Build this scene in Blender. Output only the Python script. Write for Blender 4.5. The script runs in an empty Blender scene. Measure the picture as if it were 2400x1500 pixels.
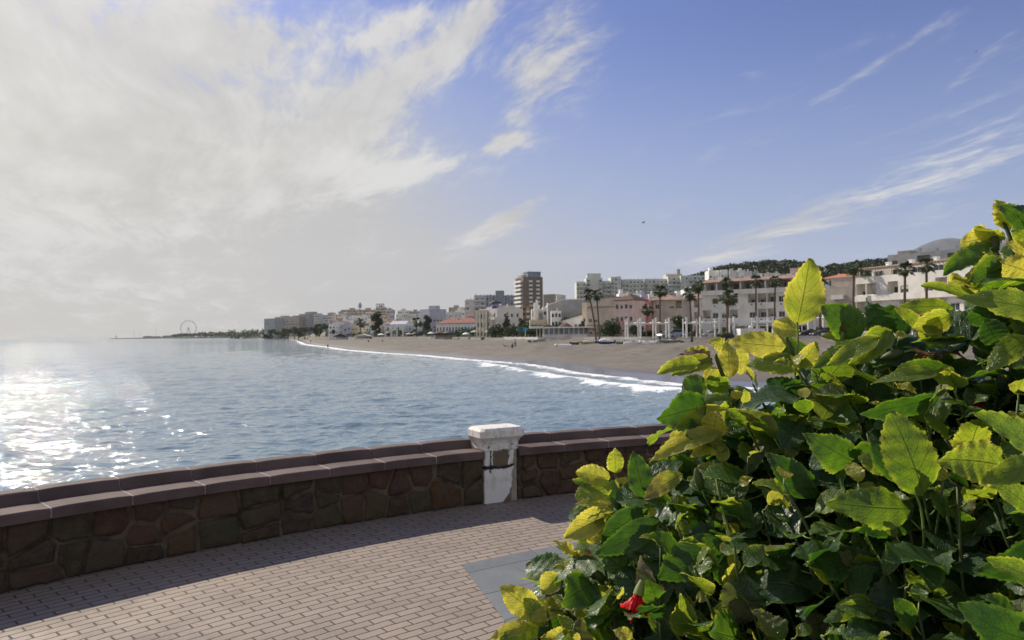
import bpy, bmesh, math, random
import numpy as np
from mathutils import Vector, Matrix, noise as mnoise
R = math.radians
PI = math.pi
C = bpy.context.scene.collection
sc = bpy.context.scene

# ------------------------------------------------------------------ camera
F = 1733.0                      # focal length in pixels of a 2400 px wide frame
cam_d = bpy.data.cameras.new('camera')
cam_d.lens = 26.0
cam_d.sensor_width = 36.0
cam_d.clip_start = 0.02
cam_d.clip_end = 30000
cam_d.dof.use_dof = True
cam_d.dof.focus_distance = 1.12
cam_d.dof.aperture_fstop = 20.0
cam = bpy.data.objects.new('camera', cam_d)
C.objects.link(cam)
CAM_Z = 1.6
CM = Matrix.Translation((0, 0, CAM_Z)) @ Matrix.Rotation(R(91.02), 4, 'X') @ Matrix.Rotation(R(-0.63), 4, 'Z')
cam.matrix_world = CM
sc.camera = cam
CR = CM.to_3x3()
def ray(px, py):
    return CR @ Vector(((px - 1200) / F, (750 - py) / F, -1.0))
def W(px, py, d):               # point seen at photo pixel (px, py), d metres ahead (along +Y)
    r = ray(px, py)
    return Vector((0, 0, CAM_Z)) + r * (d / r.y)
def G(px, py, z=0.0):           # point of the level z seen at a pixel
    r = ray(px, py)
    return Vector((0, 0, CAM_Z)) + r * ((z - CAM_Z) / r.z)
def hor(px):
    return 794 - 0.011 * px

# ------------------------------------------------------------------ sun, sky
SUN_AZ = R(-43)                 # left of the view direction (+Y)
SUN_EL = R(37.5)
sun_dir = Vector((math.sin(SUN_AZ) * math.cos(SUN_EL), math.cos(SUN_AZ) * math.cos(SUN_EL), math.sin(SUN_EL)))
sun_d = bpy.data.lights.new('sun', 'SUN')
sun_d.energy = 5.0
sun_d.angle = R(0.53)
sun_d.color = (1.0, 0.905, 0.745)
sun = bpy.data.objects.new('sun', sun_d)
C.objects.link(sun)
sun.rotation_euler = sun_dir.to_track_quat('Z', 'Y').to_euler()
sun.location = (-20, 20, 30)

world = bpy.data.worlds.new('World')
sc.world = world
world.use_nodes = True
sc.view_settings.view_transform = 'Standard'
sc.view_settings.look = 'None'
sc.view_settings.exposure = 0.24
sc.view_settings.gamma = 1.0

class NT:
    """tiny wrapper for writing node trees as expressions"""
    def __init__(self, tree):
        self.t = tree
        tree.nodes.clear()
    def n(self, typ, ins=None, **props):
        nd = self.t.nodes.new(typ)
        for k, v in props.items():
            setattr(nd, k, v)
        for k, v in (ins or {}).items():
            s = nd.inputs[k]
            if hasattr(v, 'is_output') or isinstance(v, bpy.types.NodeSocket):
                self.t.links.new(v, s)
            else:
                s.default_value = v
        return nd
    def m(self, op, a, b=0.0, c=0.0, clamp=False):
        nd = self.n('ShaderNodeMath', {0: a, 1: b, 2: c}, operation=op)
        nd.use_clamp = clamp
        return nd.outputs[0]
    def v(self, op, a, b=(0, 0, 0)):
        nd = self.n('ShaderNodeVectorMath', {0: a, 1: b}, operation=op)
        return nd.outputs[0]
    def sm(self, x, lo, hi, a=0.0, b=1.0):
        nd = self.n('ShaderNodeMapRange', {0: x, 1: lo, 2: hi, 3: a, 4: b}, interpolation_type='SMOOTHSTEP')
        return nd.outputs[0]
    def lin(self, x, lo, hi, a=0.0, b=1.0):
        nd = self.n('ShaderNodeMapRange', {0: x, 1: lo, 2: hi, 3: a, 4: b})
        return nd.outputs[0]
    def mix(self, f, a, b):
        nd = self.n('ShaderNodeMix', data_type='RGBA')
        for s, v in ((nd.inputs[0], f), (nd.inputs[6], a), (nd.inputs[7], b)):
            if isinstance(v, bpy.types.NodeSocket): self.t.links.new(v, s)
            else: s.default_value = v if not isinstance(v, tuple) or len(v) == 4 else (*v, 1)
        return nd.outputs[2]
    def noise(self, vec, scale, detail=3.0, rough=0.5, dist=0.0, dim='3D'):
        nd = self.n('ShaderNodeTexNoise', {'Vector': vec, 'Scale': scale, 'Detail': detail, 'Roughness': rough, 'Distortion': dist}, noise_dimensions=dim)
        return nd.outputs[0]
    def comb(self, x, y, z=0.0):
        return self.n('ShaderNodeCombineXYZ', {0: x, 1: y, 2: z}).outputs[0]
    def ramp(self, f, stops):
        nd = self.n('ShaderNodeValToRGB', {0: f})
        el = nd.color_ramp.elements
        while len(el) < len(stops): el.new(0.5)
        for e, (p, c) in zip(el, stops):
            e.position = p; e.color = c if len(c) == 4 else (*c, 1)
        return nd.outputs[0]

def build_sky():
    n = NT(world.node_tree)
    d = n.n('ShaderNodeTexCoord').outputs['Generated']
    sp = n.n('ShaderNodeSeparateXYZ', {0: d})
    x, y, z = sp.outputs
    sky = n.n('ShaderNodeTexSky', sky_type='NISHITA', sun_disc=False, sun_elevation=SUN_EL,
              sun_rotation=SUN_AZ, altitude=0.0, air_density=1.0, dust_density=1.2, ozone_density=2.5)
    az = n.m('ARCTAN2', x, y)
    el = n.m('ARCSINE', z)
    zz = n.m('ADD', n.m('MAXIMUM', z, 0.0), 0.10)
    u = n.m('DIVIDE', x, zz); v = n.m('DIVIDE', y, zz)
    # along / across the streaming direction of the cirrus
    ca, sa = 0.42, -0.907
    along = n.m('ADD', n.m('MULTIPLY', u, ca), n.m('MULTIPLY', v, sa))
    across = n.m('SUBTRACT', n.m('MULTIPLY', u, -sa), n.m('MULTIPLY', v, -ca))
    base = n.comb(along, across, 0.0)
    warp = n.n('ShaderNodeTexNoise', {'Vector': base, 'Scale': 0.7, 'Detail': 3.0}).outputs[1]
    wv = n.v('MULTIPLY', n.v('SUBTRACT', warp, (0.5, 0.5, 0.5)), (0.55, 0.55, 0))
    p = n.v('ADD', base, wv)
    streak = n.noise(n.v('MULTIPLY', p, (0.75, 2.0, 1)), 1.9, 9.0, 0.62, 0.15)
    fine = n.noise(n.v('MULTIPLY', p, (1.5, 4.0, 1)), 5.0, 8.0, 0.66, 0.25)
    big = n.noise(n.v('ADD', p, (3.1, 7.7, 0)), 0.55, 5.0, 0.55, 0.2)
    def blob(px, py, sx, sy, rot=0.0, amp=1.0):
        a0 = math.atan((px - 1200) / F)
        e0 = math.atan((hor(px) - py) / F * math.cos(a0))
        dx = n.m('ADD', az, -a0); dy = n.m('ADD', el, -e0)
        c, s = math.cos(R(rot)), math.sin(R(rot))
        xx = n.m('DIVIDE', n.m('ADD', n.m('MULTIPLY', dx, c), n.m('MULTIPLY', dy, s)), sx / F)
        yy = n.m('DIVIDE', n.m('SUBTRACT', n.m('MULTIPLY', dy, c), n.m('MULTIPLY', dx, s)), sy / F)
        r2 = n.m('ADD', n.m('MULTIPLY', xx, xx), n.m('MULTIPLY', yy, yy))
        return n.m('MULTIPLY', n.m('EXPONENT', n.m('MULTIPLY', r2, -1.0)), amp)
    def total(lst):
        t = blob(*lst[0])
        for b in lst[1:]:
            t = n.m('ADD', t, blob(*b))
        return t
    cover = total(SKY_BLOBS)
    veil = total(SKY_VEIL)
    wisp = n.m('ADD', n.m('MULTIPLY', streak, 0.62), n.m('MULTIPLY', fine, 0.38))
    t = n.m('ADD', n.m('MULTIPLY', cover, 0.95), n.m('MULTIPLY', n.m('SUBTRACT', wisp, 0.5), n.lin(cover, 0.0, 0.6, 1.15, 3.5)))
    dens = n.m('MULTIPLY', n.sm(t, 0.16, 0.98), 0.92)
    behind = n.sm(y, 0.1, -0.6, 0.0, 0.75)  # pale veil added to the unseen sky behind the camera, neutralises shade light
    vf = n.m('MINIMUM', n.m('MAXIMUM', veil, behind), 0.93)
    # brightness of cloud: thin ones bright, thick ones grey, all brighter toward the sun
    sd = n.n('ShaderNodeVectorMath', {0: d, 1: tuple(sun_dir)}, operation='DOT_PRODUCT').outputs['Value']
    glow = n.m('POWER', n.m('MAXIMUM', sd, 0.0), 9.0)
    skyc = n.n('ShaderNodeVectorMath', {0: sky.outputs[0], 1: SKY_TINT}, operation='MULTIPLY').outputs[0]
    skyc = n.mix(n.sm(el, 0.42, 0.0, 0.0, 0.75), skyc, SKY_LOW)
    shade = n.sm(n.m('ADD', n.m('MULTIPLY', big, 0.5), n.m('ADD', n.m('MULTIPLY', streak, 0.42), n.m('MULTIPLY', fine, 0.10))), 0.40, 0.62)
    cl = n.mix(shade, CLOUD_DARK, CLOUD_LIT)
    cl = n.mix(n.m('MULTIPLY', glow, 0.5), cl, CLOUD_SUN)
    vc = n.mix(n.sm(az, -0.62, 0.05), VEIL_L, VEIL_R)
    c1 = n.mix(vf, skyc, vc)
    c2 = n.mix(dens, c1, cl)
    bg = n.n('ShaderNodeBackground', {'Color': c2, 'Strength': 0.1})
    out = n.n('ShaderNodeOutputWorld', {'Surface': bg.outputs[0]})
# cloud banks as angular patches (position as seen from the promenade, size, tilt, strength)
SKY_BLOBS = [(20, 130, 420, 300, 12, .84), (560, 90, 190, 50, 12, .72), (500, 10, 230, 40, 30, .5), (330, 330, 420, 90, 22, .5), (120, 560, 520, 80, -20, .35),
             (900, 205, 290, 50, 36, .88), (1110, 60, 130, 36, 48, .72), (740, 350, 260, 80, 28, .5), (930, 60, 110, 30, 26, .72), (870, 340, 110, 60, 10, .45), (930, 405, 110, 34, 12, .62), (700, 470, 300, 60, 12, .35),
             (1270, 175, 105, 60, -12, .72), (1330, 60, 85, 110, 70, .50), (1195, 310, 80, 34, 50, .62), (1215, 330, 62, 17, 4, .6), (1100, 365, 130, 11, 20, .42), (1195, 510, 88, 17, 27, .75), (1100, 560, 160, 26, 10, .35),
             (1760, 560, 170, 30, 22, .42), (1980, 490, 260, 32, 22, .27), (2280, 370, 210, 44, 26, .2), (2070, 145, 190, 9, 26, .20), (1680, 350, 60, 10, 30, .2), (1765, 170, 26, 8, 0, .25), (2340, 110, 150, 9, 40, .15), (1500, 700, 260, 14, 6, .2),
             (-2600, 300, 1500, 700, 0, .6), (5200, 100, 1500, 600, 0, .3)]
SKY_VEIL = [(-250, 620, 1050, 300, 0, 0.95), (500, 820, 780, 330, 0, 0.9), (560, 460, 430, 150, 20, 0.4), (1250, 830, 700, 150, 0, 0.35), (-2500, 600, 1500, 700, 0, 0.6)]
SKY_TINT = (0.44, 0.53, 0.88)
SKY_LOW = (3.1, 4.0, 5.9)
CLOUD_DARK = (4.4, 4.35, 4.25)
CLOUD_LIT = (6.4, 6.4, 6.3)
CLOUD_SUN = (8.8, 8.2, 7.0)
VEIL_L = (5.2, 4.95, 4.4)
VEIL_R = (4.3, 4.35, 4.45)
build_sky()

# ------------------------------------------------------------------ helpers
def tag(o, label=None, cat=None, group=None, kind=None):
    if label: o['label'] = label
    if cat: o['category'] = cat
    if group: o['group'] = group
    if kind: o['kind'] = kind
    return o
def empty(name, loc, rz=0.0, label=None, cat=None, group=None):
    o = bpy.data.objects.new(name, None)
    o.empty_display_size = 0.3
    C.objects.link(o); o.location = loc; o.rotation_euler = (0, 0, rz)
    return tag(o, label, cat, group)

class MB:
    """collects faces and links them as one mesh object"""
    def __init__(self):
        self.v = []; self.f = []; self.mi = []; self.cur = 0; self.col = None; self.fc = []
    def add(self, vs, fs):
        b = len(self.v)
        self.v.extend([tuple(p) for p in vs])
        for f in fs:
            self.f.append(tuple(b + i for i in f)); self.mi.append(self.cur); self.fc.append(self.col)
        return self
    def quad(self, a, b, c, d):
        return self.add([a, b, c, d], [(0, 1, 2, 3)])
    def box(self, x0, x1, y0, y1, z0, z1):
        vs = [(x0, y0, z0), (x1, y0, z0), (x1, y1, z0), (x0, y1, z0), (x0, y0, z1), (x1, y0, z1), (x1, y1, z1), (x0, y1, z1)]
        return self.add(vs, [(3, 2, 1, 0), (4, 5, 6, 7), (0, 1, 5, 4), (1, 2, 6, 5), (2, 3, 7, 6), (3, 0, 4, 7)])
    def tube(self, pts, rad, n=8, cap=True):
        pts = [Vector(p) for p in pts]
        rs = rad if isinstance(rad, (list, tuple)) else [rad] * len(pts)
        vs = []; up = None
        for i, p in enumerate(pts):
            t = (pts[min(i + 1, len(pts) - 1)] - pts[max(i - 1, 0)])
            if t.length < 1e-9: t = Vector((0, 0, 1))
            t.normalize()
            if up is None:
                up = t.orthogonal().normalized()
            up = (up - t * up.dot(t))
            if up.length < 1e-6: up = t.orthogonal()
            up.normalize()
            s = t.cross(up)
            for k in range(n):
                a = 2 * PI * k / n
                vs.append(p + (up * math.cos(a) + s * math.sin(a)) * rs[i])
        fs = []
        for i in range(len(pts) - 1):
            for k in range(n):
                k2 = (k + 1) % n
                fs.append((i * n + k, i * n + k2, (i + 1) * n + k2, (i + 1) * n + k))
        if cap:
            fs.append(tuple(range(n - 1, -1, -1)))
            fs.append(tuple((len(pts) - 1) * n + k for k in range(n)))
        return self.add(vs, fs)
    def prism(self, prof, y0, y1):      # polygon (x, z) swept from y0 to y1
        n = len(prof)
        vs = [(x, y0, z) for x, z in prof] + [(x, y1, z) for x, z in prof]
        fs = [tuple(range(n)), tuple(range(2 * n - 1, n - 1, -1))]
        fs += [(i, i + n, (i + 1) % n + n, (i + 1) % n) for i in range(n)]
        return self.add(vs, fs)
    def loft(self, rings, closed=True, cap=True):
        n = len(rings[0]); vs = [p for r in rings for p in r]; fs = []
        for i in range(len(rings) - 1):
            for k in range(n if closed else n - 1):
                k2 = (k + 1) % n
                fs.append((i * n + k, i * n + k2, (i + 1) * n + k2, (i + 1) * n + k))
        if cap:
            fs.append(tuple(range(n - 1, -1, -1))); fs.append(tuple((len(rings) - 1) * n + k for k in range(n)))
        return self.add(vs, fs)
    def mesh(self, name, mats, smooth=False, fix=True):
        me = bpy.data.meshes.new(name)
        me.from_pydata(self.v, [], self.f)
        for m in (mats if isinstance(mats, (list, tuple)) else [mats]):
            me.materials.append(m)
        if any(self.mi): me.polygons.foreach_set('material_index', self.mi)
        if smooth: me.polygons.foreach_set('use_smooth', [True] * len(self.f))
        if any(c is not None for c in self.fc):
            at = me.color_attributes.new('tone', 'FLOAT_COLOR', 'CORNER')
            arr = []
            for p, c in zip(self.f, self.fc):
                c = c or (0.5, 0.5, 0.5)
                arr.extend(((*c, 1.0) if len(c) == 3 else c) * len(p))
            at.data.foreach_set('color', arr)
        if fix:
            bm = bmesh.new(); bm.from_mesh(me)
            bmesh.ops.recalc_face_normals(bm, faces=bm.faces)
            bm.to_mesh(me); bm.free()
        me.update()
        return me
    def build(self, name, mats, parent=None, smooth=False, fix=True):
        return link(name, self.mesh(name, mats, smooth, fix), parent)
def link(name, me, parent=None, loc=None, rz=None):
    o = bpy.data.objects.new(name, me)
    C.objects.link(o)
    if parent is not None: o.parent = parent
    if loc is not None: o.location = loc
    if rz is not None: o.rotation_euler = (0, 0, rz)
    return o
def copy_tree(o, parent=None):
    c = o.copy(); C.objects.link(c); c.parent = parent
    for ch in list(o.children): copy_tree(ch, c)
    return c
def np_mesh(name, verts, faces, mats, smooth=True, attrs=None):
    me = bpy.data.meshes.new(name)
    nv, nf = len(verts), len(faces)
    k = faces.shape[1]
    me.vertices.add(nv); me.vertices.foreach_set('co', verts.astype(np.float32).ravel())
    me.loops.add(nf * k); me.loops.foreach_set('vertex_index', faces.astype(np.int32).ravel())
    me.polygons.add(nf)
    me.polygons.foreach_set('loop_start', np.arange(0, nf * k, k, dtype=np.int32))
    me.polygons.foreach_set('loop_total', np.full(nf, k, dtype=np.int32))
    if smooth: me.polygons.foreach_set('use_smooth', np.ones(nf, dtype=bool))
    for m in (mats if isinstance(mats, (list, tuple)) else [mats]): me.materials.append(m)
    for an, arr in (attrs or {}).items():
        if arr.ndim == 1:
            at = me.attributes.new(an, 'FLOAT', 'POINT'); at.data.foreach_set('value', arr.astype(np.float32))
        elif arr.shape[1] == 2:
            at = me.attributes.new(an, 'FLOAT2', 'POINT'); at.data.foreach_set('vector', arr.astype(np.float32).ravel())
        else:
            at = me.attributes.new(an, 'FLOAT_VECTOR', 'POINT'); at.data.foreach_set('vector', arr.astype(np.float32).ravel())
    me.update(calc_edges=True); me.validate()
    return me

MATS = {}
def mat(name, col, rough=0.8, var=0.12, scale=1.5, bump=0.0, bscale=20.0, spec=0.3, metal=0.0, tone=False, dirt=0.0):
    """painted / rendered / stony surface with soft variation"""
    if name in MATS: return MATS[name]
    m = bpy.data.materials.new(name); m.use_nodes = True
    n = NT(m.node_tree)
    pos = n.n('ShaderNodeNewGeometry').outputs['Position']
    f = n.noise(pos, scale, 5.0, 0.6)
    dk = tuple(c * (1 - var * 1.6) for c in col); lt = tuple(min(1, c * (1 + var)) for c in col)
    c = n.mix(n.sm(f, 0.3, 0.7), dk, lt)
    if dirt:
        g = n.noise(n.v('MULTIPLY', pos, (1, 1, 0.25)), scale * 2.3, 5.0, 0.65)
        c = n.mix(n.m('MULTIPLY', n.sm(g, 0.5, 0.75), dirt), c, (0.12, 0.10, 0.08))
    if tone:
        a = n.n('ShaderNodeAttribute', attribute_name='tone').outputs['Color']
        c = n.n('ShaderNodeVectorMath', {0: c, 1: n.v('MULTIPLY', a, (2, 2, 2))}, operation='MULTIPLY').outputs[0]
    ins = {'Base Color': c, 'Roughness': rough, 'Specular IOR Level': spec, 'Metallic': metal}
    if bump:
        b = n.n('ShaderNodeBump', {'Strength': 1.0, 'Distance': bump, 'Height': n.noise(pos, bscale, 4.0, 0.6)})
        ins['Normal'] = b.outputs[0]
    p = n.n('ShaderNodeBsdfPrincipled', ins)
    n.n('ShaderNodeOutputMaterial', {'Surface': p.outputs[0]})
    MATS[name] = m
    return m
# ------------------------------------------------------------------ lie of the land
SEA_Z = -3.1
SH_PX = np.array([545, 600, 640, 690, 717, 768, 817, 917, 1000, 1100, 1252, 1361, 1489, 1591, 1800, 2200, 2800, 4200.])
SH_D = np.array([2300, 1650, 1250, 800, 400, 300, 233, 185, 164.5, 136, 110, 86, 74.6, 66.5, 60, 52, 45, 30.])
SH_XY = np.stack([(SH_PX - 1200) / F * SH_D, SH_D], 1)
BK_PX = np.array([450, 545, 600, 700, 760, 850, 950, 1000, 1100, 1150, 1200, 1260, 1350, 1500, 1700, 2000, 2400, 3000, 4200.])
BK_D = np.array([2600, 2350, 1700, 860, 520, 458, 425, 398, 300, 252, 234, 208, 198, 176, 159, 140, 112, 84, 50.])
HILL_PX = np.array([450, 600, 700, 800, 870, 950, 1050, 1150, 1250, 1400, 1520, 1640, 1760, 1900, 2080, 2300, 2700, 4200.])
HILL_H = np.array([4, 8, 14, 24, 30, 24, 20, 14, 11, 12, 18, 36, 44, 46, 45, 40, 30, 20.])
def dist_poly(X, Y, P):
    best = np.full(X.shape, 1e12)
    for (ax, ay), (bx, by) in zip(P[:-1], P[1:]):
        dx, dy = bx - ax, by - ay
        t = np.clip(((X - ax) * dx + (Y - ay) * dy) / (dx * dx + dy * dy), 0, 1)
        best = np.minimum(best, (X - ax - t * dx) ** 2 + (Y - ay - t * dy) ** 2)
    return np.sqrt(best)
def smooth01(t):
    t = np.clip(t, 0, 1); return t * t * (3 - 2 * t)
# a smooth shoreline: the polyline resampled
_s = np.linspace(0, len(SH_PX) - 1, 160)
def _cat(P, s):
    n = len(P); out = []
    for q in s:
        i = min(int(q), n - 2); t = q - i
        p0, p1, p2, p3 = P[max(i - 1, 0)], P[i], P[i + 1], P[min(i + 2, n - 1)]
        out.append(0.5 * (2 * p1 + (p2 - p0) * t + (2 * p0 - 5 * p1 + 4 * p2 - p3) * t * t + (3 * p1 - p0 - 3 * p2 + p3) * t ** 3))
    return np.array(out)
SHORE = _cat(SH_XY, _s)
def terrain_z(px, d):
    """height of the land on the ray through column px, d metres ahead"""
    px = np.asarray(px, float); d = np.asarray(d, float)
    X = (px - 1200) / F * d
    ds = dist_poly(X, d, SHORE)
    back = np.exp(np.interp(px, BK_PX, np.log(BK_D))); sh = np.exp(np.interp(px, SH_PX, np.log(SH_D)))
    inland = d > sh
    z = np.where(inland, SEA_Z + np.interp(ds, [0, 3, 8, 20, 45, 80], [0, .22, .75, 1.45, 2.25, 2.75]), SEA_Z - np.minimum(ds * 0.09, 2.0))
    t = smooth01((d - back + 3) / 3.0)
    z = z * (1 - t) + 0.15 * t
    hh = np.interp(px, HILL_PX, HILL_H)
    st = np.maximum(back * 1.18, np.interp(px, [1450, 1620, 4200], [0, 310, 310]))
    z = z + hh * smooth01((d - st) / (back * 1.0 + 150))
    return z
def tz(px, d): return float(terrain_z(np.array([px]), np.array([d]))[0])

# ------------------------------------------------------------------ sea
def m_sea():
    m = bpy.data.materials.new('sea_water'); m.use_nodes = True
    n = NT(m.node_tree)
    pos = n.n('ShaderNodeNewGeometry').outputs['Position']
    dist = n.n('ShaderNodeVectorMath', {0: pos}, operation='LENGTH').outputs['Value']
    p1 = n.v('MULTIPLY', pos, (0.62, 1.45, 1))
    a = n.noise(p1, 1.3, 3.0, 0.5, 0.3)
    b = n.noise(n.v('ADD', p1, (17, 3, 0)), 7.5, 2.0, 0.55, 0.2)
    pk = n.m('POWER', n.noise(n.v('ADD', p1, (5, 31, 0)), 2.6, 1.0, 0.5), 4.0)
    h = n.m('ADD', n.m('ADD', n.m('MULTIPLY', a, 0.15), n.m('MULTIPLY', b, 0.028)), n.m('MULTIPLY', pk, 0.16))
    far = n.sm(dist, 40, 500, 0.85, 1.15)
    bump = n.n('ShaderNodeBump', {'Strength': far, 'Distance': 1.0, 'Height': h})
    ds = n.n('ShaderNodeAttribute', attribute_name='shore').outputs['Fac']
    deep = n.mix(n.sm(ds, 2, 35), (0.25, 0.31, 0.33), (0.165, 0.235, 0.285))
    water = n.n('ShaderNodeBsdfPrincipled', {'Base Color': deep, 'Roughness': n.sm(dist, 60, 1500, 0.035, 0.10), 'IOR': 1.34, 'Specular IOR Level': 0.5, 'Normal': bump.outputs[0]})
    foamc = n.n('ShaderNodeBsdfPrincipled', {'Base Color': (0.82, 0.84, 0.86, 1), 'Roughness': 0.7})
    # bands of foam that follow the shore, torn up by noise
    wob = n.m('MULTIPLY', n.m('SUBTRACT', n.noise(pos, 0.11, 4.0, 0.6), 0.5), 10.0)
    dd = n.m('ADD', ds, wob)
    tear = n.noise(n.v('MULTIPLY', pos, (1, 1, 1)), 0.9, 7.0, 0.72, 0.8)
    lace = n.noise(pos, 0.33, 6.0, 0.68, 1.6)
    def band(c, w):
        return n.m('SUBTRACT', 1.0, n.m('ABSOLUTE', n.m('DIVIDE', n.m('SUBTRACT', dd, c), w)), clamp=True)
    b1 = n.m('MULTIPLY', n.sm(n.m('ADD', ds, n.m('MULTIPLY', wob, .22)), n.sm(n.n('ShaderNodeSeparateXYZ', {0: pos}).outputs[0], -15, 12, 6.5, 3.2), 0.2), 0.74)
    sx = n.n('ShaderNodeSeparateXYZ', {0: pos}).outputs[0]
    b2 = n.m('MULTIPLY', band(6.0, 2.2), n.sm(sx, -22, 6, 0.25, 1.0))
    b3 = n.m('MULTIPLY', band(11.5, 2.0), n.sm(sx, -10, 14, 0.0, 0.42))
    cov = n.m('MAXIMUM', n.m('MAXIMUM', b1, b2), b3)
    fo = n.sm(n.m('ADD', n.m('MULTIPLY', cov, 1.0), n.m('MULTIPLY', n.m('SUBTRACT', tear, 0.5), 2.4)), 0.38, 0.72)
    fo = n.m('MULTIPLY', fo, n.sm(cov, 0.0, 0.25))
    fo2 = n.m('MULTIPLY', n.sm(lace, 0.55, 0.66), n.sm(ds, 14, 4, 0.0, 0.3))
    fo = n.m('MAXIMUM', fo, fo2)
    mx = n.n('ShaderNodeMixShader', {0: fo, 1: water.outputs[0], 2: foamc.outputs[0]})
    n.n('ShaderNodeOutputMaterial', {'Surface': mx.outputs[0]})
    return m
def build_sea():
    rng = np.random.default_rng(5)
    core = np.linspace(-1.0, 0.95, 860)
    az = np.concatenate([np.linspace(-1.5, -1.01, 25), core, np.linspace(0.96, 1.5, 25)])
    inv = np.concatenate([np.linspace(1 / 7.0, 1 / 24.0, 40)[:-1], np.linspace(1 / 24.0, 1 / 9000.0, 620)])
    dist = 1 / inv
    Dg, A = np.meshgrid(dist, az, indexing='ij')
    X = np.sin(A) * Dg; Y = np.cos(A) * Dg
    Z = np.zeros_like(X)
    sp = np.gradient(dist)[:, None] * np.ones_like(A)
    for i in range(90):
        lam = 0.45 * (1.052 ** i) if i < 60 else rng.uniform(0.7, 9)
        amp = 0.0045 * lam ** 0.8 * (0.6 if lam > 5 else 1.0)
        th = rng.normal(R(262), 0.5)
        kx, ky = math.cos(th) * 2 * PI / lam, math.sin(th) * 2 * PI / lam
        ph = rng.uniform(0, 2 * PI)
        fade = smooth01((lam / np.maximum(sp, 1e-3) - 1.2) / 2.0)
        arg = kx * X + ky * Y + ph
        Z += amp * fade * (np.sin(arg) + 0.22 * np.cos(2 * arg))
    ds = dist_poly(X, Y, SHORE)
    calm = np.interp(ds, [0, 4, 14], [0.15, 0.6, 1.0])
    Z = Z * calm + SEA_Z
    # low swell lines breaking near the beach
    Z += 0.22 * np.exp(-((ds - 6.3) / 1.3) ** 2) * smooth01((Dg - 30) / 30) * (ds < 30)
    nr, nc = X.shape
    V = np.stack([X, Y, Z], -1).reshape(-1, 3)
    idx = np.arange(nr * nc).reshape(nr, nc)
    Fq = np.stack([idx[:-1, :-1], idx[:-1, 1:], idx[1:, 1:], idx[1:, :-1]], -1).reshape(-1, 4)[:, ::-1]
    o = link('sea', np_mesh('sea', V, Fq, m_sea(), True, {'shore': np.minimum(ds, 500).ravel()}))
    tag(o, kind='structure')
build_sea()

# ------------------------------------------------------------------ beach, town ground, hills
def m_land():
    m = bpy.data.materials.new('sand_and_hill'); m.use_nodes = True
    n = NT(m.node_tree)
    pos = n.n('ShaderNodeNewGeometry').outputs['Position']
    ds = n.n('ShaderNodeAttribute', attribute_name='shore').outputs['Fac']
    tn = n.n('ShaderNodeAttribute', attribute_name='town').outputs['Fac']
    a = n.noise(pos, 0.12, 5.0, 0.6); b = n.noise(pos, 1.1, 6.0, 0.7)
    sand = n.mix(n.sm(a, 0.35, 0.65), (0.128, 0.114, 0.094), (0.168, 0.150, 0.125))
    sand = n.mix(n.m('MULTIPLY', n.m('MULTIPLY', n.sm(b, 0.48, 0.62), n.sm(n.noise(pos, 0.06, 3.0), 0.42, 0.56)), 0.75), sand, (0.085, 0.074, 0.064))
    wet = n.sm(n.m('ADD', ds, n.m('MULTIPLY', n.m('SUBTRACT', n.noise(pos, 0.16, 3.0), 0.5), 9.0)), 7.5, 3.0)
    wet = n.m('MULTIPLY', wet, n.sm(ds, 14, 9))
    sand = n.mix(n.m('MULTIPLY', wet, 0.55), sand, (0.10, 0.085, 0.070))
    town = n.mix(n.sm(a, 0.4, 0.6), (0.17, 0.155, 0.135), (0.075, 0.085, 0.05))
    c = n.mix(tn, sand, town)
    rough = n.m('SUBTRACT', 0.9, n.m('MULTIPLY', n.sm(ds, 6.0, 2.5), 0.72))
    h = n.m('ADD', n.m('MULTIPLY', n.noise(pos, 0.55, 5.0, 0.65, 0.4), 0.9), n.m('MULTIPLY', n.noise(pos, 2.3, 3.0, 0.6), 0.16))
    bump = n.n('ShaderNodeBump', {'Strength': n.sm(ds, 5, 14), 'Distance': 0.28, 'Height': h})
    p = n.n('ShaderNodeBsdfPrincipled', {'Base Color': c, 'Roughness': rough, 'Normal': bump.outputs[0], 'Specular IOR Level': 0.4})
    n.n('ShaderNodeOutputMaterial', {'Surface': p.outputs[0]})
    return m
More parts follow.
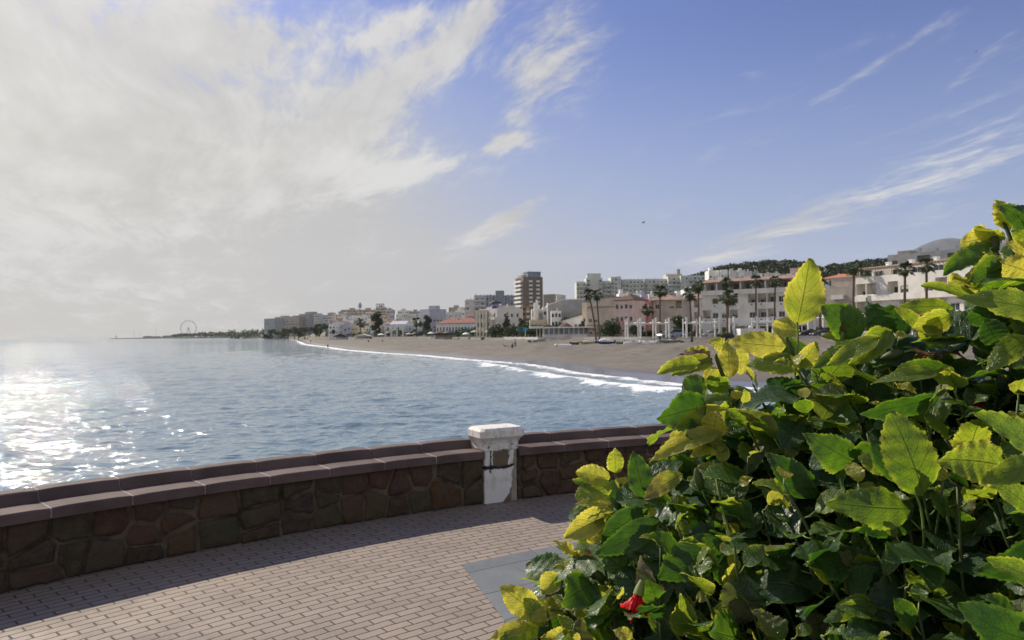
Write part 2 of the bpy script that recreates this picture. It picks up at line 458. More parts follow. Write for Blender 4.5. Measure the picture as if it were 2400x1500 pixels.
def build_land():
    px = np.concatenate([np.linspace(545, 1650, 420), np.linspace(1653, 2600, 160), np.linspace(2620, 4200, 40)])
    sh = np.exp(np.interp(px, SH_PX, np.log(SH_D))); bk = np.exp(np.interp(px, BK_PX, np.log(BK_D)))
    t = np.concatenate([[0.93, 0.97], np.linspace(0, 1, 150) ** 1.3 + 1, np.linspace(2.02, 8, 90), [10, 14, 20, 40]])
    T, P = np.meshgrid(t, px, indexing='ij')
    SHm = np.broadcast_to(sh, T.shape); BKm = np.broadcast_to(bk, T.shape)
    Dg = np.where(T < 1, SHm * T, np.where(T <= 2, SHm + (BKm - SHm) * (T - 1), BKm + (T - 2) * (BKm * 0.35 + 60)))
    X = (P - 1200) / F * Dg; Y = Dg
    Z = terrain_z(P, Dg)
    ds = dist_poly(X, Y, SHORE); ds = np.where(T < 1, -ds, ds)
    town = smooth01((Dg - BKm) / 2.0)
    rng = np.random.default_rng(2)
    for i in range(26):
        lam = rng.uniform(1.6, 11); th = rng.uniform(0, PI)
        Z += np.where((ds > 9), 0.008 * lam ** 0.6 * np.minimum((ds - 9) / 8, 1), 0) * (1 - town) * np.sin((X * math.cos(th) + Y * math.sin(th)) * 2 * PI / lam + rng.uniform(0, 6))
    nr, nc = X.shape
    V = np.stack([X, Y, Z], -1).reshape(-1, 3)
    idx = np.arange(nr * nc).reshape(nr, nc)
    Fq = np.stack([idx[:-1, :-1], idx[:-1, 1:], idx[1:, 1:], idx[1:, :-1]], -1).reshape(-1, 4)[:, ::-1]
    o = link('beach_and_hillside', np_mesh('beach_and_hillside', V, Fq, m_land(), True, {'shore': np.clip(ds, -10, 500).ravel(), 'town': town.ravel()}))
    tag(o, kind='structure')
build_land()

def build_mountain():
    # the blue ridge far behind the right-hand blocks
    d0 = 6500.0
    prof = [(1500, 690), (1700, 668), (1900, 642), (2030, 622), (2085, 610), (2130, 592), (2165, 574), (2200, 561), (2232, 557), (2262, 560), (2300, 572), (2345, 584), (2400, 592), (2480, 600), (2600, 596), (2750, 588), (2950, 598), (3300, 640)]
    rng = random.Random(3)
    px = np.linspace(1500, 3300, 180)
    zs = []
    for p in px:
        y = np.interp(p, [a for a, b in prof], [b for a, b in prof])
        zs.append(CAM_Z + (hor(p) - y) * d0 / F)
    V = []; rows = [(-900, 0.0), (-650, 0.25), (-400, 0.55), (-200, 0.82), (-60, 0.97), (0, 1.0), (120, 0.9), (500, 0.5), (1100, 0.0)]
    for dd, k in rows:
        for i, p in enumerate(px):
            z = zs[i] * k
            if 0 < k < 1: z *= 1 + 0.10 * mnoise.noise(Vector((p * 0.02, dd * 0.006, 1.0))) + 0.04 * mnoise.noise(Vector((p * 0.07, dd * 0.02, 4.0)))
            if k == 1.0: z += 2.5 * mnoise.noise(Vector((p * 0.11, 0, 2)))
            V.append(((p - 1200) / F * d0 + dd * 0.1, d0 + dd, z - (5 if k == 0 else 0)))
    n = len(px)
    Fq = [(r * n + i, r * n + i + 1, (r + 1) * n + i + 1, (r + 1) * n + i) for r in range(len(rows) - 1) for i in range(n - 1)]
    o = link('mountain', np_mesh('mountain', np.array(V), np.array(Fq)[:, ::-1], mat('mountain_hazy_rock', (0.055, 0.075, 0.095), 0.95, 0.25, 0.008), True))  # bluish base colour paints distance haze into the rock
    tag(o, kind='structure')
build_mountain()

# ------------------------------------------------------------------ promenade by the camera
CX, CY, R0 = 5.3, -3.2, 11.55          # the low wall follows this arc (front edge of its coping)
def arc(r, th, z=0.0):                 # th: degrees on the arc; past 90 the wall runs straight on
    if th >= 90: return Vector((CX + r * math.cos(R(th)), CY + r * math.sin(R(th)), z))
    s = (90 - th) * PI / 180 * R0
    return Vector((CX + s, CY + r, z))
def polar_uv(n):
    pos = n.n('ShaderNodeNewGeometry').outputs['Position']
    q = n.v('SUBTRACT', pos, (CX, CY, 0))
    s = n.n('ShaderNodeSeparateXYZ', {0: q})
    r = n.m('SQRT', n.m('ADD', n.m('MULTIPLY', s.outputs[0], s.outputs[0]), n.m('MULTIPLY', s.outputs[1], s.outputs[1])))
    th = n.m('ARCTAN2', s.outputs[1], s.outputs[0])
    return pos, n.comb(n.m('MULTIPLY', th, -10.3), r, 0.0)
def m_paving():
    m = bpy.data.materials.new('brick_paving'); m.use_nodes = True
    n = NT(m.node_tree)
    pos, uv = polar_uv(n)
    wob = n.n('ShaderNodeTexNoise', {'Vector': pos, 'Scale': 7.0, 'Detail': 2.0}).outputs[1]
    uvw = n.v('ADD', uv, n.v('MULTIPLY', n.v('SUBTRACT', wob, (.5, .5, .5)), (0.010, 0.010, 0)))
    def brick(c1, c2, mo, ms, sm_):
        b = n.n('ShaderNodeTexBrick', {'Vector': uvw, 'Color1': c1, 'Color2': c2, 'Mortar': mo, 'Scale': 1.0, 'Mortar Size': ms, 'Mortar Smooth': sm_, 'Bias': 0.0, 'Brick Width': 0.178, 'Row Height': 0.0715})
        b.offset = 0.44
        return b
    b = brick((0.290, 0.232, 0.190, 1), (0.235, 0.192, 0.165, 1), (0.018, 0.014, 0.012, 1), 0.0040, 0.15)
    b2 = brick((0, 0, 0, 1), (1, 1, 1, 1), (0.5, 0.5, 0.5, 1), 0.0, 0.0)
    dirt = n.noise(pos, 2.2, 6.0, 0.65); fine = n.noise(pos, 60, 5.0, 0.7); big = n.noise(pos, 0.5, 3.0, 0.5)
    c = n.mix(n.sm(dirt, 0.4, 0.75, 0.0, 0.45), b.outputs[0], (0.16, 0.135, 0.12))
    c = n.mix(n.sm(big, 0.45, 0.75, 0.0, 0.35), c, (0.31, 0.24, 0.18))
    c = n.mix(n.sm(fine, 0.35, 0.8, 0.0, 0.5), c, (0.31, 0.27, 0.24))
    chip = n.sm(n.noise(pos, 16, 5.0, 0.7), 0.66, 0.72, 0.0, 0.7)
    c = n.mix(chip, c, (0.40, 0.36, 0.33))
    stain = n.sm(n.noise(n.v('ADD', pos, (4, 9, 0)), 1.1, 7.0, 0.72), 0.55, 0.68, 0.0, 0.5)
    c = n.mix(stain, c, (0.145, 0.125, 0.115))
    spots = n.n('ShaderNodeTexVoronoi', {'Vector': pos, 'Scale': 4.2}, feature='F1').outputs[0]
    c = n.mix(n.sm(spots, 0.055, 0.02, 0.0, 0.75), c, (0.045, 0.04, 0.038))
    tilt = n.m('MULTIPLY', b2.outputs[0], 0.003)
    edge = brick((0, 0, 0, 1), (0, 0, 0, 1), (1, 1, 1, 1), 0.0075, 0.9).outputs[1]
    h = n.m('ADD', n.m('MULTIPLY', edge, -0.006), n.m('ADD', tilt, n.m('MULTIPLY', fine, 0.0016)))
    bump = n.n('ShaderNodeBump', {'Strength': 1.0, 'Distance': 1.0, 'Height': h})
    p = n.n('ShaderNodeBsdfPrincipled', {'Base Color': c, 'Roughness': n.sm(dirt, 0.3, 0.7, 0.6, 0.8), 'Normal': bump.outputs[0], 'Specular IOR Level': 0.2})
    n.n('ShaderNodeOutputMaterial', {'Surface': p.outputs[0]})
    return m
def m_slate():
    m = bpy.data.materials.new('slate_paving'); m.use_nodes = True
    n = NT(m.node_tree)
    pos, uv = polar_uv(n)
    def brick(c1, c2, mo, ms, sm_):
        b = n.n('ShaderNodeTexBrick', {'Vector': n.v('ADD', uv, (0.03, 0.345, 0)), 'Color1': c1, 'Color2': c2, 'Mortar': mo, 'Scale': 1.0, 'Mortar Size': ms, 'Mortar Smooth': sm_, 'Bias': 0.0, 'Brick Width': 0.62, 'Row Height': 0.41})
        return b
    b = brick((0.130, 0.143, 0.152, 1), (0.108, 0.120, 0.129, 1), (0.05, 0.055, 0.06, 1), 0.004, 0.2)
    d = n.noise(pos, 5.0, 6.0, 0.65); f = n.noise(pos, 55, 4.0, 0.6)
    c = n.mix(n.sm(d, 0.4, 0.8, 0.0, 0.5), b.outputs[0], (0.19, 0.20, 0.205))
    h = n.m('ADD', n.m('MULTIPLY', brick((0, 0, 0, 1), (0, 0, 0, 1), (1, 1, 1, 1), 0.006, 0.7).outputs[1], -0.004), n.m('ADD', n.m('MULTIPLY', f, 0.0012), n.m('MULTIPLY', d, 0.004)))
    bump = n.n('ShaderNodeBump', {'Strength': 1.0, 'Distance': 1.0, 'Height': h})
    p = n.n('ShaderNodeBsdfPrincipled', {'Base Color': c, 'Roughness': 0.55, 'Normal': bump.outputs[0]})
    n.n('ShaderNodeOutputMaterial', {'Surface': p.outputs[0]})
    return m
def build_promenade():
    mb = MB()
    ths = [200 - i * 2 for i in range(56)] + [80, 60, 30, 0, -40]
    outer = [arc(12.02, t) for t in ths]
    # ground sheet fanned from a line behind the camera
    inner = [Vector((max(-14, min(p.x * 1.0, 40)), -14, 0)) for p in outer]
    n = len(outer)
    mb.add(outer + inner, [(i, i + n, i + 1 + n, i + 1) for i in range(n - 1)])
    bm = bmesh.new(); me = mb.mesh('promenade_paving', m_paving()); bm.free()
    tag(link('promenade_paving', me), kind='structure')
    q = MB()       # the quay below the wall down to the water
    lower = [p + Vector((0, 0, -5)) for p in outer]
    top = [p + Vector((0, 0, -0.004)) for p in outer]
    q.add(top + lower, [(i, i + 1, i + 1 + n, i + n) for i in range(n - 1)])
    tag(q.build('quay', mat('quay_concrete', (0.25, 0.23, 0.21), 0.9, 0.2, 0.7, 0.02)), kind='structure')
    # slate panel let into the bricks
    s = MB()
    A = Vector((-.37, 5.15, 0)); B = Vector((.52, 2.26, 0))
    edge = [arc(10.09, t) for t in np.linspace(124.2, 96, 16)]
    z = Vector((0, 0, 0.004))
    for i in range(len(edge) - 1):
        f0 = i / (len(edge) - 1); f1 = (i + 1) / (len(edge) - 1)
        lo0 = B.lerp(Vector((5.0, 2.6, 0)), f0); lo1 = B.lerp(Vector((5.0, 2.6, 0)), f1)
        e0 = A if i == 0 else edge[i]
        s.quad(e0 + z, edge[i + 1] + z, lo1 + z, lo0 + z)
    tag(s.build('slate_paving', m_slate()), kind='structure')
build_promenade()

# ------------------------------------------------------------------ the low stone wall
def m_stone():
    m = bpy.data.materials.new('rubble_stone'); m.use_nodes = True
    n = NT(m.node_tree)
    pos = n.n('ShaderNodeNewGeometry').outputs['Position']
    a = n.n('ShaderNodeAttribute', attribute_name='tone').outputs['Color']
    f = n.noise(pos, 9, 7.0, 0.7); g = n.noise(pos, 45, 4.0, 0.65)
    c = n.mix(n.sm(f, 0.38, 0.66), a, (0.10, 0.070, 0.045))
    c = n.mix(n.sm(g, 0.55, 0.8, 0, 0.4), c, (0.20, 0.16, 0.115))
    bump = n.n('ShaderNodeBump', {'Strength': 1.0, 'Distance': 1.0, 'Height': n.m('ADD', n.m('MULTIPLY', f, 0.045), n.m('MULTIPLY', g, 0.008))})
    p = n.n('ShaderNodeBsdfPrincipled', {'Base Color': c, 'Roughness': 0.88, 'Normal': bump.outputs[0], 'Specular IOR Level': 0.25})
    n.n('ShaderNodeOutputMaterial', {'Surface': p.outputs[0]})
    return m
def clip_poly(poly, px_, pz, nx, nz):
    out = []
    for i in range(len(poly)):
        a, b = poly[i], poly[(i + 1) % len(poly)]
        da = (a[0] - px_) * nx + (a[1] - pz) * nz; db = (b[0] - px_) * nx + (b[1] - pz) * nz
        if da <= 0: out.append(a)
        if (da < 0) != (db < 0) and abs(da - db) > 1e-12:
            t = da / (da - db); out.append((a[0] + (b[0] - a[0]) * t, a[1] + (b[1] - a[1]) * t))
    return out
M_STONE = m_stone()
M_MORTAR = mat('wall_mortar', (0.105, 0.080, 0.055), 0.95, 0.4, 5, 0.02, 22)
M_COPING = mat('purple_coping', (0.122, 0.086, 0.080), 0.8, 0.16, 3.0, 0.002, 150, spec=0.2, dirt=0.25)
DEG = PI / 180 * R0
def stone_wall(th0, th1, label, seed):
    rng = random.Random(seed)
    mid = (th0 + th1) / 2
    root = empty('stone_wall', arc(R0 + .2, mid), 0, label, 'wall')
    inv = Matrix.Translation(-root.location)
    def P(r, th, z): return inv @ arc(r, th, z)
    RF = R0 + 0.075
    # mortar core
    k = MB(); n = int((th0 - th1) / 1.5) + 1
    ts = [th0 + (th1 - th0) * i / n for i in range(n + 1)]
    k.loft([[P(RF - .004, t, 0.002), P(R0 + .40, t, 0.002), P(R0 + .40, t, .425), P(RF - .004, t, .425)] for t in ts])
    core = k.build('mortar_core', M_MORTAR, root)
    # stones of the visible face: a Voronoi pattern with bulging rims, one part
    st = MB(); L = (th0 - th1) * DEG; H = .425
    pts = []
    x = -0.1
    while x < L + .1:
        hts = rng.choice([[.08, .25, .37], [.13, .34], [.10, .31], [.07, .2, .36]])
        for h in hts: pts.append((x + rng.uniform(-.06, .06), h + rng.uniform(-.04, .04)))
        x += rng.uniform(.17, .32)
    pal = [(0.090, 0.052, 0.030), (0.070, 0.053, 0.033), (0.10, 0.050, 0.030), (0.066, 0.048, 0.030), (0.080, 0.056, 0.032), (0.060, 0.042, 0.028), (0.10, 0.062, 0.036)]
    for i, (cx_, cz_) in enumerate(pts):
        poly = [(max(0, cx_ - .3), 0.004), (min(L, cx_ + .3), 0.004), (min(L, cx_ + .3), H), (max(0, cx_ - .3), H)]
        if poly[1][0] - poly[0][0] < .03: continue
        gap = rng.choice([.004, .006, .010, .016, .024])
        for j, (qx, qz) in enumerate(pts):
            if j == i or abs(qx - cx_) > .7: continue
            nx, nz = qx - cx_, qz - cz_; l = math.hypot(nx, nz)
            poly = clip_poly(poly, (cx_ + qx) / 2 - nx / l * gap, (cz_ + qz) / 2 - nz / l * gap, nx / l, nz / l)
            if len(poly) < 3: break
        if len(poly) < 3: continue
        # subdivide rim and wobble
        rim = []
        for a, b in zip(poly, poly[1:] + poly[:1]):
            m_ = max(1, int(math.hypot(b[0] - a[0], b[1] - a[1]) / .03))
            for q in range(m_): rim.append((a[0] + (b[0] - a[0]) * q / m_, a[1] + (b[1] - a[1]) * q / m_))
        if len(rim) < 4: continue
        gx = sum(p[0] for p in rim) / len(rim); gz = sum(p[1] for p in rim) / len(rim)
        bulge = rng.uniform(.016, .042); tl = rng.uniform(-.05, .05); tv = rng.uniform(-.05, .05)
        rings = []
        for s_, dep in ((1.0, -.012), (.965, bulge * .55), (.86, bulge * .9), (.55, bulge), (.2, bulge)):
            ring = []
            for (a, b) in rim:
                ax = gx + (a - gx) * s_; bz = gz + (b - gz) * s_
                w = 0.014 * mnoise.noise(Vector((ax * 14, bz * 14, i)))
                dz = 0.012 * mnoise.noise(Vector((ax * 20, bz * 20, i + 9)))
                dp = dep + (w + (ax - gx) * tl + (bz - gz) * tv if s_ < 1 else 0)
                bz = min(max(bz + dz, .003), H)
                ring.append(P(RF - dp, th0 - (ax + dz) / DEG, bz))
            rings.append(ring)
        st.col = tuple(c * rng.uniform(.8, 1.25) for c in rng.choice(pal))
        st.loft(rings)
    st.build('stone_facing', M_STONE, root, smooth=True)
    # coping: seat slabs in front, taller kerb stones behind
    slabs = int(round((th0 - th1) * DEG / .5))
    for part, ra, rb, za, zb, off in (('coping_slab', R0, R0 + .285, .428, .50, 0.0), ('back_kerb', R0 + .288, R0 + .46, .428, .574, .45)):
        edges = [th0 - (th0 - th1) * i / slabs for i in range(slabs + 1)]
        for i in range(slabs):
            g = .005 / DEG
            a, b = edges[i] - g, edges[i + 1] + g
            jz = rng.uniform(-.002, .002); jr = rng.uniform(-.003, .003)
            m_ = MB(); seg = 5; rings = []
            for q in range(seg + 1):
                t = a + (b - a) * q / seg
                e = 0.005 if q in (0, seg) else 0.0
                if part == 'coping_slab':
                    pr = [(ra + jr, za), (ra + jr, zb - .010 - e), (ra + .010 + jr, zb - e + jz), (rb, zb - e + jz), (rb, za)]
                else:
                    pr = [(ra, za), (ra, .500), (ra + .022, zb - .008 - e), (ra + .032, zb - e + jz), (rb - .01, zb - e + jz), (rb, zb - .012 - e), (rb, za)]
                rings.append([P(r, t, z) for r, z in pr])
            m_.loft(rings)
            m_.build(part, M_COPING, root)
    # pale joints let into the coping
    jn = MB()
    for i in range(1, slabs):
        t = th0 - (th0 - th1) * i / slabs; g = .0062 / DEG
        jn.loft([[P(R0 + .006, q, .430), P(R0 + .006, q, .4955), P(R0 + .284, q, .4975), P(R0 + .284, q, .430)] for q in (t + g, t - g)])
        jn.loft([[P(R0 + .294, q, .43), P(R0 + .3, q, .5), P(R0 + .325, q, .5705), P(R0 + .45, q, .5715), P(R0 + .455, q, .43)] for q in (t + g, t - g)])
    jn.build('coping_joint', mat('joint_mortar', (0.36, 0.32, 0.31), 0.95, 0.2, 30), root)
    return root
TP = 117.9                              # where the white pillar stands
hw = 0.180 / DEG
stone_wall(190, TP + hw, 'dark rubble stone wall with purple coping running left from the white pillar', 11)
stone_wall(TP - hw, 20, 'dark rubble stone wall with purple coping running right from the white pillar behind the hibiscus', 12)

def m_plaster(cap=False):
    m = bpy.data.materials.new('cap_paint' if cap else 'peeling_white_plaster'); m.use_nodes = True
    n = NT(m.node_tree)
    co = n.n('ShaderNodeTexCoord').outputs['Object']
    s = n.n('ShaderNodeSeparateXYZ', {0: co})
    f = n.noise(co, 9, 6.0, 0.65, 0.3); g = n.noise(co, 60, 4.0)
    # plaster has fallen off in a band below the cap, and in flakes down the right edge
    nz = n.m('MULTIPLY', n.m('SUBTRACT', f, 0.5), 0.09)
    zz = n.m('ADD', s.outputs[2], nz); xx = n.m('ADD', s.outputs[0], n.m('MULTIPLY', nz, 1.2))
    def win_(v, lo, hi, e=.005): return n.m('MULTIPLY', n.sm(v, lo, lo + e), n.sm(v, hi, hi - e))
    if cap:
        mk = n.m('MULTIPLY', n.sm(n.noise(co, 34, 4.0, .6), 0.60, 0.64), n.sm(s.outputs[2], 0.575, 0.53))
        crackd = n.m('MULTIPLY', mk, 0.0)
    else:
        hole = n.m('MULTIPLY', win_(zz, .335, .60), win_(xx, -.085, .085))
        right = n.sm(n.m('ADD', xx, n.m('MULTIPLY', n.m('SUBTRACT', .36, zz), .10)), .125, .132)
        tri = n.sm(n.m('SUBTRACT', zz, n.m('MULTIPLY', n.m('SUBTRACT', xx, .03), 1.1)), .015, .008)
        mk = n.m('MAXIMUM', n.m('MAXIMUM', hole, right), tri)
        crackd = n.m('MULTIPLY', win_(n.m('ADD', zz, n.m('MULTIPLY', n.m('ABSOLUTE', xx), -.10)), .308, .345, .008), n.sm(xx, .135, .12))  # crack under the bare band, its shadow line painted near-black
        crackd = n.m('MAXIMUM', crackd, n.m('MULTIPLY', win_(xx, -.115, -.098), n.sm(zz, .27, .31)))
    rust = n.sm(n.noise(n.v('MULTIPLY', co, (1, 1, 0.3)), 16, 4.0), 0.56, 0.75, 0.0, 0.4)
    paint = n.mix(rust, (0.72, 0.70, 0.66), (0.42, 0.34, 0.25))
    rubble = n.mix(f, (0.05, 0.035, 0.022), (0.22, 0.16, 0.10))
    rubble = n.mix(n.sm(s.outputs[0], .09, .12), rubble, n.mix(f, (0.20, 0.17, 0.12), (0.40, 0.36, 0.29)))
    grime = n.sm(n.m('ADD', n.noise(n.v('MULTIPLY', co, (1, 1, .4)), 22, 5.0, .7), n.m('MULTIPLY', s.outputs[2], .15)), .56, .72, 0, .55)
    paint = n.mix(grime, paint, (0.36, 0.32, 0.25))
    c = n.mix(mk, paint, rubble)
    c = n.mix(crackd, c, (0.012, 0.010, 0.008))
    h = n.m('ADD', n.m('MULTIPLY', n.m('MAXIMUM', mk, crackd), -0.022), n.m('ADD', n.m('MULTIPLY', g, 0.001), n.m('MULTIPLY', f, 0.006)))
    bump = n.n('ShaderNodeBump', {'Strength': 1.0, 'Distance': 1.0, 'Height': h})
    p = n.n('ShaderNodeBsdfPrincipled', {'Base Color': c, 'Roughness': 0.7, 'Normal': bump.outputs[0]})
    n.n('ShaderNodeOutputMaterial', {'Surface': p.outputs[0]})
    return m
def build_pillar():
    base = arc(R0 + .13, TP)
    root = empty('pillar', base, R(TP - 90), 'white painted pillar with flared cap and peeling plaster in the stone wall', 'pillar')
    s = MB()
    def ring(hx, y0, y1, z, ch=.0):
        ch = max(ch, .004)
        return [Vector(p) for p in [(-hx + ch, y0, z), (hx - ch, y0, z), (hx, y0 + ch, z), (hx, y1 - ch, z), (hx - ch, y1, z), (-hx + ch, y1, z), (-hx, y1 - ch, z), (-hx, y0 + ch, z)]]
    rings = []
    for i in range(28):
        z = .002 + .50 * i / 27
        j = .005 * mnoise.noise(Vector((0, 0, z * 9))); k = .006 * mnoise.noise(Vector((3, 0, z * 14)))
        rings.append(ring(.172 + j, -.100 + k, .33, z, .008 + abs(k)))
    s.loft(rings)
    s.build('shaft', m_plaster(), root)
    c = MB()
    c.loft([ring(.176, -.106, .33, .490, .01), ring(.182, -.112, .33, .505, .012), ring(.186, -.116, .31, .560, .014), ring(.200, -.130, .20, .590, .02), ring(.228, -.158, .165, .618, .03), ring(.235, -.165, .168, .624, .032), ring(.235, -.165, .168, .683, .032), ring(.212, -.142, .148, .708, .03), ring(.08, -.05, .06, .711, .01)])
    c.build('cap', m_plaster(True), root)
build_pillar()
# ------------------------------------------------------------------ materials of the town
M_WHITE = mat('white_render', (0.84, 0.83, 0.80), 0.8, 0.07, 0.5, dirt=0.12)
M_OFF = mat('offwhite_render', (0.72, 0.69, 0.64), 0.85, 0.08, 0.5, dirt=0.12)
M_CREAM = mat('cream_render', (0.68, 0.58, 0.42), 0.85, 0.08, 0.5, dirt=0.12)
M_BEIGE = mat('beige_render', (0.50, 0.435, 0.37), 0.85, 0.1, 0.5, dirt=0.15)
M_GREY = mat('grey_render', (0.40, 0.40, 0.39), 0.85, 0.1, 0.5, dirt=0.12)
M_LAV = mat('lavender_render', (0.52, 0.53, 0.62), 0.85, 0.08, 0.5, dirt=0.1)
M_BLUEG = mat('blue_grey_render', (0.27, 0.31, 0.38), 0.85, 0.1, 0.5, dirt=0.1)
M_PALEGREEN = mat('pale_green_render', (0.64, 0.66, 0.61), 0.85, 0.08, 0.5, dirt=0.12)
M_PINK = mat('pink_render', (0.62, 0.27, 0.26), 0.85, 0.1, 0.6, dirt=0.1)
M_PALEPINK = mat('pale_pink_render', (0.74, 0.55, 0.50), 0.85, 0.08, 0.6, dirt=0.1)
M_BROWN = mat('brown_brick', (0.235, 0.180, 0.148), 0.9, 0.12, 0.5)
M_ORANGEB = mat('orange_brown_brick', (0.36, 0.23, 0.15), 0.9, 0.12, 0.5)
M_TILE = mat('clay_tile', (0.31, 0.205, 0.165), 0.9, 0.25, 1.2, 0.03, 3)
M_REDTILE = mat('red_tile', (0.29, 0.135, 0.11), 0.9, 0.25, 1.2, 0.03, 3)
M_DARKTILE = mat('dark_tile', (0.13, 0.08, 0.065), 0.9, 0.2, 1.2)
M_ROOF = mat('flat_roof', (0.33, 0.30, 0.27), 0.9, 0.2, 0.5)
M_GLASS = mat('window_glass', (0.035, 0.045, 0.055), 0.12, 0.4, 0.7, spec=0.6)
M_FRAME = mat('window_frame', (0.62, 0.62, 0.6), 0.6, 0.05, 3)
M_SHUT = mat('roller_shutter', (0.55, 0.52, 0.46), 0.7, 0.08, 3)
M_GSHUT = mat('green_shutter', (0.05, 0.23, 0.19), 0.7, 0.08, 3)
M_DSHUT = mat('brown_shutter', (0.14, 0.09, 0.065), 0.7, 0.1, 3)
M_METAL = mat('grey_metal', (0.28, 0.29, 0.30), 0.45, 0.1, 2, metal=0.6)
M_DARK = mat('dark_paint', (0.03, 0.032, 0.036), 0.6, 0.2, 2)
M_WPAINT = mat('white_paint', (0.80, 0.80, 0.79), 0.5, 0.05, 1.2, dirt=0.08)
M_BLUE = mat('blue_paint', (0.03, 0.07, 0.30), 0.5, 0.1, 2)
M_TEAL = mat('teal_paint', (0.03, 0.25, 0.33), 0.5, 0.1, 2)
M_AWN = mat('awning_cloth', (0.60, 0.50, 0.38), 0.9, 0.1, 2)
M_RED = mat('red_paint', (0.50, 0.035, 0.03), 0.5, 0.1, 2)

_wc = {}
def win_mesh(w, h, style):
    key = (round(w, 1), round(h, 1), style)
    if key in _wc: return _wc[key]
    w, h = key[0], key[1]
    m = MB(); t = 0.07
    def fr(x0, x1, z0, z1): m.cur = 0; m.box(x0, x1, 0, .06, z0, z1)
    fr(0, w, 0, t); fr(0, w, h - t, h); fr(0, t, t, h - t); fr(w - t, w, t, h - t)
    k = 3 if w > 2.4 else (2 if w > 0.9 else 1)
    for i in range(1, k): fr(w * i / k - .03, w * i / k + .03, t, h - t)
    if style == 'bars':
        for i in range(1, 7): fr(w * i / 7 - .02, w * i / 7 + .02, t, h - t)
    m.cur = 1; m.box(t, w - t, .03, .04, t, h - t)
    drop = {'half': 0.45, 'shut': 1.0, 'green': 1.0, 'brown': 1.0, 'q': .25}.get(style, 0)
    if drop:
        m.cur = 2; m.box(t * .6, w - t * .6, -.035, -.005, h - t - (h - 2 * t) * drop, h - t)
        z = h - t - (h - 2 * t) * drop
        while z < h - t - .12:
            m.box(t, w - t, -.045, -.035, z, z + .08); z += .16
    sh = {'green': M_GSHUT, 'brown': M_DSHUT}.get(style, M_SHUT)
    me = m.mesh('window', [M_FRAME, M_GLASS, sh], fix=False)
    _wc[key] = me
    return me
_bc = {}
def balcony_mesh(w, dep, style, wm):
    key = (round(w, 1), round(dep, 1), style, wm.name)
    if key in _bc: return _bc[key]
    w, dep = key[0], key[1]; m = MB()
    m.box(0, w, -dep, -.003, -.09, .09)
    if style == 'solid':
        m.box(0, w, -dep, -dep + .12, .09, 1.0)
        m.box(0, .12, -dep + .12, -.003, .09, 1.0); m.box(w - .12, w, -dep + .12, -.003, .09, 1.0)
    elif style == 'glass':
        m.cur = 1
        m.box(.02, w - .02, -dep + .02, -dep + .05, .12, 1.0); m.cur = 0
        m.box(0, w, -dep, -dep + .07, 1.0, 1.06)
    else:
        m.cur = 1
        m.box(0, w, -dep, -dep + .05, .98, 1.04)
        k = int(w / .13)
        for i in range(k + 1): m.box(i * (w - .03) / k, i * (w - .03) / k + .03, -dep + .01, -dep + .04, .09, .98)
        m.box(0, .03, -dep + .05, -.003, .98, 1.04); m.box(w - .03, w, -dep + .05, -.003, .98, 1.04)
    me = m.mesh('balcony', [wm, M_METAL if style != 'glass' else mat('rail_glass', (0.35, 0.42, 0.45), 0.2, .1, 2)], fix=False)
    _bc[key] = me
    return me

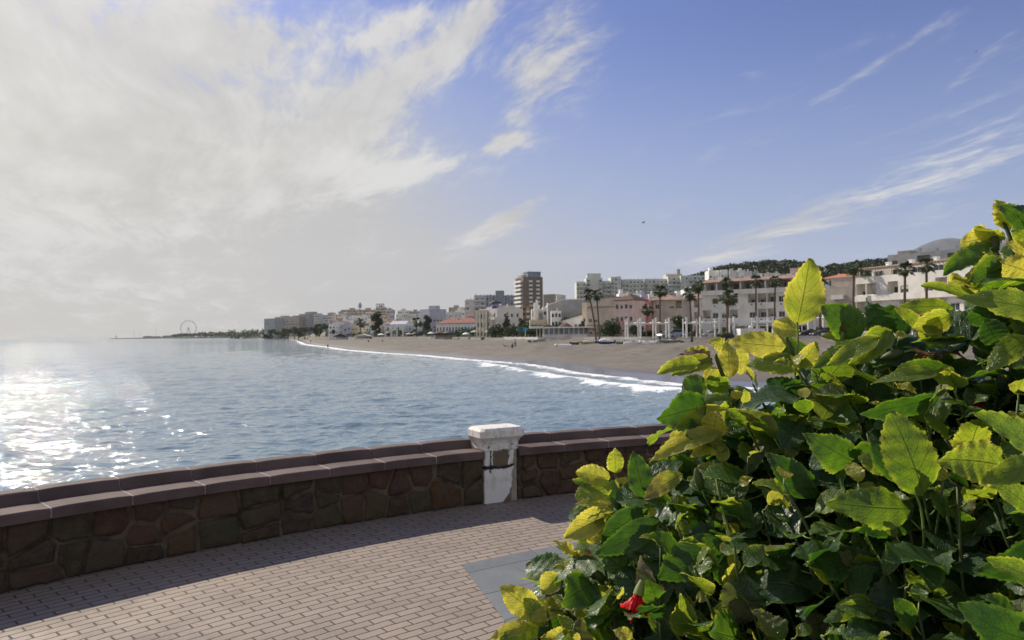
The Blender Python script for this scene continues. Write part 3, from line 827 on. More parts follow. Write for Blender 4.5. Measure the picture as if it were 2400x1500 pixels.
class Bld:
    def __init__(s, name, label, cat, pl, pr, w_m=None, depth=10, H=9, wall=None, group=None, z=None, trim=None):
        """front face runs from pl to pr, each (px, d); H metres above z"""
        a = Vector(((pl[0] - 1200) / F * pl[1], pl[1], 0)); b = Vector(((pr[0] - 1200) / F * pr[1], pr[1], 0))
        v = b - a
        s.W = v.length; s.D = depth; s.H = H; s.wall = wall or M_WHITE; s.trim = trim or s.wall
        if z is None: z = min(tz(*pl), tz(*pr)) - .1
        s.z = z
        s.root = empty(name, (a.x, a.y, z), math.atan2(v.y, v.x), label, cat, group)
        s.open = {'F': [], 'L': [], 'R': []}
        s.nwin = 0
        s.rng = random.Random(label)
    def loc(s, face, u, dep, z):
        if face == 'F': return Vector((u, dep, z)), 0
        if face == 'L': return Vector((dep, s.D - u, z)), -PI / 2
        return Vector((s.W - dep, u, z)), PI / 2
    def win(s, face, u0, u1, z0, z1, style=None, rec=.14):
        if s.nwin > 96: return
        s.open[face].append((u0, u1, z0, z1, rec + .1)); s.nwin += 1
        style = style or s.rng.choice(['open', 'open', 'half', 'q', 'shut'])
        l, r = s.loc(face, u0, rec, z0)
        link('window', win_mesh(u1 - u0, z1 - z0, style), s.root, l, r)
    def loggia(s, face, u0, u1, z0, z1, rec=1.5, door=True, parapet=0.95, ac=False):
        s.open[face].append((u0, u1, z0 + (parapet or 0), z1, rec))
        if door and s.nwin < 97:
            s.nwin += 1
            w = min(u1 - u0 - .3, 2.6)
            l, r = s.loc(face, (u0 + u1) / 2 - w / 2, rec - .07, z0 + .02)
            link('terrace_door', win_mesh(w, min(2.2, z1 - z0 - .15), s.rng.choice(['open', 'open', 'q', 'half'])), s.root, l, r)
    def balcony(s, face, u0, u1, z, dep=1.0, style='solid', m=None):
        l, r = s.loc(face, u0, 0, z)
        link('balcony', balcony_mesh(u1 - u0, dep, style, m or s.trim), s.root, l, r)
    def grid(s, face, floors, bays, kinds, ww=1.3, wh=1.25, sill=.95, z0=0, fh=None, style=None, u0=0, u1=None, bal='solid', bdep=1.0):
        """kinds: string per bay (repeated): w window, l loggia, b balcony with door, . blank, s small window"""
        U = (s.W if face == 'F' else s.D) if u1 is None else u1
        fh = fh or (s.H - z0) / floors
        bw = (U - u0) / bays
        for f in range(floors):
            for b in range(bays):
                k = kinds[f % len(kinds)] if isinstance(kinds, list) else kinds
                k = k[b % len(k)]
                c = u0 + bw * (b + .5); zz = z0 + f * fh
                if k == 'w':
                    w = min(ww, bw * .75); s.win(face, c - w / 2, c + w / 2, zz + sill, zz + min(sill + wh, fh - .3), style)
                elif k == 's':
                    s.win(face, c - .35, c + .35, zz + 1.2, zz + 1.9, style)
                elif k == 'd':
                    w = min(1.6, bw * .6); s.win(face, c - w / 2, c + w / 2, zz + .1, zz + 2.2, style)
                elif k == 'l':
                    s.loggia(face, u0 + bw * b + .18, u0 + bw * (b + 1) - .18, zz + .08, zz + fh - .35)
                elif k == 'b':
                    w = min(1.8, bw * .6); s.win(face, c - w / 2, c + w / 2, zz + .13, zz + 2.25, style)
                    s.balcony(face, u0 + bw * b + .1, u0 + bw * (b + 1) - .1, zz, bdep, bal)
    def face(s, mb, f):
        U = s.W if f == 'F' else s.D
        if f == 'F': o, u, nrm = Vector((0, 0, 0)), Vector((1, 0, 0)), Vector((0, 1, 0))
        elif f == 'L': o, u, nrm = Vector((0, s.D, 0)), Vector((0, -1, 0)), Vector((1, 0, 0))
        else: o, u, nrm = Vector((s.W, 0, 0)), Vector((0, 1, 0)), Vector((-1, 0, 0))
        ops = [(max(.02, a), min(U - .02, b), max(.02, c), min(s.H - .02, d), r) for a, b, c, d, r in s.open[f]]
        ops = [q for q in ops if q[1] > q[0] and q[3] > q[2]]
        xs = sorted({0, U, *[q[0] for q in ops], *[q[1] for q in ops]}); zs = sorted({0, s.H, *[q[2] for q in ops], *[q[3] for q in ops]})
        Pt = lambda a, z, d=0: o + u * a + nrm * d + Vector((0, 0, z))
        for i in range(len(zs) - 1):
            zc = (zs[i] + zs[i + 1]) / 2; run = None
            for j in range(len(xs) - 1):
                xc = (xs[j] + xs[j + 1]) / 2
                solid = not any(q[0] < xc < q[1] and q[2] < zc < q[3] for q in ops)
                if solid and run is None: run = xs[j]
                if not solid and run is not None:
                    mb.quad(Pt(run, zs[i]), Pt(xs[j], zs[i]), Pt(xs[j], zs[i + 1]), Pt(run, zs[i + 1])); run = None
            if run is not None: mb.quad(Pt(run, zs[i]), Pt(U, zs[i]), Pt(U, zs[i + 1]), Pt(run, zs[i + 1]))
        for a, b, c, d, r in ops:
            zl = c - (.95 if r > 1 else 0)
            mb.quad(Pt(a, c), Pt(b, c), Pt(b, c, .12 if r > 1 else r), Pt(a, c, .12 if r > 1 else r))
            if r > 1:
                mb.quad(Pt(a, c, .12), Pt(b, c, .12), Pt(b, zl, .12), Pt(a, zl, .12))
                mb.quad(Pt(a, zl, .12), Pt(b, zl, .12), Pt(b, zl, r), Pt(a, zl, r))
            mb.quad(Pt(a, d), Pt(a, d, r), Pt(b, d, r), Pt(b, d))
            mb.quad(Pt(a, zl, r), Pt(b, zl, r), Pt(b, d, r), Pt(a, d, r))
            for q in (a, b):
                mb.quad(Pt(q, c), Pt(q, d), Pt(q, d, r), Pt(q, c, r))
                if r > 1: mb.quad(Pt(q, zl, .12), Pt(q, c, .12), Pt(q, c, r), Pt(q, zl, r))
    def done(s, roof='flat', rm=None, par=.5, over=.4, rh=1.8, hut=None, chim=0, cornice=False, fname='wall'):
        w = MB()
        for f in 'FLR': s.face(w, f)
        w.quad((s.W, s.D, 0), (0, s.D, 0), (0, s.D, s.H), (s.W, s.D, s.H))
        if roof == 'flat':
            t = .22; P_ = s.H + par
            for x0, x1, y0, y1 in ((0, s.W, 0, t), (0, s.W, s.D - t, s.D), (0, t, t, s.D - t), (s.W - t, s.W, t, s.D - t)):
                w.box(x0, x1, y0, y1, s.H, P_)
        w.build(fname, s.wall, s.root, fix=False)
        r = MB()
        if roof == 'flat':
            r.box(.221, s.W - .221, .221, s.D - .221, s.H - .2, s.H + .05)
            r.build('roof', rm or M_ROOF, s.root)
        elif roof == 'hip':
            o = over; k = min(s.W, s.D) / 2 + o
            a = [(-o, -o, s.H), (s.W + o, -o, s.H), (s.W + o, s.D + o, s.H), (-o, s.D + o, s.H)]
            lo = [(x, y, z - .15) for x, y, z in a]
            if s.W >= s.D: t = [(k - o, s.D / 2, s.H + rh), (s.W - k + o, s.D / 2, s.H + rh)]; fs = [(0, 1, 5, 4), (1, 2, 5), (2, 3, 4, 5), (3, 0, 4)]
            else: t = [(s.W / 2, k - o, s.H + rh), (s.W / 2, s.D - k + o, s.H + rh)]; fs = [(0, 1, 4), (1, 2, 5, 4), (2, 3, 5), (3, 0, 4, 5)]
            r.add(a + t + lo, fs + [(6, 7, 1, 0), (7, 8, 2, 1), (8, 9, 3, 2), (9, 6, 0, 3), (9, 8, 7, 6)])
            r.build('roof', rm or M_TILE, s.root)
        elif roof == 'gable':      # ridge along the front
            o = over
            r.prism([(-o, 0), (s.D / 2, 0), (s.D + o, 0)], 0, 1) if False else None
            A = [(-o, -o, s.H), (s.W + o, -o, s.H), (s.W + o, s.D / 2, s.H + rh), (-o, s.D / 2, s.H + rh), (s.W + o, s.D + o, s.H), (-o, s.D + o, s.H)]
            B = [(x, y, z - .18) for x, y, z in A]
            r.add(A + B, [(0, 1, 2, 3), (3, 2, 4, 5), (7, 6, 9, 8), (8, 9, 11, 10), (0, 3, 9, 6), (3, 5, 11, 9), (1, 7, 8, 2), (2, 8, 10, 4), (0, 6, 7, 1), (5, 4, 10, 11)])
            r.build('roof', rm or M_TILE, s.root)
            g = MB()
            for x in (0.0, s.W): g.add([(x, 0, s.H), (x, s.D, s.H), (x, s.D / 2, s.H + rh * .93)], [(0, 1, 2)])
            g.build('gable_wall', s.wall, s.root)
        elif roof == 'shed':       # slopes along the front from low left to high right
            A = [(-over, -over, s.H), (s.W + over, -over, s.H + rh), (s.W + over, s.D + over, s.H + rh), (-over, s.D + over, s.H)]
            r.add(A + [(x, y, z + .2) for x, y, z in A], [(3, 2, 1, 0), (4, 5, 6, 7), (0, 1, 5, 4), (1, 2, 6, 5), (2, 3, 7, 6), (3, 0, 4, 7)])
            r.build('roof', rm or M_DARKTILE, s.root)
            g = MB()
            for y in (0.0, s.D): g.add([(0, y, s.H), (s.W, y, s.H), (s.W, y, s.H + rh)], [(0, 1, 2)])
            g.quad((s.W, 0, s.H), (s.W, s.D, s.H), (s.W, s.D, s.H + rh), (s.W, 0, s.H + rh))
            g.build('gable_wall', s.wall, s.root)
        if hut:
            for (x0, x1, h) in hut:
                h_ = MB(); h_.box(x0 * s.W, x1 * s.W, s.D * .3, s.D * .75, s.H + .055, s.H + h)
                h_.cur = 1; h_.box(x0 * s.W - .15, x1 * s.W + .15, s.D * .3 - .15, s.D * .75 + .15, s.H + h, s.H + h + .18)
                h_.build('stair_hut', [s.wall, s.trim], s.root)
        for i in range(chim):
            c = MB(); x = s.W * (i + .5 + s.rng.uniform(-.3, .3)) / chim; y = s.D * s.rng.uniform(.25, .6); hh = s.rng.uniform(.9, 1.7)
            z0 = s.H + (.055 if roof == 'flat' else rh * .35)
            c.box(x - .28, x + .28, y - .28, y + .28, z0, z0 + hh); c.box(x - .36, x + .36, y - .36, y + .36, z0 + hh, z0 + hh + .12)
            c.build('chimney', s.wall, s.root)
        return s
def ztop(px, py, d): return W(px, py, d).z

# ------------------------------------------------------------------ plants of the town
def m_leafy(name, a, b, rough=0.6, trans=0.0):
    if name in MATS: return MATS[name]
    m = bpy.data.materials.new(name); m.use_nodes = True
    n = NT(m.node_tree)
    pos = n.n('ShaderNodeNewGeometry').outputs
    t = n.n('ShaderNodeAttribute', attribute_name='tone').outputs['Fac']
    f = n.noise(pos['Position'], 0.9, 3.0)
    c = n.mix(n.m('ADD', n.m('MULTIPLY', t, 0.6), n.m('MULTIPLY', f, 0.4)), a, b)
    p = n.n('ShaderNodeBsdfPrincipled', {'Base Color': c, 'Roughness': rough, 'Specular IOR Level': 0.3})
    if trans:
        tr = n.n('ShaderNodeBsdfTranslucent', {'Color': c})
        p = n.n('ShaderNodeMixShader', {0: trans, 1: p.outputs[0], 2: tr.outputs[0]})
    n.n('ShaderNodeOutputMaterial', {'Surface': p.outputs[0]})
    MATS[name] = m
    return m
M_PINE = m_leafy('pine_foliage', (0.018, 0.034, 0.016), (0.05, 0.075, 0.032), trans=.15)
M_TREE = m_leafy('tree_foliage', (0.025, 0.045, 0.018), (0.075, 0.11, 0.04), trans=.2)
M_OLIVE = m_leafy('olive_foliage', (0.05, 0.06, 0.03), (0.12, 0.13, 0.06), trans=.2)
M_PALM = m_leafy('palm_fronds', (0.028, 0.048, 0.02), (0.085, 0.12, 0.045), trans=.2)
M_DEADP = m_leafy('dry_fronds', (0.10, 0.075, 0.04), (0.20, 0.15, 0.085))
M_BARK = mat('bark', (0.14, 0.105, 0.075), 0.95, 0.25, 3, 0.02, 12)
def crown_arrays(rng, lobes, n, size):
    """leaf clumps through the volume of several lobes -> verts, faces, tones"""
    V = []; T = []
    wts = np.array([l[3] * l[4] * l[5] for l in lobes]); wts = wts / wts.sum()
    for (cx, cy, cz, rx, ry, rz), w in zip(lobes, wts):
        k = max(6, int(n * w))
        d = rng.normal(size=(k, 3)); d /= np.linalg.norm(d, axis=1)[:, None]
        r = rng.uniform(0.25, 1.0, k) ** 0.45 * rng.uniform(.85, 1.12, k)
        p = np.array([cx, cy, cz]) + d * r[:, None] * np.array([rx, ry, rz])
        s = size * rng.uniform(.55, 1.35, k)
        a = rng.normal(size=(k, 3)); a /= np.linalg.norm(a, axis=1)[:, None]
        b = np.cross(a, rng.normal(size=(k, 3))); b /= np.linalg.norm(b, axis=1)[:, None]
        a *= s[:, None]; b *= (s * rng.uniform(.4, .9, k))[:, None]
        V.append(np.stack([p - a - b * .3, p + b, p + a + b * .2, p - b], 1).reshape(-1, 3))
        T.append(np.repeat(rng.uniform(0, 1, k), 4))
    V = np.concatenate(V); T = np.concatenate(T)
    return V, np.arange(len(V)).reshape(-1, 4), T
def tree(name, label, cat, px, d, h, w, shape='round', m=None, n=900, size=.35, seed=0, group=None, trunk=.25, z=None, base=None):
    rng = np.random.default_rng(seed)
    x = (px - 1200) / F * d
    z = tz(px, d) - .1 if z is None else z
    root = empty(name, (x, d, z), 0, label, cat, group)
    lobes = []
    r = w / 2
    if shape == 'cone':
        for i in range(7):
            q = i / 6; rr = r * (1 - q * .85); lobes.append((rng.uniform(-.1, .1) * r, 0, h * (.18 + .76 * q), rr, rr, h * .10))
    elif shape == 'flat':
        for i in range(6): a = rng.uniform(0, 2 * PI); lobes.append((math.cos(a) * r * .5, math.sin(a) * r * .5, h * rng.uniform(.72, .86), r * .55, r * .55, h * .14))
    elif shape == 'tall':
        for i in range(8): q = i / 7; a = rng.uniform(0, 2 * PI); lobes.append((math.cos(a) * r * .4, math.sin(a) * r * .4, h * (.3 + .62 * q), r * (.62 - .25 * abs(q - .4)), r * .5, h * .12))
    else:
        for i in range(8): a = rng.uniform(0, 2 * PI); lobes.append((math.cos(a) * r * .48, math.sin(a) * r * .48, h * rng.uniform(.38, .8), r * rng.uniform(.4, .6), r * .5, h * rng.uniform(.14, .24)))
    V, Fc, T = crown_arrays(rng, lobes, n, size)
    link('crown', np_mesh('crown', V, Fc, m or M_TREE, False, {'tone': T}), root)
    t = MB(); lean = rng.uniform(-.4, .4)
    t.tube([(0, 0, -.3), (lean * .3, 0, h * .25), (lean, 0, h * .6), (lean, 0, h * .85)], [trunk, trunk * .8, trunk * .5, trunk * .15], 7)
    for i in range(4):
        a = rng.uniform(0, 2 * PI); q = rng.uniform(.25, .5)
        t.tube([(lean * q, 0, h * q), (math.cos(a) * r * .3, math.sin(a) * r * .3, h * (q + .15)), (math.cos(a) * r * .6, math.sin(a) * r * .6, h * (q + .26))], [trunk * .45, trunk * .3, trunk * .1], 5)
    t.build('trunk', M_BARK, root, smooth=True)
    return root

def frond_geo(rng, r, live=True):
    """one fan frond: stalk leaving the head plus a pleated fan of pointed blades"""
    V = []; Fs = []
    a = rng.uniform(0, 2 * PI)
    el = rng.uniform(-.65, 1.35) if live else rng.uniform(-1.5, -.9)
    dirv = np.array([math.cos(a) * math.cos(el), math.sin(a) * math.cos(el), math.sin(el)])
    L = r * rng.uniform(.42, .6)
    p1 = dirv * L * (1 if live else .5)
    p1[2] -= .12 * r * (1 - math.sin(el)) * .5
    side = np.cross(dirv, [0, 0, 1.0]); side /= max(1e-6, np.linalg.norm(side))
    up = np.cross(side, dirv)
    w = .03
    V += [np.zeros(3) - side * w, np.zeros(3) + side * w, p1 + side * w, p1 - side * w]; Fs.append((0, 1, 2, 3))
    k = 13; fl = r * rng.uniform(.45, .62)
    out = dirv * .9 + up * -.25; out /= np.linalg.norm(out)
    for i in range(k):
        t = (i / (k - 1) - .5) * 2.5
        dv = out * math.cos(t) + side * math.sin(t)
        tip = p1 + dv * fl * rng.uniform(.85, 1.1) * (1 - .18 * abs(t)) - np.array([0, 0, 1]) * (.18 + .12 * abs(t)) * fl
        mid = p1 + dv * fl * .5
        sw = np.cross(dv, up); sw /= max(1e-6, np.linalg.norm(sw)); sw *= fl * .075
        b = len(V)
        V += [p1, mid + sw, tip, mid - sw]; Fs.append((b, b + 1, b + 2, b + 3))
    return V, Fs
def palm_mesh(seed, r, n):
    rng = np.random.default_rng(seed)
    V = []; Fs = []; T = []
    for i in range(n):
        v, f = frond_geo(rng, r)
        b = len(V); V += v; Fs += [tuple(b + q for q in g) for g in f]; T += [rng.uniform(0, 1)] * len(v)
    live = np_mesh('crown', np.array(V), np.array(Fs), M_PALM, False, {'tone': np.array(T)})
    V = []; Fs = []; T = []
    for i in range(n // 2):
        v, f = frond_geo(rng, r * .75, False)
        b = len(V); V += v; Fs += [tuple(b + q for q in g) for g in f]; T += [rng.uniform(0, 1)] * len(v)
    dead = np_mesh('dry_skirt', np.array(V), np.array(Fs), M_DEADP, False, {'tone': np.array(T)})
    return live, dead
PALMS = [palm_mesh(i, 1.0, n) for i, n in ((1, 34), (2, 30), (3, 40))]
def palm(px, py, d, label, r=2.0, var=0, lean=0.0, group='palms along the beach promenade', trunk=.19, cat='palm', wob=.3):
    q_ = random.Random(label + 'v'); lean += q_.uniform(-.5, .5); r *= q_.uniform(.88, 1.15)
    x = (px - 1200) / F * d; z = tz(px, d)
    top = W(px, py, d).z; h = top - z
    root = empty('palm_tree', (x - lean, d, z), 0, label, cat, group)
    t = MB(); rs = []
    pts = []
    for i in range(9):
        q = i / 8; pts.append((lean * q ** 1.6, wob * math.sin(q * 3) * .3, h * q - (.2 if i == 0 else 0)))
        rs.append(trunk * (1.5 if i == 0 else 1.15 - .35 * q) * (1.25 if i == 8 else 1))
    t.tube(pts, rs, 9); t.build('trunk', M_BARK, root, smooth=True)
    rr = random.Random(label).uniform(0, 6)
    live, dead = PALMS[var]
    for nm, me in (('crown', live), ('dry_skirt', dead)):
        o = link(nm, me, root, (lean, 0, h), rr); o.scale = (r, r, r)
    return root
# ------------------------------------------------------------------ the beachfront blocks (right)
def long_block():
    zb = 0.1; H = ztop(1648, 690, 178) - zb
    b = Bld('apartment_building', 'long white four storey apartment block with dark terraces behind the palms and white pergolas', 'building', (1646, 178), (1893, 162), depth=13, H=H, wall=M_OFF, z=zb)
    fh = H / 3.0
    U = b.W
    # three full storeys, mixed windows and deep loggias, projecting white blind piers between
    pats = ['.wwl.wllw.w', 'lwwl.wllw.w', '.wwl.lllw.w']
    n = 11
    for f, pt in enumerate(pats):
        bw = U / n
        for i, k in enumerate(pt):
            u0 = bw * i; zz = f * fh
            if k == 'w': b.win('F', u0 + bw * .18, u0 + bw * .82, zz + 1.0, zz + 2.35, b.rng.choice(['open', 'brown', 'open', 'q']))
            elif k == 'l': b.loggia('F', u0 + .12, u0 + bw - .12, zz + .1, zz + fh - .45)
            if k in 'wl' and b.rng.random() < .75:
                a = MB(); a.box(0, 1.0, -.42, -.004, 0, .68); a.cur = 1; a.box(.2, .8, -.43, -.42, .12, .56)
                l, r = b.loc('F', u0 + bw * .5 - .5, 0, zz + .15 + (.0 if k == 'w' else .1))
                link('air_conditioner', a.mesh('air_conditioner', [M_WPAINT, M_METAL]), b.root, l, r)
    b.grid('L', 3, 3, 'w.w', fh=fh)
    b.balcony('F', 0.1, U - .1, H - .25, 0.75, 'solid')
    b.done(par=.25)
    # set-back top storey with a tiled canopy and terraces
    t = MB(); t.box(.4, U - .4, 2.6, 11.5, H + .055, H + 2.75)
    t.build('top_storey', M_BEIGE, b.root)
    for i in range(9):
        x = .6 + (U - 1.2) * i / 8
        w = MB(); w.box(x - .14, x + .14, .3, 2.59, H + .255, H + 2.6); w.build('terrace_divider', M_OFF, b.root)
        if i < 8: link('terrace_door', win_mesh(2.2, 2.0, b.rng.choice(['open', 'q', 'brown'])), b.root, (x + .5, 2.5, H + .3), 0)
    r = MB(); r.prism([(0, 0)], 0, 0) if False else None
    r.add([(0, -.2, H + 2.55), (U, -.2, H + 2.55), (U, 3.0, H + 3.35), (0, 3.0, H + 3.35), (0, -.2, H + 2.75), (U, -.2, H + 2.75), (U, 3.0, H + 3.6), (0, 3.0, H + 3.6)], [(3, 2, 1, 0), (4, 5, 6, 7), (0, 1, 5, 4), (1, 2, 6, 5), (2, 3, 7, 6), (3, 0, 4, 7)])
    r.build('tiled_canopy', M_TILE, b.root)
    for i in range(7):
        c = MB(); x = U * (i + .6) / 7.3; c.box(x - .4, x + .4, 5, 5.8, H + 2.75, H + 3.9 + .5 * (i % 3 == 0)); c.box(x - .5, x + .5, 4.9, 5.9, H + 4.0 + .5 * (i % 3 == 0), H + 4.12 + .5 * (i % 3 == 0)); c.build('chimney', M_WHITE, b.root)
    # ground floor canopy
    g = MB(); g.box(U * .35, U, -3.2, -.01, 2.55, 2.75)
    for i in range(6): x = U * (.36 + .63 * i / 5); g.box(x - .1, x + .1, -3.15, -2.95, 0, 2.55)
    g.build('arcade_canopy', M_WPAINT, b.root)
long_block()

def right_block():
    zb = 0.1; d0, d1 = 150, 108
    H = ztop(2008, 662, d0) - zb
    b = Bld('apartment_building', 'cream white apartment block with wooden pergolas on its terraces, nearest and rightmost behind the hibiscus', 'building', (2007, d0), (2560, d1), depth=13, H=H, wall=M_OFF, z=zb)
    fh = H / 3.0; U = b.W; n = 17; bw = U / n
    pats = ['wl.wlw.wlwwl.wlwl', 'lw.wbw.lwwl.wlwwl', 'll.lw.wllw.llwlll']
    for f, pt in enumerate(pats):
        for i, k in enumerate(pt):
            u0 = bw * i; zz = f * fh
            if k == 'w': b.win('F', u0 + bw * .15, u0 + bw * .85, zz + .95, zz + 2.3, b.rng.choice(['open', 'bars', 'q', 'half']))
            elif k in 'lb': b.loggia('F', u0 + .1, u0 + bw - .1, zz + .1, zz + fh - .4)
            if k in 'wl' and b.rng.random() < .8:
                l, r = b.loc('F', u0 + bw * .5 - .55, 0, zz + .15)
                a = MB(); a.box(0, 1.1, -.42, -.004, 0, .7); a.cur = 1; a.box(.2, .9, -.43, -.42, .12, .56)
                link('air_conditioner', a.mesh('air_conditioner', [M_WPAINT, M_METAL]), b.root, l, r)
    b.grid('L', 3, 3, 'w.w', fh=fh)
    b.balcony('F', 0.1, U - .1, H - fh - .2, 0.7, 'solid')
    b.done(par=.9)
    t = MB(); t.box(.8, U - .5, 3.4, 12, H + .055, H + 2.8); t.build('top_storey', M_OFF, b.root)
    for i in range(10):
        x = 1.5 + (U - 3) * i / 9
        link('terrace_door', win_mesh(2.2, 2.1, 'open'), b.root, (x, 3.3, H + .1), 0)
    p = MB()
    for i in range(56):
        x = .6 + (U - 1.2) * i / 55; p.box(x - .06, x + .06, .2, 3.39, H + 2.45, H + 2.62)
    for i in range(12):
        x = .6 + (U - 1.2) * i / 11; p.box(x - .1, x + .1, .4, .6, H + .055, H + 2.45)
    p.box(.5, U - .5, .35, .65, H + 2.62, H + 2.8)
    p.build('terrace_pergola', mat('pergola_wood', (.46, .36, .27), .8, .1, 3), b.root)
    for i in range(8):
        c = MB(); x = U * (i + .4) / 8; c.box(x - .35, x + .35, 6, 6.8, H + 2.8, H + 3.9); c.box(x - .45, x + .45, 5.9, 6.9, H + 3.9, H + 4.02); c.build('chimney', M_WHITE, b.root)
right_block()

b = Bld('apartment_building', 'plain beige block with a bare wall between the two long white blocks', 'building', (1893, 186), (2006, 176), depth=12, H=ztop(1960, 678, 180) - .1, wall=M_BEIGE, z=.1)
b.win('F', b.W * .60, b.W * .72, 6.6, 7.9, 'open'); b.win('F', b.W * .2, b.W * .3, 6.6, 7.8, 'open'); b.win('F', b.W * .62, b.W * .74, 3.1, 4.4, 'q')
b.balcony('F', b.W * .55, b.W * .78, 8.9, .9, 'solid', M_WHITE)
b.done(par=.5, hut=[(.35, .95, 3.0)], chim=4)
b = Bld('apartment_building', 'grey penthouse block with rooftop chimneys and satellite dishes above the rightmost cream block', 'building', (2083, 182), (2420, 158), depth=12, H=ztop(2085, 602, 182) - .1, wall=M_GREY, z=.1, trim=M_OFF)
b.grid('F', 6, 9, ['.........', '.........', '.........', '.........', 'wlwwlwlwl', 'w.lwl.lwl'])
b.done(par=.4, hut=[(.03, .12, 1.4)], chim=9)
b = Bld('apartment_building', 'tall white block with stacked balcony bands, far right behind the top hibiscus shoot', 'building', (2335, 262), (2470, 250), depth=16, H=ztop(2400, 556, 255) - 10, wall=M_OFF, z=10)
b.grid('F', 9, 6, 'bwbbwb', bal='solid', bdep=1.2); b.done(hut=[(.3, .5, 2.5)])

# second row, behind the long block
b = Bld('town_house', 'row of beige terraced houses with a tiled canopy peering over the long white block', 'building', (1648, 232), (1768, 226), depth=12, H=ztop(1700, 660, 230) - 6, wall=M_BEIGE, z=6)
b.grid('F', 4, 12, ['.', '.', 'w', 'l'], ww=1.3); b.done(par=.6, rm=M_TILE, chim=6)
b = Bld('town_house', 'white flat roofed house behind the right half of the long white block', 'building', (1792, 240), (1828, 238), depth=10, H=ztop(1810, 644, 240) - 8, wall=M_OFF, z=8)
b.grid('F', 4, 3, ['.', '.', 'w', 'w']); b.done(par=.5, chim=2)
b = Bld('town_house', 'pinkish house with a roof terrace directly behind the tall backlit leaf', 'building', (1832, 244), (1893, 240), depth=10, H=ztop(1860, 645, 242) - 8, wall=M_PALEPINK, z=8)
b.grid('F', 4, 4, ['.', '.', 'w', 'l']); b.done(par=.5, hut=[(.3, .6, 2.4)])
b = Bld('town_house', 'white house with an orange tiled roof above the plain beige block', 'building', (1925, 235), (2008, 228), depth=10, H=ztop(1960, 652, 232) - 8, wall=M_WHITE, z=8)
b.grid('F', 4, 5, ['.', '.', 'w', 'wdwww']); b.done('hip', mat('orange_tile', (.50, .19, .10), .9, .2, 1.2), rh=1.6, chim=2)
b = Bld('town_house', 'white blue shaded cube house below the pine wood, left of the row of hillside houses', 'building', (1663, 430), (1688, 430), depth=9, H=ztop(1675, 634, 430) - tz(1675, 430), wall=M_WHITE)
b.grid('F', 5, 3, 'wdw'); b.done(hut=[(.2, .5, 2.4)])
b = Bld('town_house', 'narrow white hillside house with a blue awning below the pine wood', 'building', (1690, 425), (1707, 424), depth=9, H=ztop(1698, 633, 425) - tz(1698, 425), wall=M_WHITE)
b.grid('F', 5, 2, 'wd'); b.done()
a_ = MB(); a_.box(-.2, b.W + .2, -1.8, -.01, 6.0, 6.25); a_.build('awning', M_BLUE, b.root)
for i, (p0, p1, py, m_, lb) in enumerate([(1711, 1729, 636, M_OFF, 'first from the left'), (1730, 1748, 635, M_WHITE, 'second from the left'), (1749, 1764, 637, M_OFF, 'third from the left'), (1765, 1781, 638, M_GREY, 'rightmost')]):
    b = Bld('town_house', f'small flat roofed house below the pine wood, {lb} of four', 'building', (p0, 420), (p1, 419), depth=9, H=ztop(p0, py, 420) - tz(p0, 420), wall=m_, group='row of four houses below the pine wood')
    b.grid('F', 4, 3, ['.', 'w', 'dww', 'wwd']); b.done(hut=[(.1 + .1 * i, .5, 1.6)], chim=1)

# ------------------------------------------------------------------ middle of the town
b = Bld('villa', 'beige three storey villa with a salmon tiled hip roof right of the pink house', 'building', (1516, 200), (1600, 196), depth=11, H=ztop(1560, 703, 198) - .1, wall=M_BEIGE, z=.1)
b.grid('F', 3, 5, ['w.w.w', 'lw.ww', 'lw.wl'], ww=1.2); b.done('hip', M_TILE, rh=1.7, chim=1)
b = Bld('villa', 'lower tiled roof villa between the salmon roofed villa and the long white block', 'building', (1596, 214), (1656, 210), depth=11, H=ztop(1620, 700, 212) - .1, wall=M_OFF, z=.1)
b.grid('F', 3, 4, 'w.lw'); b.done('hip', M_TILE, rh=1.6, chim=2)
b = Bld('pink_house', 'pale pink house front with a turret window and brown hip roof', 'building', (1441, 196), (1484, 192), depth=7, H=ztop(1460, 703, 194) - .1, wall=M_PALEPINK, z=.1, trim=M_PINK)
b.grid('F', 3, 4, ['w.dw', 'bwbw', 'wwww'], ww=.9); b.done('hip', M_DARKTILE, rh=1.7, over=.3)
b = Bld('pink_house', 'deep pink house wing with a sloping top right of the pale pink front', 'building', (1485, 198), (1515, 196), depth=9, H=ztop(1500, 706, 197) - .1, wall=M_PINK, z=.1)
b.win('F', .6, 1.5, 5.2, 6.2, 'open'); b.done('hip', M_PINK, rh=.9, over=.05)
b = Bld('town_house', 'beige house with a brown cornice line behind the pair of tall palms', 'building', (1377, 214), (1442, 208), depth=10, H=ztop(1400, 719, 212) - .1, wall=M_BEIGE, z=.1, trim=M_BROWN)
b.grid('F', 2, 5, ['w.www', 'ww.ww'], ww=1.1, fh=3.3)
for zz in (3.4, b.H - .25):
    c = MB(); c.box(-.15, b.W + .15, -.2, -.005, zz, zz + .22); c.build('cornice', M_BROWN, b.root)
b.done(par=.3, hut=[(.25, .8, 2.7)])
b = Bld('town_house', 'narrow cream yellow gable end beside the tall palms', 'building', (1364, 216), (1376.5, 215), depth=9, H=ztop(1370, 712, 216) - .1, wall=M_CREAM, z=.1)
b.win('F', .4, 1.1, 4.6, 5.6, 'open'); b.done(par=.3)
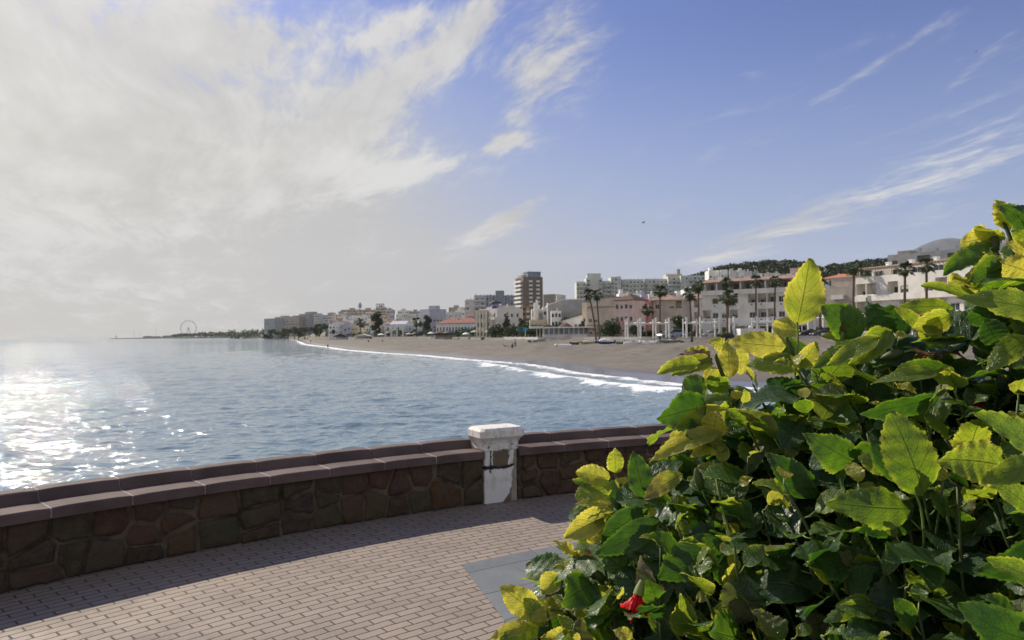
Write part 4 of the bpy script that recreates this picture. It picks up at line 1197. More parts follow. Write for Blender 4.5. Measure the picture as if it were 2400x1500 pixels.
def gable_hall():
    d = 236; z0 = .1
    A = [(1284, 790), (1284, 716), (1300, 710), (1318, 703), (1362, 702), (1372, 704), (1372, 790)]
    x0 = (1284 - 1200) / F * d
    root = empty('gabled_building', (x0, d, z0), 0, 'blank grey gabled wall of a large white hall left of the tall palms', 'building')
    prof = [((p - 1284) / F * d, W(p, y, d).z - z0 if y < 780 else 0) for p, y in A]
    m = MB(); m.prism(prof, 0, 16); m.build('wall', M_GREY, root)
    r = MB()
    for (a, b_) in zip(prof[1:-1], prof[2:-1]):
        r.add([(a[0], -.2, a[1]), (b_[0], -.2, b_[1]), (b_[0], 16.2, b_[1]), (a[0], 16.2, a[1]), (a[0], -.2, a[1] + .25), (b_[0], -.2, b_[1] + .25), (b_[0], 16.2, b_[1] + .25), (a[0], 16.2, a[1] + .25)], [(3, 2, 1, 0), (4, 5, 6, 7), (0, 1, 5, 4), (1, 2, 6, 5), (2, 3, 7, 6), (3, 0, 4, 7)])
    r.build('roof', M_WHITE, root)
    w = link('window', win_mesh(1.4, 1.1, 'open'), root, (5.0, -.07, 5.5), 0)
    h = MB(); h.box(3.2, 6.2, 6, 9, prof[3][1] + .1, prof[3][1] + 1.9); h.build('stair_hut', M_GREY, root)
gable_hall()
for (p0, p1, d, py, dep, H_extra, m_, rf, lb, kinds, fl, by) in [
    (1246, 1272, 250, 727, 8, 0, M_OFF, 'flat', 'stepped off white house with a corner tower below the brown tower block', 'w.w', 3, 3),
    (1252, 1262, 246, 712, 4, 0, M_WHITE, 'flat', 'slim white stair tower between stepped houses below the brown tower block', '.', 3, 1),
    (1273, 1292, 246, 722, 8, 0, M_WHITE, 'flat', 'white house with narrow tall windows right of the slim stair tower', 'ww', 3, 2),
    (1292, 1316, 232, 731, 8, 0, M_WHITE, 'flat', 'white cubic house with a dark roof edge behind the beach restaurant', 'wlw', 3, 3),
    (1242, 1290, 240, 752, 7, 0, M_CREAM, 'flat', 'low cream house with a long roof edge behind the blue sign', 'w.ww', 1, 5),
]:
    b = Bld('town_house', lb, 'building', (p0, d), (p1, d), depth=dep, H=ztop((p0 + p1) / 2, py, d) - .1, wall=m_, z=.1)
    b.grid('F', fl, by, kinds, ww=1.0); b.done(rf, par=.4, rm=M_ROOF, chim=1)
b = Bld('villa', 'white villa under a long dark roof rising to the right behind the beach restaurant', 'building', (1318, 230), (1372, 226), depth=8, H=ztop(1330, 751, 228) - .1, wall=M_WHITE, z=.1)
b.grid('F', 2, 6, ['wwdwww', '.w.www'], ww=.9, fh=2.2); b.done('shed', M_DARKTILE, rh=2.0, over=.6)

def brown_tower():
    z0 = tz(1250, 415); H = ztop(1250, 652, 415) - z0
    b = Bld('tower_block', 'tall brown brick tower block with white balcony stacks, tallest building on the skyline', 'building', (1228, 412), (1273, 416), depth=13, H=H, wall=M_BROWN, z=z0, trim=M_WHITE)
    fl = 12; fh = H / fl
    for f in range(1, fl):
        for u in (.36, .74):
            c = b.W * u; b.win('F', c - .6, c + .6, f * fh + .3, f * fh + 2.2, 'open', rec=.1)
            b.balcony('F', c - .95, c + .95, f * fh, .7, 'solid')
    for f in range(2, fl):
        b.balcony('L', 1.0, 11.5, f * fh, 1.3, 'solid')
        b.win('L', 3.0, 9.0, f * fh + .2, f * fh + 2.2, 'open', rec=.1)
    b.done(par=.6, cornice=True)
    p = MB(); p.box(b.W * .3, b.W * .97, 2, 9, H + .055, H + 3.4); p.cur = 1; p.box(b.W * .3 - .3, b.W * .97 + .2, 1.7, 9.3, H + 3.4, H + 3.8); p.box(b.W * .02, b.W * .25, 3, 9, H + .06, H + 1.9)
    p.build('penthouse', [M_BLUEG, M_GREY], b.root)
    a = MB()
    for x, h in ((.08, 3.2), (.2, 2.2), (.5, 5.0)): a.tube([(b.W * x, 5, H), (b.W * x, 5, H + h)], .06, 5)
    a.build('antenna', M_METAL, b.root)
brown_tower()
b = Bld('apartment_building', 'orange brown block with dark balconies at the foot of the brown tower', 'building', (1225, 330), (1250, 330), depth=10, H=ztop(1238, 718, 330) - tz(1238, 330), wall=M_ORANGEB, trim=M_OFF)
b.grid('F', 5, 3, 'lbl', bal='solid'); b.done(chim=2)
b = Bld('apartment_building', 'windowless beige block just right of the brown tower', 'building', (1274, 440), (1297, 436), depth=12, H=ztop(1285, 690, 438) - tz(1285, 438), wall=M_BEIGE)
b.win('F', 1, 1.8, 3, 4); b.done(par=.2)
z0 = tz(1100, 450)
for (p0, p1, py, m_, kinds, fl, by, lb, tr) in [
    (1091, 1111, 704, M_OFF, 'w.', 6, 2, 'beige apartment block with dark window columns, leftmost of the blue grey complex', M_OFF),
    (1112, 1138, 694, M_LAV, 'bb', 7, 2, 'apartment block with stacked lavender balconies in the blue grey complex', M_OFF),
    (1139, 1161, 694, M_BLUEG, 'w.', 7, 3, 'dark blue grey striped block left of the square stair tower', M_LAV),
    (1162, 1182, 684, M_BLUEG, '.', 3, 1, 'square blue grey stair tower rising over the middle complex', M_LAV),
    (1183, 1217, 694, M_BLUEG, 'w.', 7, 5, 'blue grey block between the square stair tower and the brown tower', M_LAV)]:
    b = Bld('apartment_building', lb, 'building', (p0, 455 if py > 690 else 452), (p1, 455 if py > 690 else 452), depth=12, H=ztop(p0, py, 455) - z0, wall=m_, z=z0, trim=tr)
    b.grid('F', fl, by, kinds, ww=1.6, bal='solid')
    if py > 690 and p0 != 1112:
        for q in range(by + 1):
            s_ = MB(); x = b.W * q / by; s_.box(x - .25, x + .25, -.35, -.003, 0, b.H); s_.build('pilaster', tr, b.root)
    b.done(par=.5, chim=3 if py > 690 else 0, hut=[(.1, .9, .6)] if py < 690 else None)
def corner_building():
    z0 = .15; d = 262
    b = Bld('apartment_building', 'white corner building with a blue water tank on its roof behind the dark fir trees', 'building', (1165, d), (1224, d + 6), depth=12, H=ztop(1195, 727, d) - z0, wall=M_OFF, z=z0)
    for u, z in ((.28, 7.2), (.55, 7.2), (.78, 7.2), (.2, 4.0), (.62, 4.0), (.8, 1.2)):
        b.win('F', b.W * u, b.W * u + .9, z, z + 1.3)
    b.grid('L', 3, 3, 'bwb', bal='solid')
    b.done(par=.7, hut=[(.3, .95, 1.7)])
    t = MB(); t.loft([[(b.W * .12 + 1.3 * math.cos(a * PI / 6), 3 + 1.3 * math.sin(a * PI / 6), z) for a in range(12)] for z in (b.H + .06, b.H + 1.6)])
    t.build('water_tank', M_BLUE, b.root)
    u = MB(); u.loft([[(b.W * .22 + r * math.cos(a * PI / 8), 5 + r * math.sin(a * PI / 8), z) for a in range(16)] for r, z in ((2.4, b.H + 2.6), (2.2, b.H + 3.0), (.3, b.H + 3.9))]); u.tube([(b.W * .22, 5, b.H), (b.W * .22, 5, b.H + 3.5)], .07, 6)
    u.build('roof_parasol', M_DARK, b.root)
    c = Bld('town_house', 'cream house with tall pilasters and balconies left of the white corner building', 'building', (1117, 268), (1140, 266), depth=10, H=ztop(1128, 730, 267) - z0, wall=M_CREAM, z=z0, trim=M_WHITE)
    c.grid('F', 3, 3, 'www', ww=.7, wh=1.7, sill=.5)
    for q in range(4):
        s_ = MB(); x = c.W * q / 3; s_.box(x - .17, x + .17, -.25, -.003, 0, c.H); s_.build('pilaster', M_WHITE, c.root)
    c.done(par=.5)
    c = Bld('town_house', 'yellowish house front of stacked curved balconies between the pilastered house and the white corner building', 'building', (1141, 270), (1164, 264), depth=10, H=ztop(1150, 722, 267) - z0, wall=M_OFF, z=z0, trim=M_CREAM)
    c.grid('F', 4, 2, 'bb', bal='solid'); c.done(par=.4, chim=2)
corner_building()
def red_roof_house():
    d = 335; z0 = .1
    b = Bld('beach_hall', 'long low white building with a red tiled roof and green shutters on the beachfront', 'building', (1022, d + 10), (1117, d), depth=9, H=ztop(1080, 757, d) - z0, wall=M_WHITE, z=z0)
    n = 13; bw = b.W / n
    for i in range(n): b.win('F', bw * (i + .25), bw * (i + .75), 1.3, 4.6, 'green' if i > 7 else ('brown' if i % 3 else 'open'))
    b.done('hip', M_REDTILE, rh=2.4, over=.5, chim=1)
red_roof_house()
b = Bld('apartment_building', 'plain lavender white block with a small roof room left of the red roofed beach building', 'building', (1007, 425), (1046, 432), depth=11, H=ztop(1025, 726, 428) - tz(1025, 428), wall=M_LAV)
b.grid('F', 4, 5, ['w.ww.', '.w..w', 'wwww.', '.....']); b.done(hut=[(.4, .8, 2.4)], chim=2)

# ------------------------------------------------------------------ the pale terraced complex on the slope
zc = 12
def terrace_part(p0, p1, py, d, fl, by, kinds, lb, m_=M_PALEGREEN, hut=None, chim=4, dR=None, dep=14):
    b = Bld('terraced_apartments', lb, 'building', (p0, d), (p1, dR or d), depth=dep, H=ztop((p0 + p1) / 2, py, d) - zc, wall=m_, z=zc, trim=M_PALEGREEN)
    b.grid('F', fl, by, kinds, bal='solid', bdep=1.3, fh=2.95, z0=max(0.1, b.H - fl * 2.95)); b.done(par=.7, hut=hut, chim=chim)
terrace_part(1352, 1374, 663, 505, 7, 3, 'bbb', 'leftmost stepped end of the pale green terraced complex with planted balconies')
terrace_part(1375, 1413, 654, 510, 7, 4, 'b..b', 'broad end tower of the pale green terraced complex with a roof block', hut=[(.1, .95, 4.0)], chim=0)
terrace_part(1414, 1432, 661, 515, 7, 2, 'bb', 'planted balcony stack right of the broad end tower of the terraced complex')
terrace_part(1433, 1457, 651, 514, 8, 3, 'bws', 'pale block with paired small windows in the middle of the terraced complex')
terrace_part(1458, 1510, 657, 518, 8, 6, 'bbwbwb', 'long white balcony rows of the terraced complex above the pink house', chim=7)
terrace_part(1511, 1566, 656, 524, 8, 6, 'bwbbwb', 'long balcony rows of the terraced complex above the salmon roofed villa', chim=8)
terrace_part(1567, 1596, 650, 520, 9, 3, 'bbb', 'slightly taller green balcony block near the right end of the terraced complex')
terrace_part(1597, 1664, 648, 516, 9, 7, 'swbbwbb', 'rightmost stretch of the terraced complex under the pine wood', chim=6)
def castle():
    d = 590; z0 = tz(1585, d)
    b = Bld('castle_house', 'hilltop house with crenellated walls and a square lookout tower left of the pine wood', 'building', (1563, d), (1600, d), depth=12, H=ztop(1580, 634, d) - z0, wall=M_CREAM)
    b.grid('F', 4, 5, 'w.ww.'); b.done(par=.3)
    t = MB(); x = b.W * .84; t.box(x - 1.3, x + 1.3, 3, 5.6, b.H, b.H + 4.4)
    for i in range(3): t.box(x - 1.3 + i, x - .7 + i, 3, 3.4, b.H + 4.4, b.H + 4.9)
    t.build('tower', M_GREY, b.root)
    m = MB()
    for i in range(9): m.box(i * b.W / 9 + .1, i * b.W / 9 + .8, 0, .22, b.H + .3, b.H + 1.0)
    m.build('battlement', M_CREAM, b.root)
castle()
# small white houses between the terraced complex and the seafront
rr = random.Random(77)
for i, (p0, p1, py, d, m_) in enumerate([(1452, 1470, 689, 300, M_WHITE), (1471, 1486, 692, 296, M_OFF), (1487, 1503, 690, 305, M_WHITE), (1504, 1520, 693, 300, M_LAV), (1521, 1540, 691, 310, M_WHITE), (1562, 1583, 684, 300, M_OFF), (1586, 1604, 682, 305, M_WHITE), (1605, 1626, 672, 330, M_WHITE)]):
    nm = ['first', 'second', 'third', 'fourth', 'fifth', 'sixth', 'seventh', 'eighth'][i]
    b = Bld('town_house', f'small pale house, {nm} from the left, in the row above the pink house', 'building', (p0, d), (p1, d), depth=8, H=ztop(p0, py, d) - tz(p0, d), wall=m_, group='small houses below the terraced complex')
    b.grid('F', max(2, int(b.H / 3)), 2, 'wd' if i % 2 else 'dw'); b.done(par=.4, chim=1 + i % 2, hut=[(.2, .6, 2.0)] if i % 3 == 0 else None)

# ------------------------------------------------------------------ distant town (left)
dh = 1050
for (p0, p1, py, m_, lb, fl, by) in [
    (619, 643, 748, M_GREY, 'grey seafront hotel block standing furthest along the bay', 7, 6),
    (644, 700, 744, M_BEIGE, 'long dull hotel slab behind the seaside trees, second along the far bay', 8, 14),
    (701, 723, 737, M_GREY, 'hotel block with a raised roof room on the far bay', 9, 6),
    (724, 736, 740, M_LAV, 'pale narrow block at the end of the far hotel group', 8, 3)]:
    b = Bld('hotel', lb, 'building', (p0, dh), (p1, dh - 20), depth=22, H=ztop(p0, py, dh) - tz(p0, dh), wall=m_)
    b.grid('F', fl, by, 'w', ww=2.0, wh=1.6); b.done(par=.6, hut=[(.2, .8, 3.2)] if p0 == 701 else ([(.1, .3, 2.2), (.6, .75, 2.0)] if p0 == 644 else None), chim=2)
for (p0, p1, py, d, m_, lb, fl, by) in [
    (738, 755, 739, 860, M_PALEGREEN, 'pale green balcony block left of the lavender roofed hillside row', 9, 3),
    (756, 793, 742, 850, M_LAV, 'long lavender block on the far hillside below the white roof huts', 7, 8),
    (793, 806, 731, 830, M_GREY, 'left end block of the grey hilltop terrace', 6, 3),
    (806, 842, 727, 815, M_BEIGE, 'grey beige hilltop terrace block left of the lookout mast', 6, 8),
    (843, 880, 727, 800, M_BEIGE, 'hilltop terrace block right of the lookout mast', 6, 8),
    (881, 902, 721, 790, M_BEIGE, 'highest block of the grey hilltop terrace', 8, 4),
    (903, 921, 727, 780, M_GREY, 'right end block of the grey hilltop terrace', 6, 4),
    (932, 958, 729, 760, M_OFF, 'low pale block right of the grey hilltop terrace', 4, 5),
    (960, 985, 731, 740, M_GREY, 'grey hillside block left of the lavender white block', 5, 5),
    (1052, 1088, 722, 620, M_BEIGE, 'distant beige block behind the red roofed beach building', 5, 7)]:
    b = Bld('hillside_block', lb, 'building', (p0, d), (p1, d), depth=14, H=ztop(p0, py, d) - tz(p0, d), wall=m_, trim=M_OFF)
    b.grid('F', fl, by, 'wb' if by > 4 else 'b', bal='solid', z0=max(.1, b.H - fl * 3.0), fh=2.95); b.done(par=.6, chim=3, hut=[(.3, .6, 2.4)])
# the scatter of small white houses on the slope
rr = random.Random(4)
spots = []
for row, (d0, d1, y0, y1) in enumerate([(690, 740, 733, 743), (620, 670, 743, 753), (560, 600, 752, 762)]):
    px = 768 + row * 7
    while px < (1085 if row < 2 else 1000):
        w = rr.uniform(11, 18)
        if not (876 < px < 890 and row == 2): spots.append((px, px + w - 1, rr.uniform(y0, y1), rr.uniform(d0, d1), row))
        px += w + rr.uniform(-1, 3)
    
ordn = ['first', 'second', 'third', 'fourth', 'fifth', 'sixth', 'seventh', 'eighth', 'ninth', 'tenth', 'eleventh', 'twelfth', 'thirteenth', 'fourteenth', 'fifteenth', 'sixteenth', 'seventeenth'] + ['eighteenth', 'nineteenth', 'twentieth', 'twenty first', 'twenty second', 'twenty third', 'twenty fourth', 'twenty fifth', 'twenty sixth', 'twenty seventh', 'twenty eighth']
cnt = [0, 0, 0]
for (p0, p1, py, d, row) in spots:
    k = cnt[row]; cnt[row] += 1
    m_, mn = rr.choice([(M_WHITE, 'white'), (M_WHITE, 'white'), (M_OFF, 'off white'), (M_LAV, 'lavender'), (M_CREAM, 'cream'), (M_PALEGREEN, 'pale')])
    rf = rr.choice(['flat', 'flat', 'gable', 'hip'])
    rn = {'flat': 'flat roofed', 'gable': 'gabled', 'hip': 'tile roofed'}[rf]
    H = max(4.5, ztop(p0, py, d) - tz(p0, d))
    b = Bld('hillside_house', f'small {mn} {rn} house, {ordn[k]} from the left in the {["upper", "middle", "lower"][row]} hillside row', 'building', (p0, d), (p1, d + rr.uniform(-4, 4)), depth=8, H=H, wall=m_, group='small white houses on the hillside across the bay')
    fl = max(1, int(H / 3)); b.grid('F', min(fl, 4), rr.choice([2, 3]), rr.choice(['wd', 'w.w', 'bw', 'lw']), z0=max(0.05, H - min(fl, 4) * 2.9), fh=2.85)
    b.grid('R', min(fl, 4), 2, 'w.', z0=max(0.05, H - min(fl, 4) * 2.9), fh=2.85)
    b.done(rf, M_TILE if rf != 'flat' else M_ROOF, par=.5, rh=1.3, hut=[(.2, .6, 2.0)] if rf == 'flat' and rr.random() < .5 else None)
for i, (p0, p1, py, d, m_, lb) in enumerate([
    (770, 794, 761, 500, M_WHITE, 'white seafront house with a round dark opening, far left of the seafront row'),
    (796, 822, 763, 500, M_LAV, 'lavender seafront house beside the white house with a round opening'),
    (824, 838, 764, 495, M_CREAM, 'cream seafront house left of the small far palm'),
    (858, 874, 766, 490, M_WHITE, 'white seafront house just left of the tall dark tree'),
    (893, 912, 766, 480, M_BEIGE, 'beige seafront house just right of the tall dark tree'),
    (914, 950, 760, 470, M_WHITE, 'wide white seafront house with steps under a blue shaded gable'),
    (952, 970, 765, 465, M_LAV, 'lavender seafront house left of the second far palm'),
    (984, 1004, 766, 450, M_WHITE, 'white seafront house left of the red roofed beach building'),
    (1047, 1064, 733, 480, M_OFF, 'off white house above the left end of the red tiled roof'),
    (1066, 1090, 729, 500, M_WHITE, 'white house above the middle of the red tiled roof'),
    (1092, 1112, 733, 400, M_PALEPINK, 'pinkish house above the right end of the red tiled roof')]):
    b = Bld('seafront_house', lb, 'building', (p0, d), (p1, d - 3), depth=9, H=ztop(p0, py, d) - tz(p0, d), wall=m_)
    fl = max(2, int(b.H / 3.2)); b.grid('F', fl, 3, 'wdw' if i % 2 else 'bwb'); b.grid('R', fl, 2, 'w')
    if i == 0:
        o = MB(); o.loft([[(b.W * .5 + 1.5 * math.cos(a * PI / 8), -.3 - k * .1, b.H * .55 + 1.5 * math.sin(a * PI / 8)) for a in range(16)] for k in (0, 1)]); o.build('round_opening', M_DARK, b.root)
    b.done('gable' if i == 5 else 'flat', M_LAV if i == 5 else None, rh=2.2, par=.5, hut=[(.1, .5, 2.2)] if i % 2 and i != 5 else None)

# lookout mast on the hilltop
def mast():
    d = 805; z0 = tz(843, d); z1 = ztop(844, 707, d)
    r = empty('lookout_mast', ((844 - 1200) / F * d, d, z0), 0, 'thin mast with a bulbous head rising over the hilltop terrace', 'mast')
    m = MB(); m.tube([(0, 0, 0), (0, 0, z1 - z0 - 4)], [.8, .35], 8); m.build('pole', M_METAL, r)
    h = MB(); h.loft([[(q * math.cos(a * PI / 5), q * math.sin(a * PI / 5), z1 - z0 - 8 + k) for a in range(10)] for q, k in ((.3, 0), (1.7, 2), (1.9, 4), (1.5, 5.5), (.3, 7.5))]); h.build('head', M_GREY, r)
mast()

# ------------------------------------------------------------------ harbour arm and big wheel
def harbour():
    d = 2350
    m = MB(); rng = random.Random(1)
    pts = [(256, 0.2), (262, 2.2), (300, 3.0), (380, 3.4), (460, 4.0), (540, 5.0), (600, 6.5)]
    prev = None; rings = []
    for i in range(60):
        px = 256 + (610 - 256) * i / 59
        h = np.interp(px, [p for p, _ in pts], [h for _, h in pts]) + rng.uniform(-.3, .3)
        x = (px - 1200) / F * d
        rings.append([(x, d - 12, SEA_Z - 1), (x, d - 5, SEA_Z + h * .9), (x, d + 5, SEA_Z + h), (x, d + 14, SEA_Z - 1)])
    m.loft(rings)
    tag(m.build('breakwater', mat('breakwater_rock', (.10, .095, .085), .95, .3, .3)), 'long low dark rock breakwater reaching out to sea below the ferris wheel', 'breakwater')
    def X(px): return (px - 1200) / F * d
    # lighthouse
    r = empty('lighthouse', (X(272), d, SEA_Z + 2), 0, 'tiny harbour light on the tip of the breakwater', 'lighthouse')
    t = MB(); t.loft([[(q * math.cos(a * PI / 5), q * math.sin(a * PI / 5), z) for a in range(10)] for q, z in ((1.7, 0), (1.2, 7))]); t.build('tower', M_GREY, r)
    t = MB(); t.loft([[(q * math.cos(a * PI / 5), q * math.sin(a * PI / 5), z) for a in range(10)] for q, z in ((1.5, 7), (1.5, 7.5), (.8, 7.6), (.8, 9), (.1, 10))]); t.build('lantern', M_DARK, r)
    # ferris wheel
    zt = ztop(432, 750, d); rad = 24.5; zh = zt - rad - 1
    r = empty('ferris_wheel', (X(432), d + 30, SEA_Z + 3), R(8), 'white ferris wheel turning above the harbour on the horizon', 'ferris wheel')
    hz = zh - r.location.z
    w = MB(); N = 28
    for y in (-1.2, 1.2):
        for q in (rad, rad * .93):
            for i in range(N):
                a, b = 2 * PI * i / N, 2 * PI * (i + 1) / N
                w.tube([(q * math.cos(a), y, hz + q * math.sin(a)), (q * math.cos(b), y, hz + q * math.sin(b))], .17, 4)
    w.build('rim', M_GREY, r)
    s = MB()
    for i in range(14):
        a = 2 * PI * i / 14; s.tube([(0, 0, hz), (rad * math.cos(a), 0, hz + rad * math.sin(a))], .13, 4)
    s.build('spokes', M_GREY, r)
    s = MB()
    for y in (-4, 4):
        for x in (-9, 9): s.tube([(x, y * 1.6, 0), (0, y * .5, hz)], .5, 5)
    s.tube([(0, -3, hz), (0, 3, hz)], 1.5, 8)
    s.build('support', M_GREY, r)
    cm = MB(); cm.box(-1.1, 1.1, -1.1, 1.1, -2.4, -.4); cm.box(-1.3, 1.3, -1.3, 1.3, -.4, -.1); me = cm.mesh('cabin', M_DARK)
    for i in range(14):
        a = 2 * PI * (i + .3) / 14; link('cabin', me, r, (rad * math.cos(a), 0, hz + rad * math.sin(a) + .8))
    # masts
    for i, (px, y) in enumerate([(311, 772), (325, 775), (363, 763), (391, 776), (478, 766), (491, 770), (505, 772), (526, 771)]):
        h = ztop(px, y, d) - (SEA_Z + 2)
        r = empty('ship_mast', (X(px), d + 8, SEA_Z + 2), 0, ['first', 'second', 'tallest and third', 'fourth', 'fifth', 'sixth', 'seventh', 'eighth'][i] + ' from the left of the thin masts standing behind the breakwater', 'mast', 'thin masts behind the breakwater')
        m = MB(); m.tube([(0, 0, 0), (0, 0, h)], .22, 4); m.build('pole', M_METAL, r)
        m = MB(); m.tube([(-h * .1, 0, h * .62), (h * .1, 0, h * .62)], .15, 4); m.build('spar', M_METAL, r)
    # harbour sheds
    for i, (p0, p1, h, lb) in enumerate([(330, 352, 3.5, 'low grey harbour shed, leftmost behind the breakwater'), (352, 372, 2.6, 'low dark harbour shed in the middle of the breakwater'), (376, 398, 4.5, 'rounded grey harbour shed left of the ferris wheel')]):
        r = empty('harbour_shed', (X(p0), d + 12, SEA_Z + 3), 0, lb, 'shed'); w_ = X(p1) - X(p0)
        m = MB(); m.box(0, w_, 0, 10, 0, h); m.build('wall', M_GREY, r)
        m = MB(); m.prism([(-.5, h), (w_ * .25, h + 1.6), (w_ * .75, h + 1.6), (w_ + .5, h)], -.5, 10.5); m.build('roof', M_DARK, r)
harbour()
# ------------------------------------------------------------------ palms
for i, (px, py, d, r, var, lean, lb) in enumerate([
    (1381, 690, 172, 1.75, 0, -1.8, 'tall slender palm leaning left, left one of the close pair beyond the restaurant'),
    (1399, 692, 170, 1.9, 1, -1.0, 'tall palm with a full dark head, right one of the close pair beyond the restaurant'),
    (1548, 683, 168, 1.9, 2, .3, 'lone tall palm in front of the salmon roofed villa'),
    (1617, 690, 162, 1.9, 0, 0, 'shorter left palm of the pair before the left end of the long white block'),
    (1638, 672, 165, 1.9, 1, .3, 'taller right palm of the pair before the left end of the long white block'),
    (1704, 664, 162, 1.9, 2, .2, 'taller palm of the overlapping pair before the middle of the long white block'),
    (1707, 696, 158, 2.3, 1, 0, 'shorter bushy palm of the overlapping pair before the middle of the long white block'),
    (1773, 658, 158, 1.8, 0, .4, 'slender palm just left of the tall backlit leaf'),
    (1819, 658, 156, 1.8, 1, .4, 'palm half hidden by the tall backlit leaf'),
    (1911, 668, 150, 1.9, 2, -.3, 'palm right beside the tall backlit leaf, left of two'),
    (1926, 650, 148, 2.2, 0, .4, 'bushy headed palm right beside the tall backlit leaf, right of two'),
    (2004, 628, 148, 1.95, 1, .5, 'tall palm against the pine wood at the left corner of the cream block'),
    (2124, 632, 128, 1.95, 2, .6, 'thick palm before the cream block, left one of the matching pair'),
    (2174, 622, 130, 1.9, 0, .3, 'thick palm before the cream block, right one of the matching pair'),
    (2338, 640, 122, 1.9, 1, .0, 'rightmost palm, mostly hidden by hibiscus shoots')]):
    palm(px, py, d, lb, r, var, lean, trunk=.2 if px < 2000 else .24)
palm(845, 757, 470, 'small round headed palm on the distant seafront, left of the tall dark tree', 3.6, 1, 0, 'small palms on the distant seafront', trunk=.3)
palm(976, 755, 430, 'small drooping palm on the distant seafront before the hillside houses', 3.6, 0, 0, 'small palms on the distant seafront', trunk=.3)
palm(1518, 728, 176, 'small feathery palm between the pink house and the villa', 1.9, 2, 0, 'palms along the beach promenade', trunk=.12)
palm(2240, 575, 176, 'little rooftop palm on the grey penthouse block', 1.2, 1, 0, 'palms along the beach promenade', trunk=.1) if False else None

# ------------------------------------------------------------------ trees of the town
tree('tall_tree', 'tall narrow dark tree standing alone on the distant seafront', 'tree', 883, 0, 1, 1) if False else None
for i, (px, d, h, w, shp, m_, n_, sz, lb) in enumerate([
    (882, 455, 15.5, 8.5, 'tall', M_TREE, 1500, .55, 'tallest dark leafy tree on the distant seafront'),
    (1001, 420, 12.0, 6.0, 'tall', M_TREE, 1100, .5, 'narrow dark tree left of the red roofed beach building'),
    (1188, 255, 8.5, 4.6, 'cone', M_PINE, 1300, .32, 'dark fir tree with a pointed top before the white corner building'),
    (1174, 250, 5.0, 4.6, 'round', M_TREE, 900, .3, 'low dark bushy tree just left of the pointed fir'),
    (1224, 252, 6.5, 3.6, 'tall', M_TREE, 800, .3, 'dark bushy tree right of the pointed fir, near the blue sign'),
    (1157, 258, 4.5, 3.4, 'round', M_OLIVE, 600, .3, 'small olive tree left of the pointed fir'),
    (1073, 560, 12, 5.5, 'cone', M_PINE, 600, .6, 'distant conifer above the red tiled roof'),
    (1432, 190, 4.6, 4.6, 'round', M_TREE, 1300, .26, 'dense green tree between the tall palm pair and the first pergola'),
    (1492, 182, 3.6, 4.4, 'round', M_TREE, 900, .26, 'low green tree under the pink house'),
    (1600, 180, 5.4, 5.2, 'round', M_TREE, 1600, .26, 'large round dark green bush tree before the salmon roofed villas'),
    (1700, 150, 2.3, 3.6, 'round', M_OLIVE, 700, .2, 'low olive tree by the second pergola'),
    (1936, 150, 2.6, 4.2, 'round', M_TREE, 700, .22, 'low green tree by the parked cars right of the backlit leaf'),
    (2040, 140, 3.0, 3.6, 'round', M_OLIVE, 700, .22, 'grey green tree at the left corner of the cream block'),
    (1345, 470, 14, 6, 'cone', M_PINE, 500, .6, 'dark pointed tree left of the terraced complex'),
    (1328, 460, 11, 4, 'cone', M_PINE, 400, .6, 'thin conifer on the skyline between tower and terraced complex'),
    (1536, 560, 12, 18, 'round', M_PINE, 1200, .8, 'round dark tree on the skyline over the terraced complex'),
    (1618, 560, 13, 16, 'round', M_PINE, 1000, .8, 'dark tree on the skyline beside the lookout tower'),
    (1640, 560, 14, 18, 'round', M_PINE, 1000, .8, 'dark tree at the left end of the pine wood')]):
    tree('tree', lb, 'tree', px, d, h, w, shp, m_, n_, sz, seed=100 + i)
rr = random.Random(9)
nm = ['first', 'second', 'third', 'fourth', 'fifth', 'sixth', 'seventh', 'eighth', 'ninth', 'tenth', 'eleventh', 'twelfth', 'thirteenth', 'fourteenth']
for i in range(12):
    px = 628 + i * 12.3 + rr.uniform(-3, 3)
    tree('seaside_tree', f'dark round tree in front of the far hotels, {nm[i]} from the left', 'tree', px, 900 - i * 22 + rr.uniform(-20, 20), rr.uniform(11, 15.5) * (1.0 if i < 8 else .8), rr.uniform(10, 14), 'flat' if i % 3 else 'round', M_TREE, 420, 1.0, seed=200 + i, group='dark trees in front of the far hotels', trunk=.5)
def stuff_trees(name, label, pts, m_, size, n, kind='wood'):
    rng = np.random.default_rng(len(pts)); V = []; T = []; Fs = []
    off = 0
    for (x, y, z, r, h) in pts:
        lobes = [(x + rng.uniform(-.3, .3) * r, y, z + h * rng.uniform(.55, .8), r * .75, r * .75, h * .26) for _ in range(3)] + [(x, y, z + h * .35, r * .6, r * .6, h * .3)]
        v, f, t = crown_arrays(rng, lobes, n, size)
        V.append(v); T.append(t * .6 + rng.uniform(0, .4)); Fs.append(f + off); off += len(v)
    o = link(name, np_mesh(name, np.concatenate(V), np.concatenate(Fs), m_, False, {'tone': np.concatenate(T)}))
    tag(o, label, kind, kind='stuff')
rng = random.Random(21)
pts = []
for i in range(700):         # pine wood along the ridge
    px = rng.uniform(1625, 2110); d = rng.uniform(430, 640)
    top = np.interp(px, [1625, 1660, 1700, 1760, 1800, 1860, 1900, 1925, 1950, 2000, 2040, 2110], [641, 632, 620, 613, 608, 609, 615, 628, 618, 612, 607, 603])
    z = tz(px, d); lim = ztop(px, top + rng.uniform(0, 4), d)
    h = min(rng.uniform(8, 12), max(4, lim - z))
    if lim - h > z + 2: z = lim - h if d > 560 else z
    pts.append(((px - 1200) / F * d, d, z, rng.uniform(4, 6), h))
stuff_trees('pine_wood', 'dark green pine wood covering the ridge behind the seafront blocks', pts, M_PINE, .95, 130)
pts = []
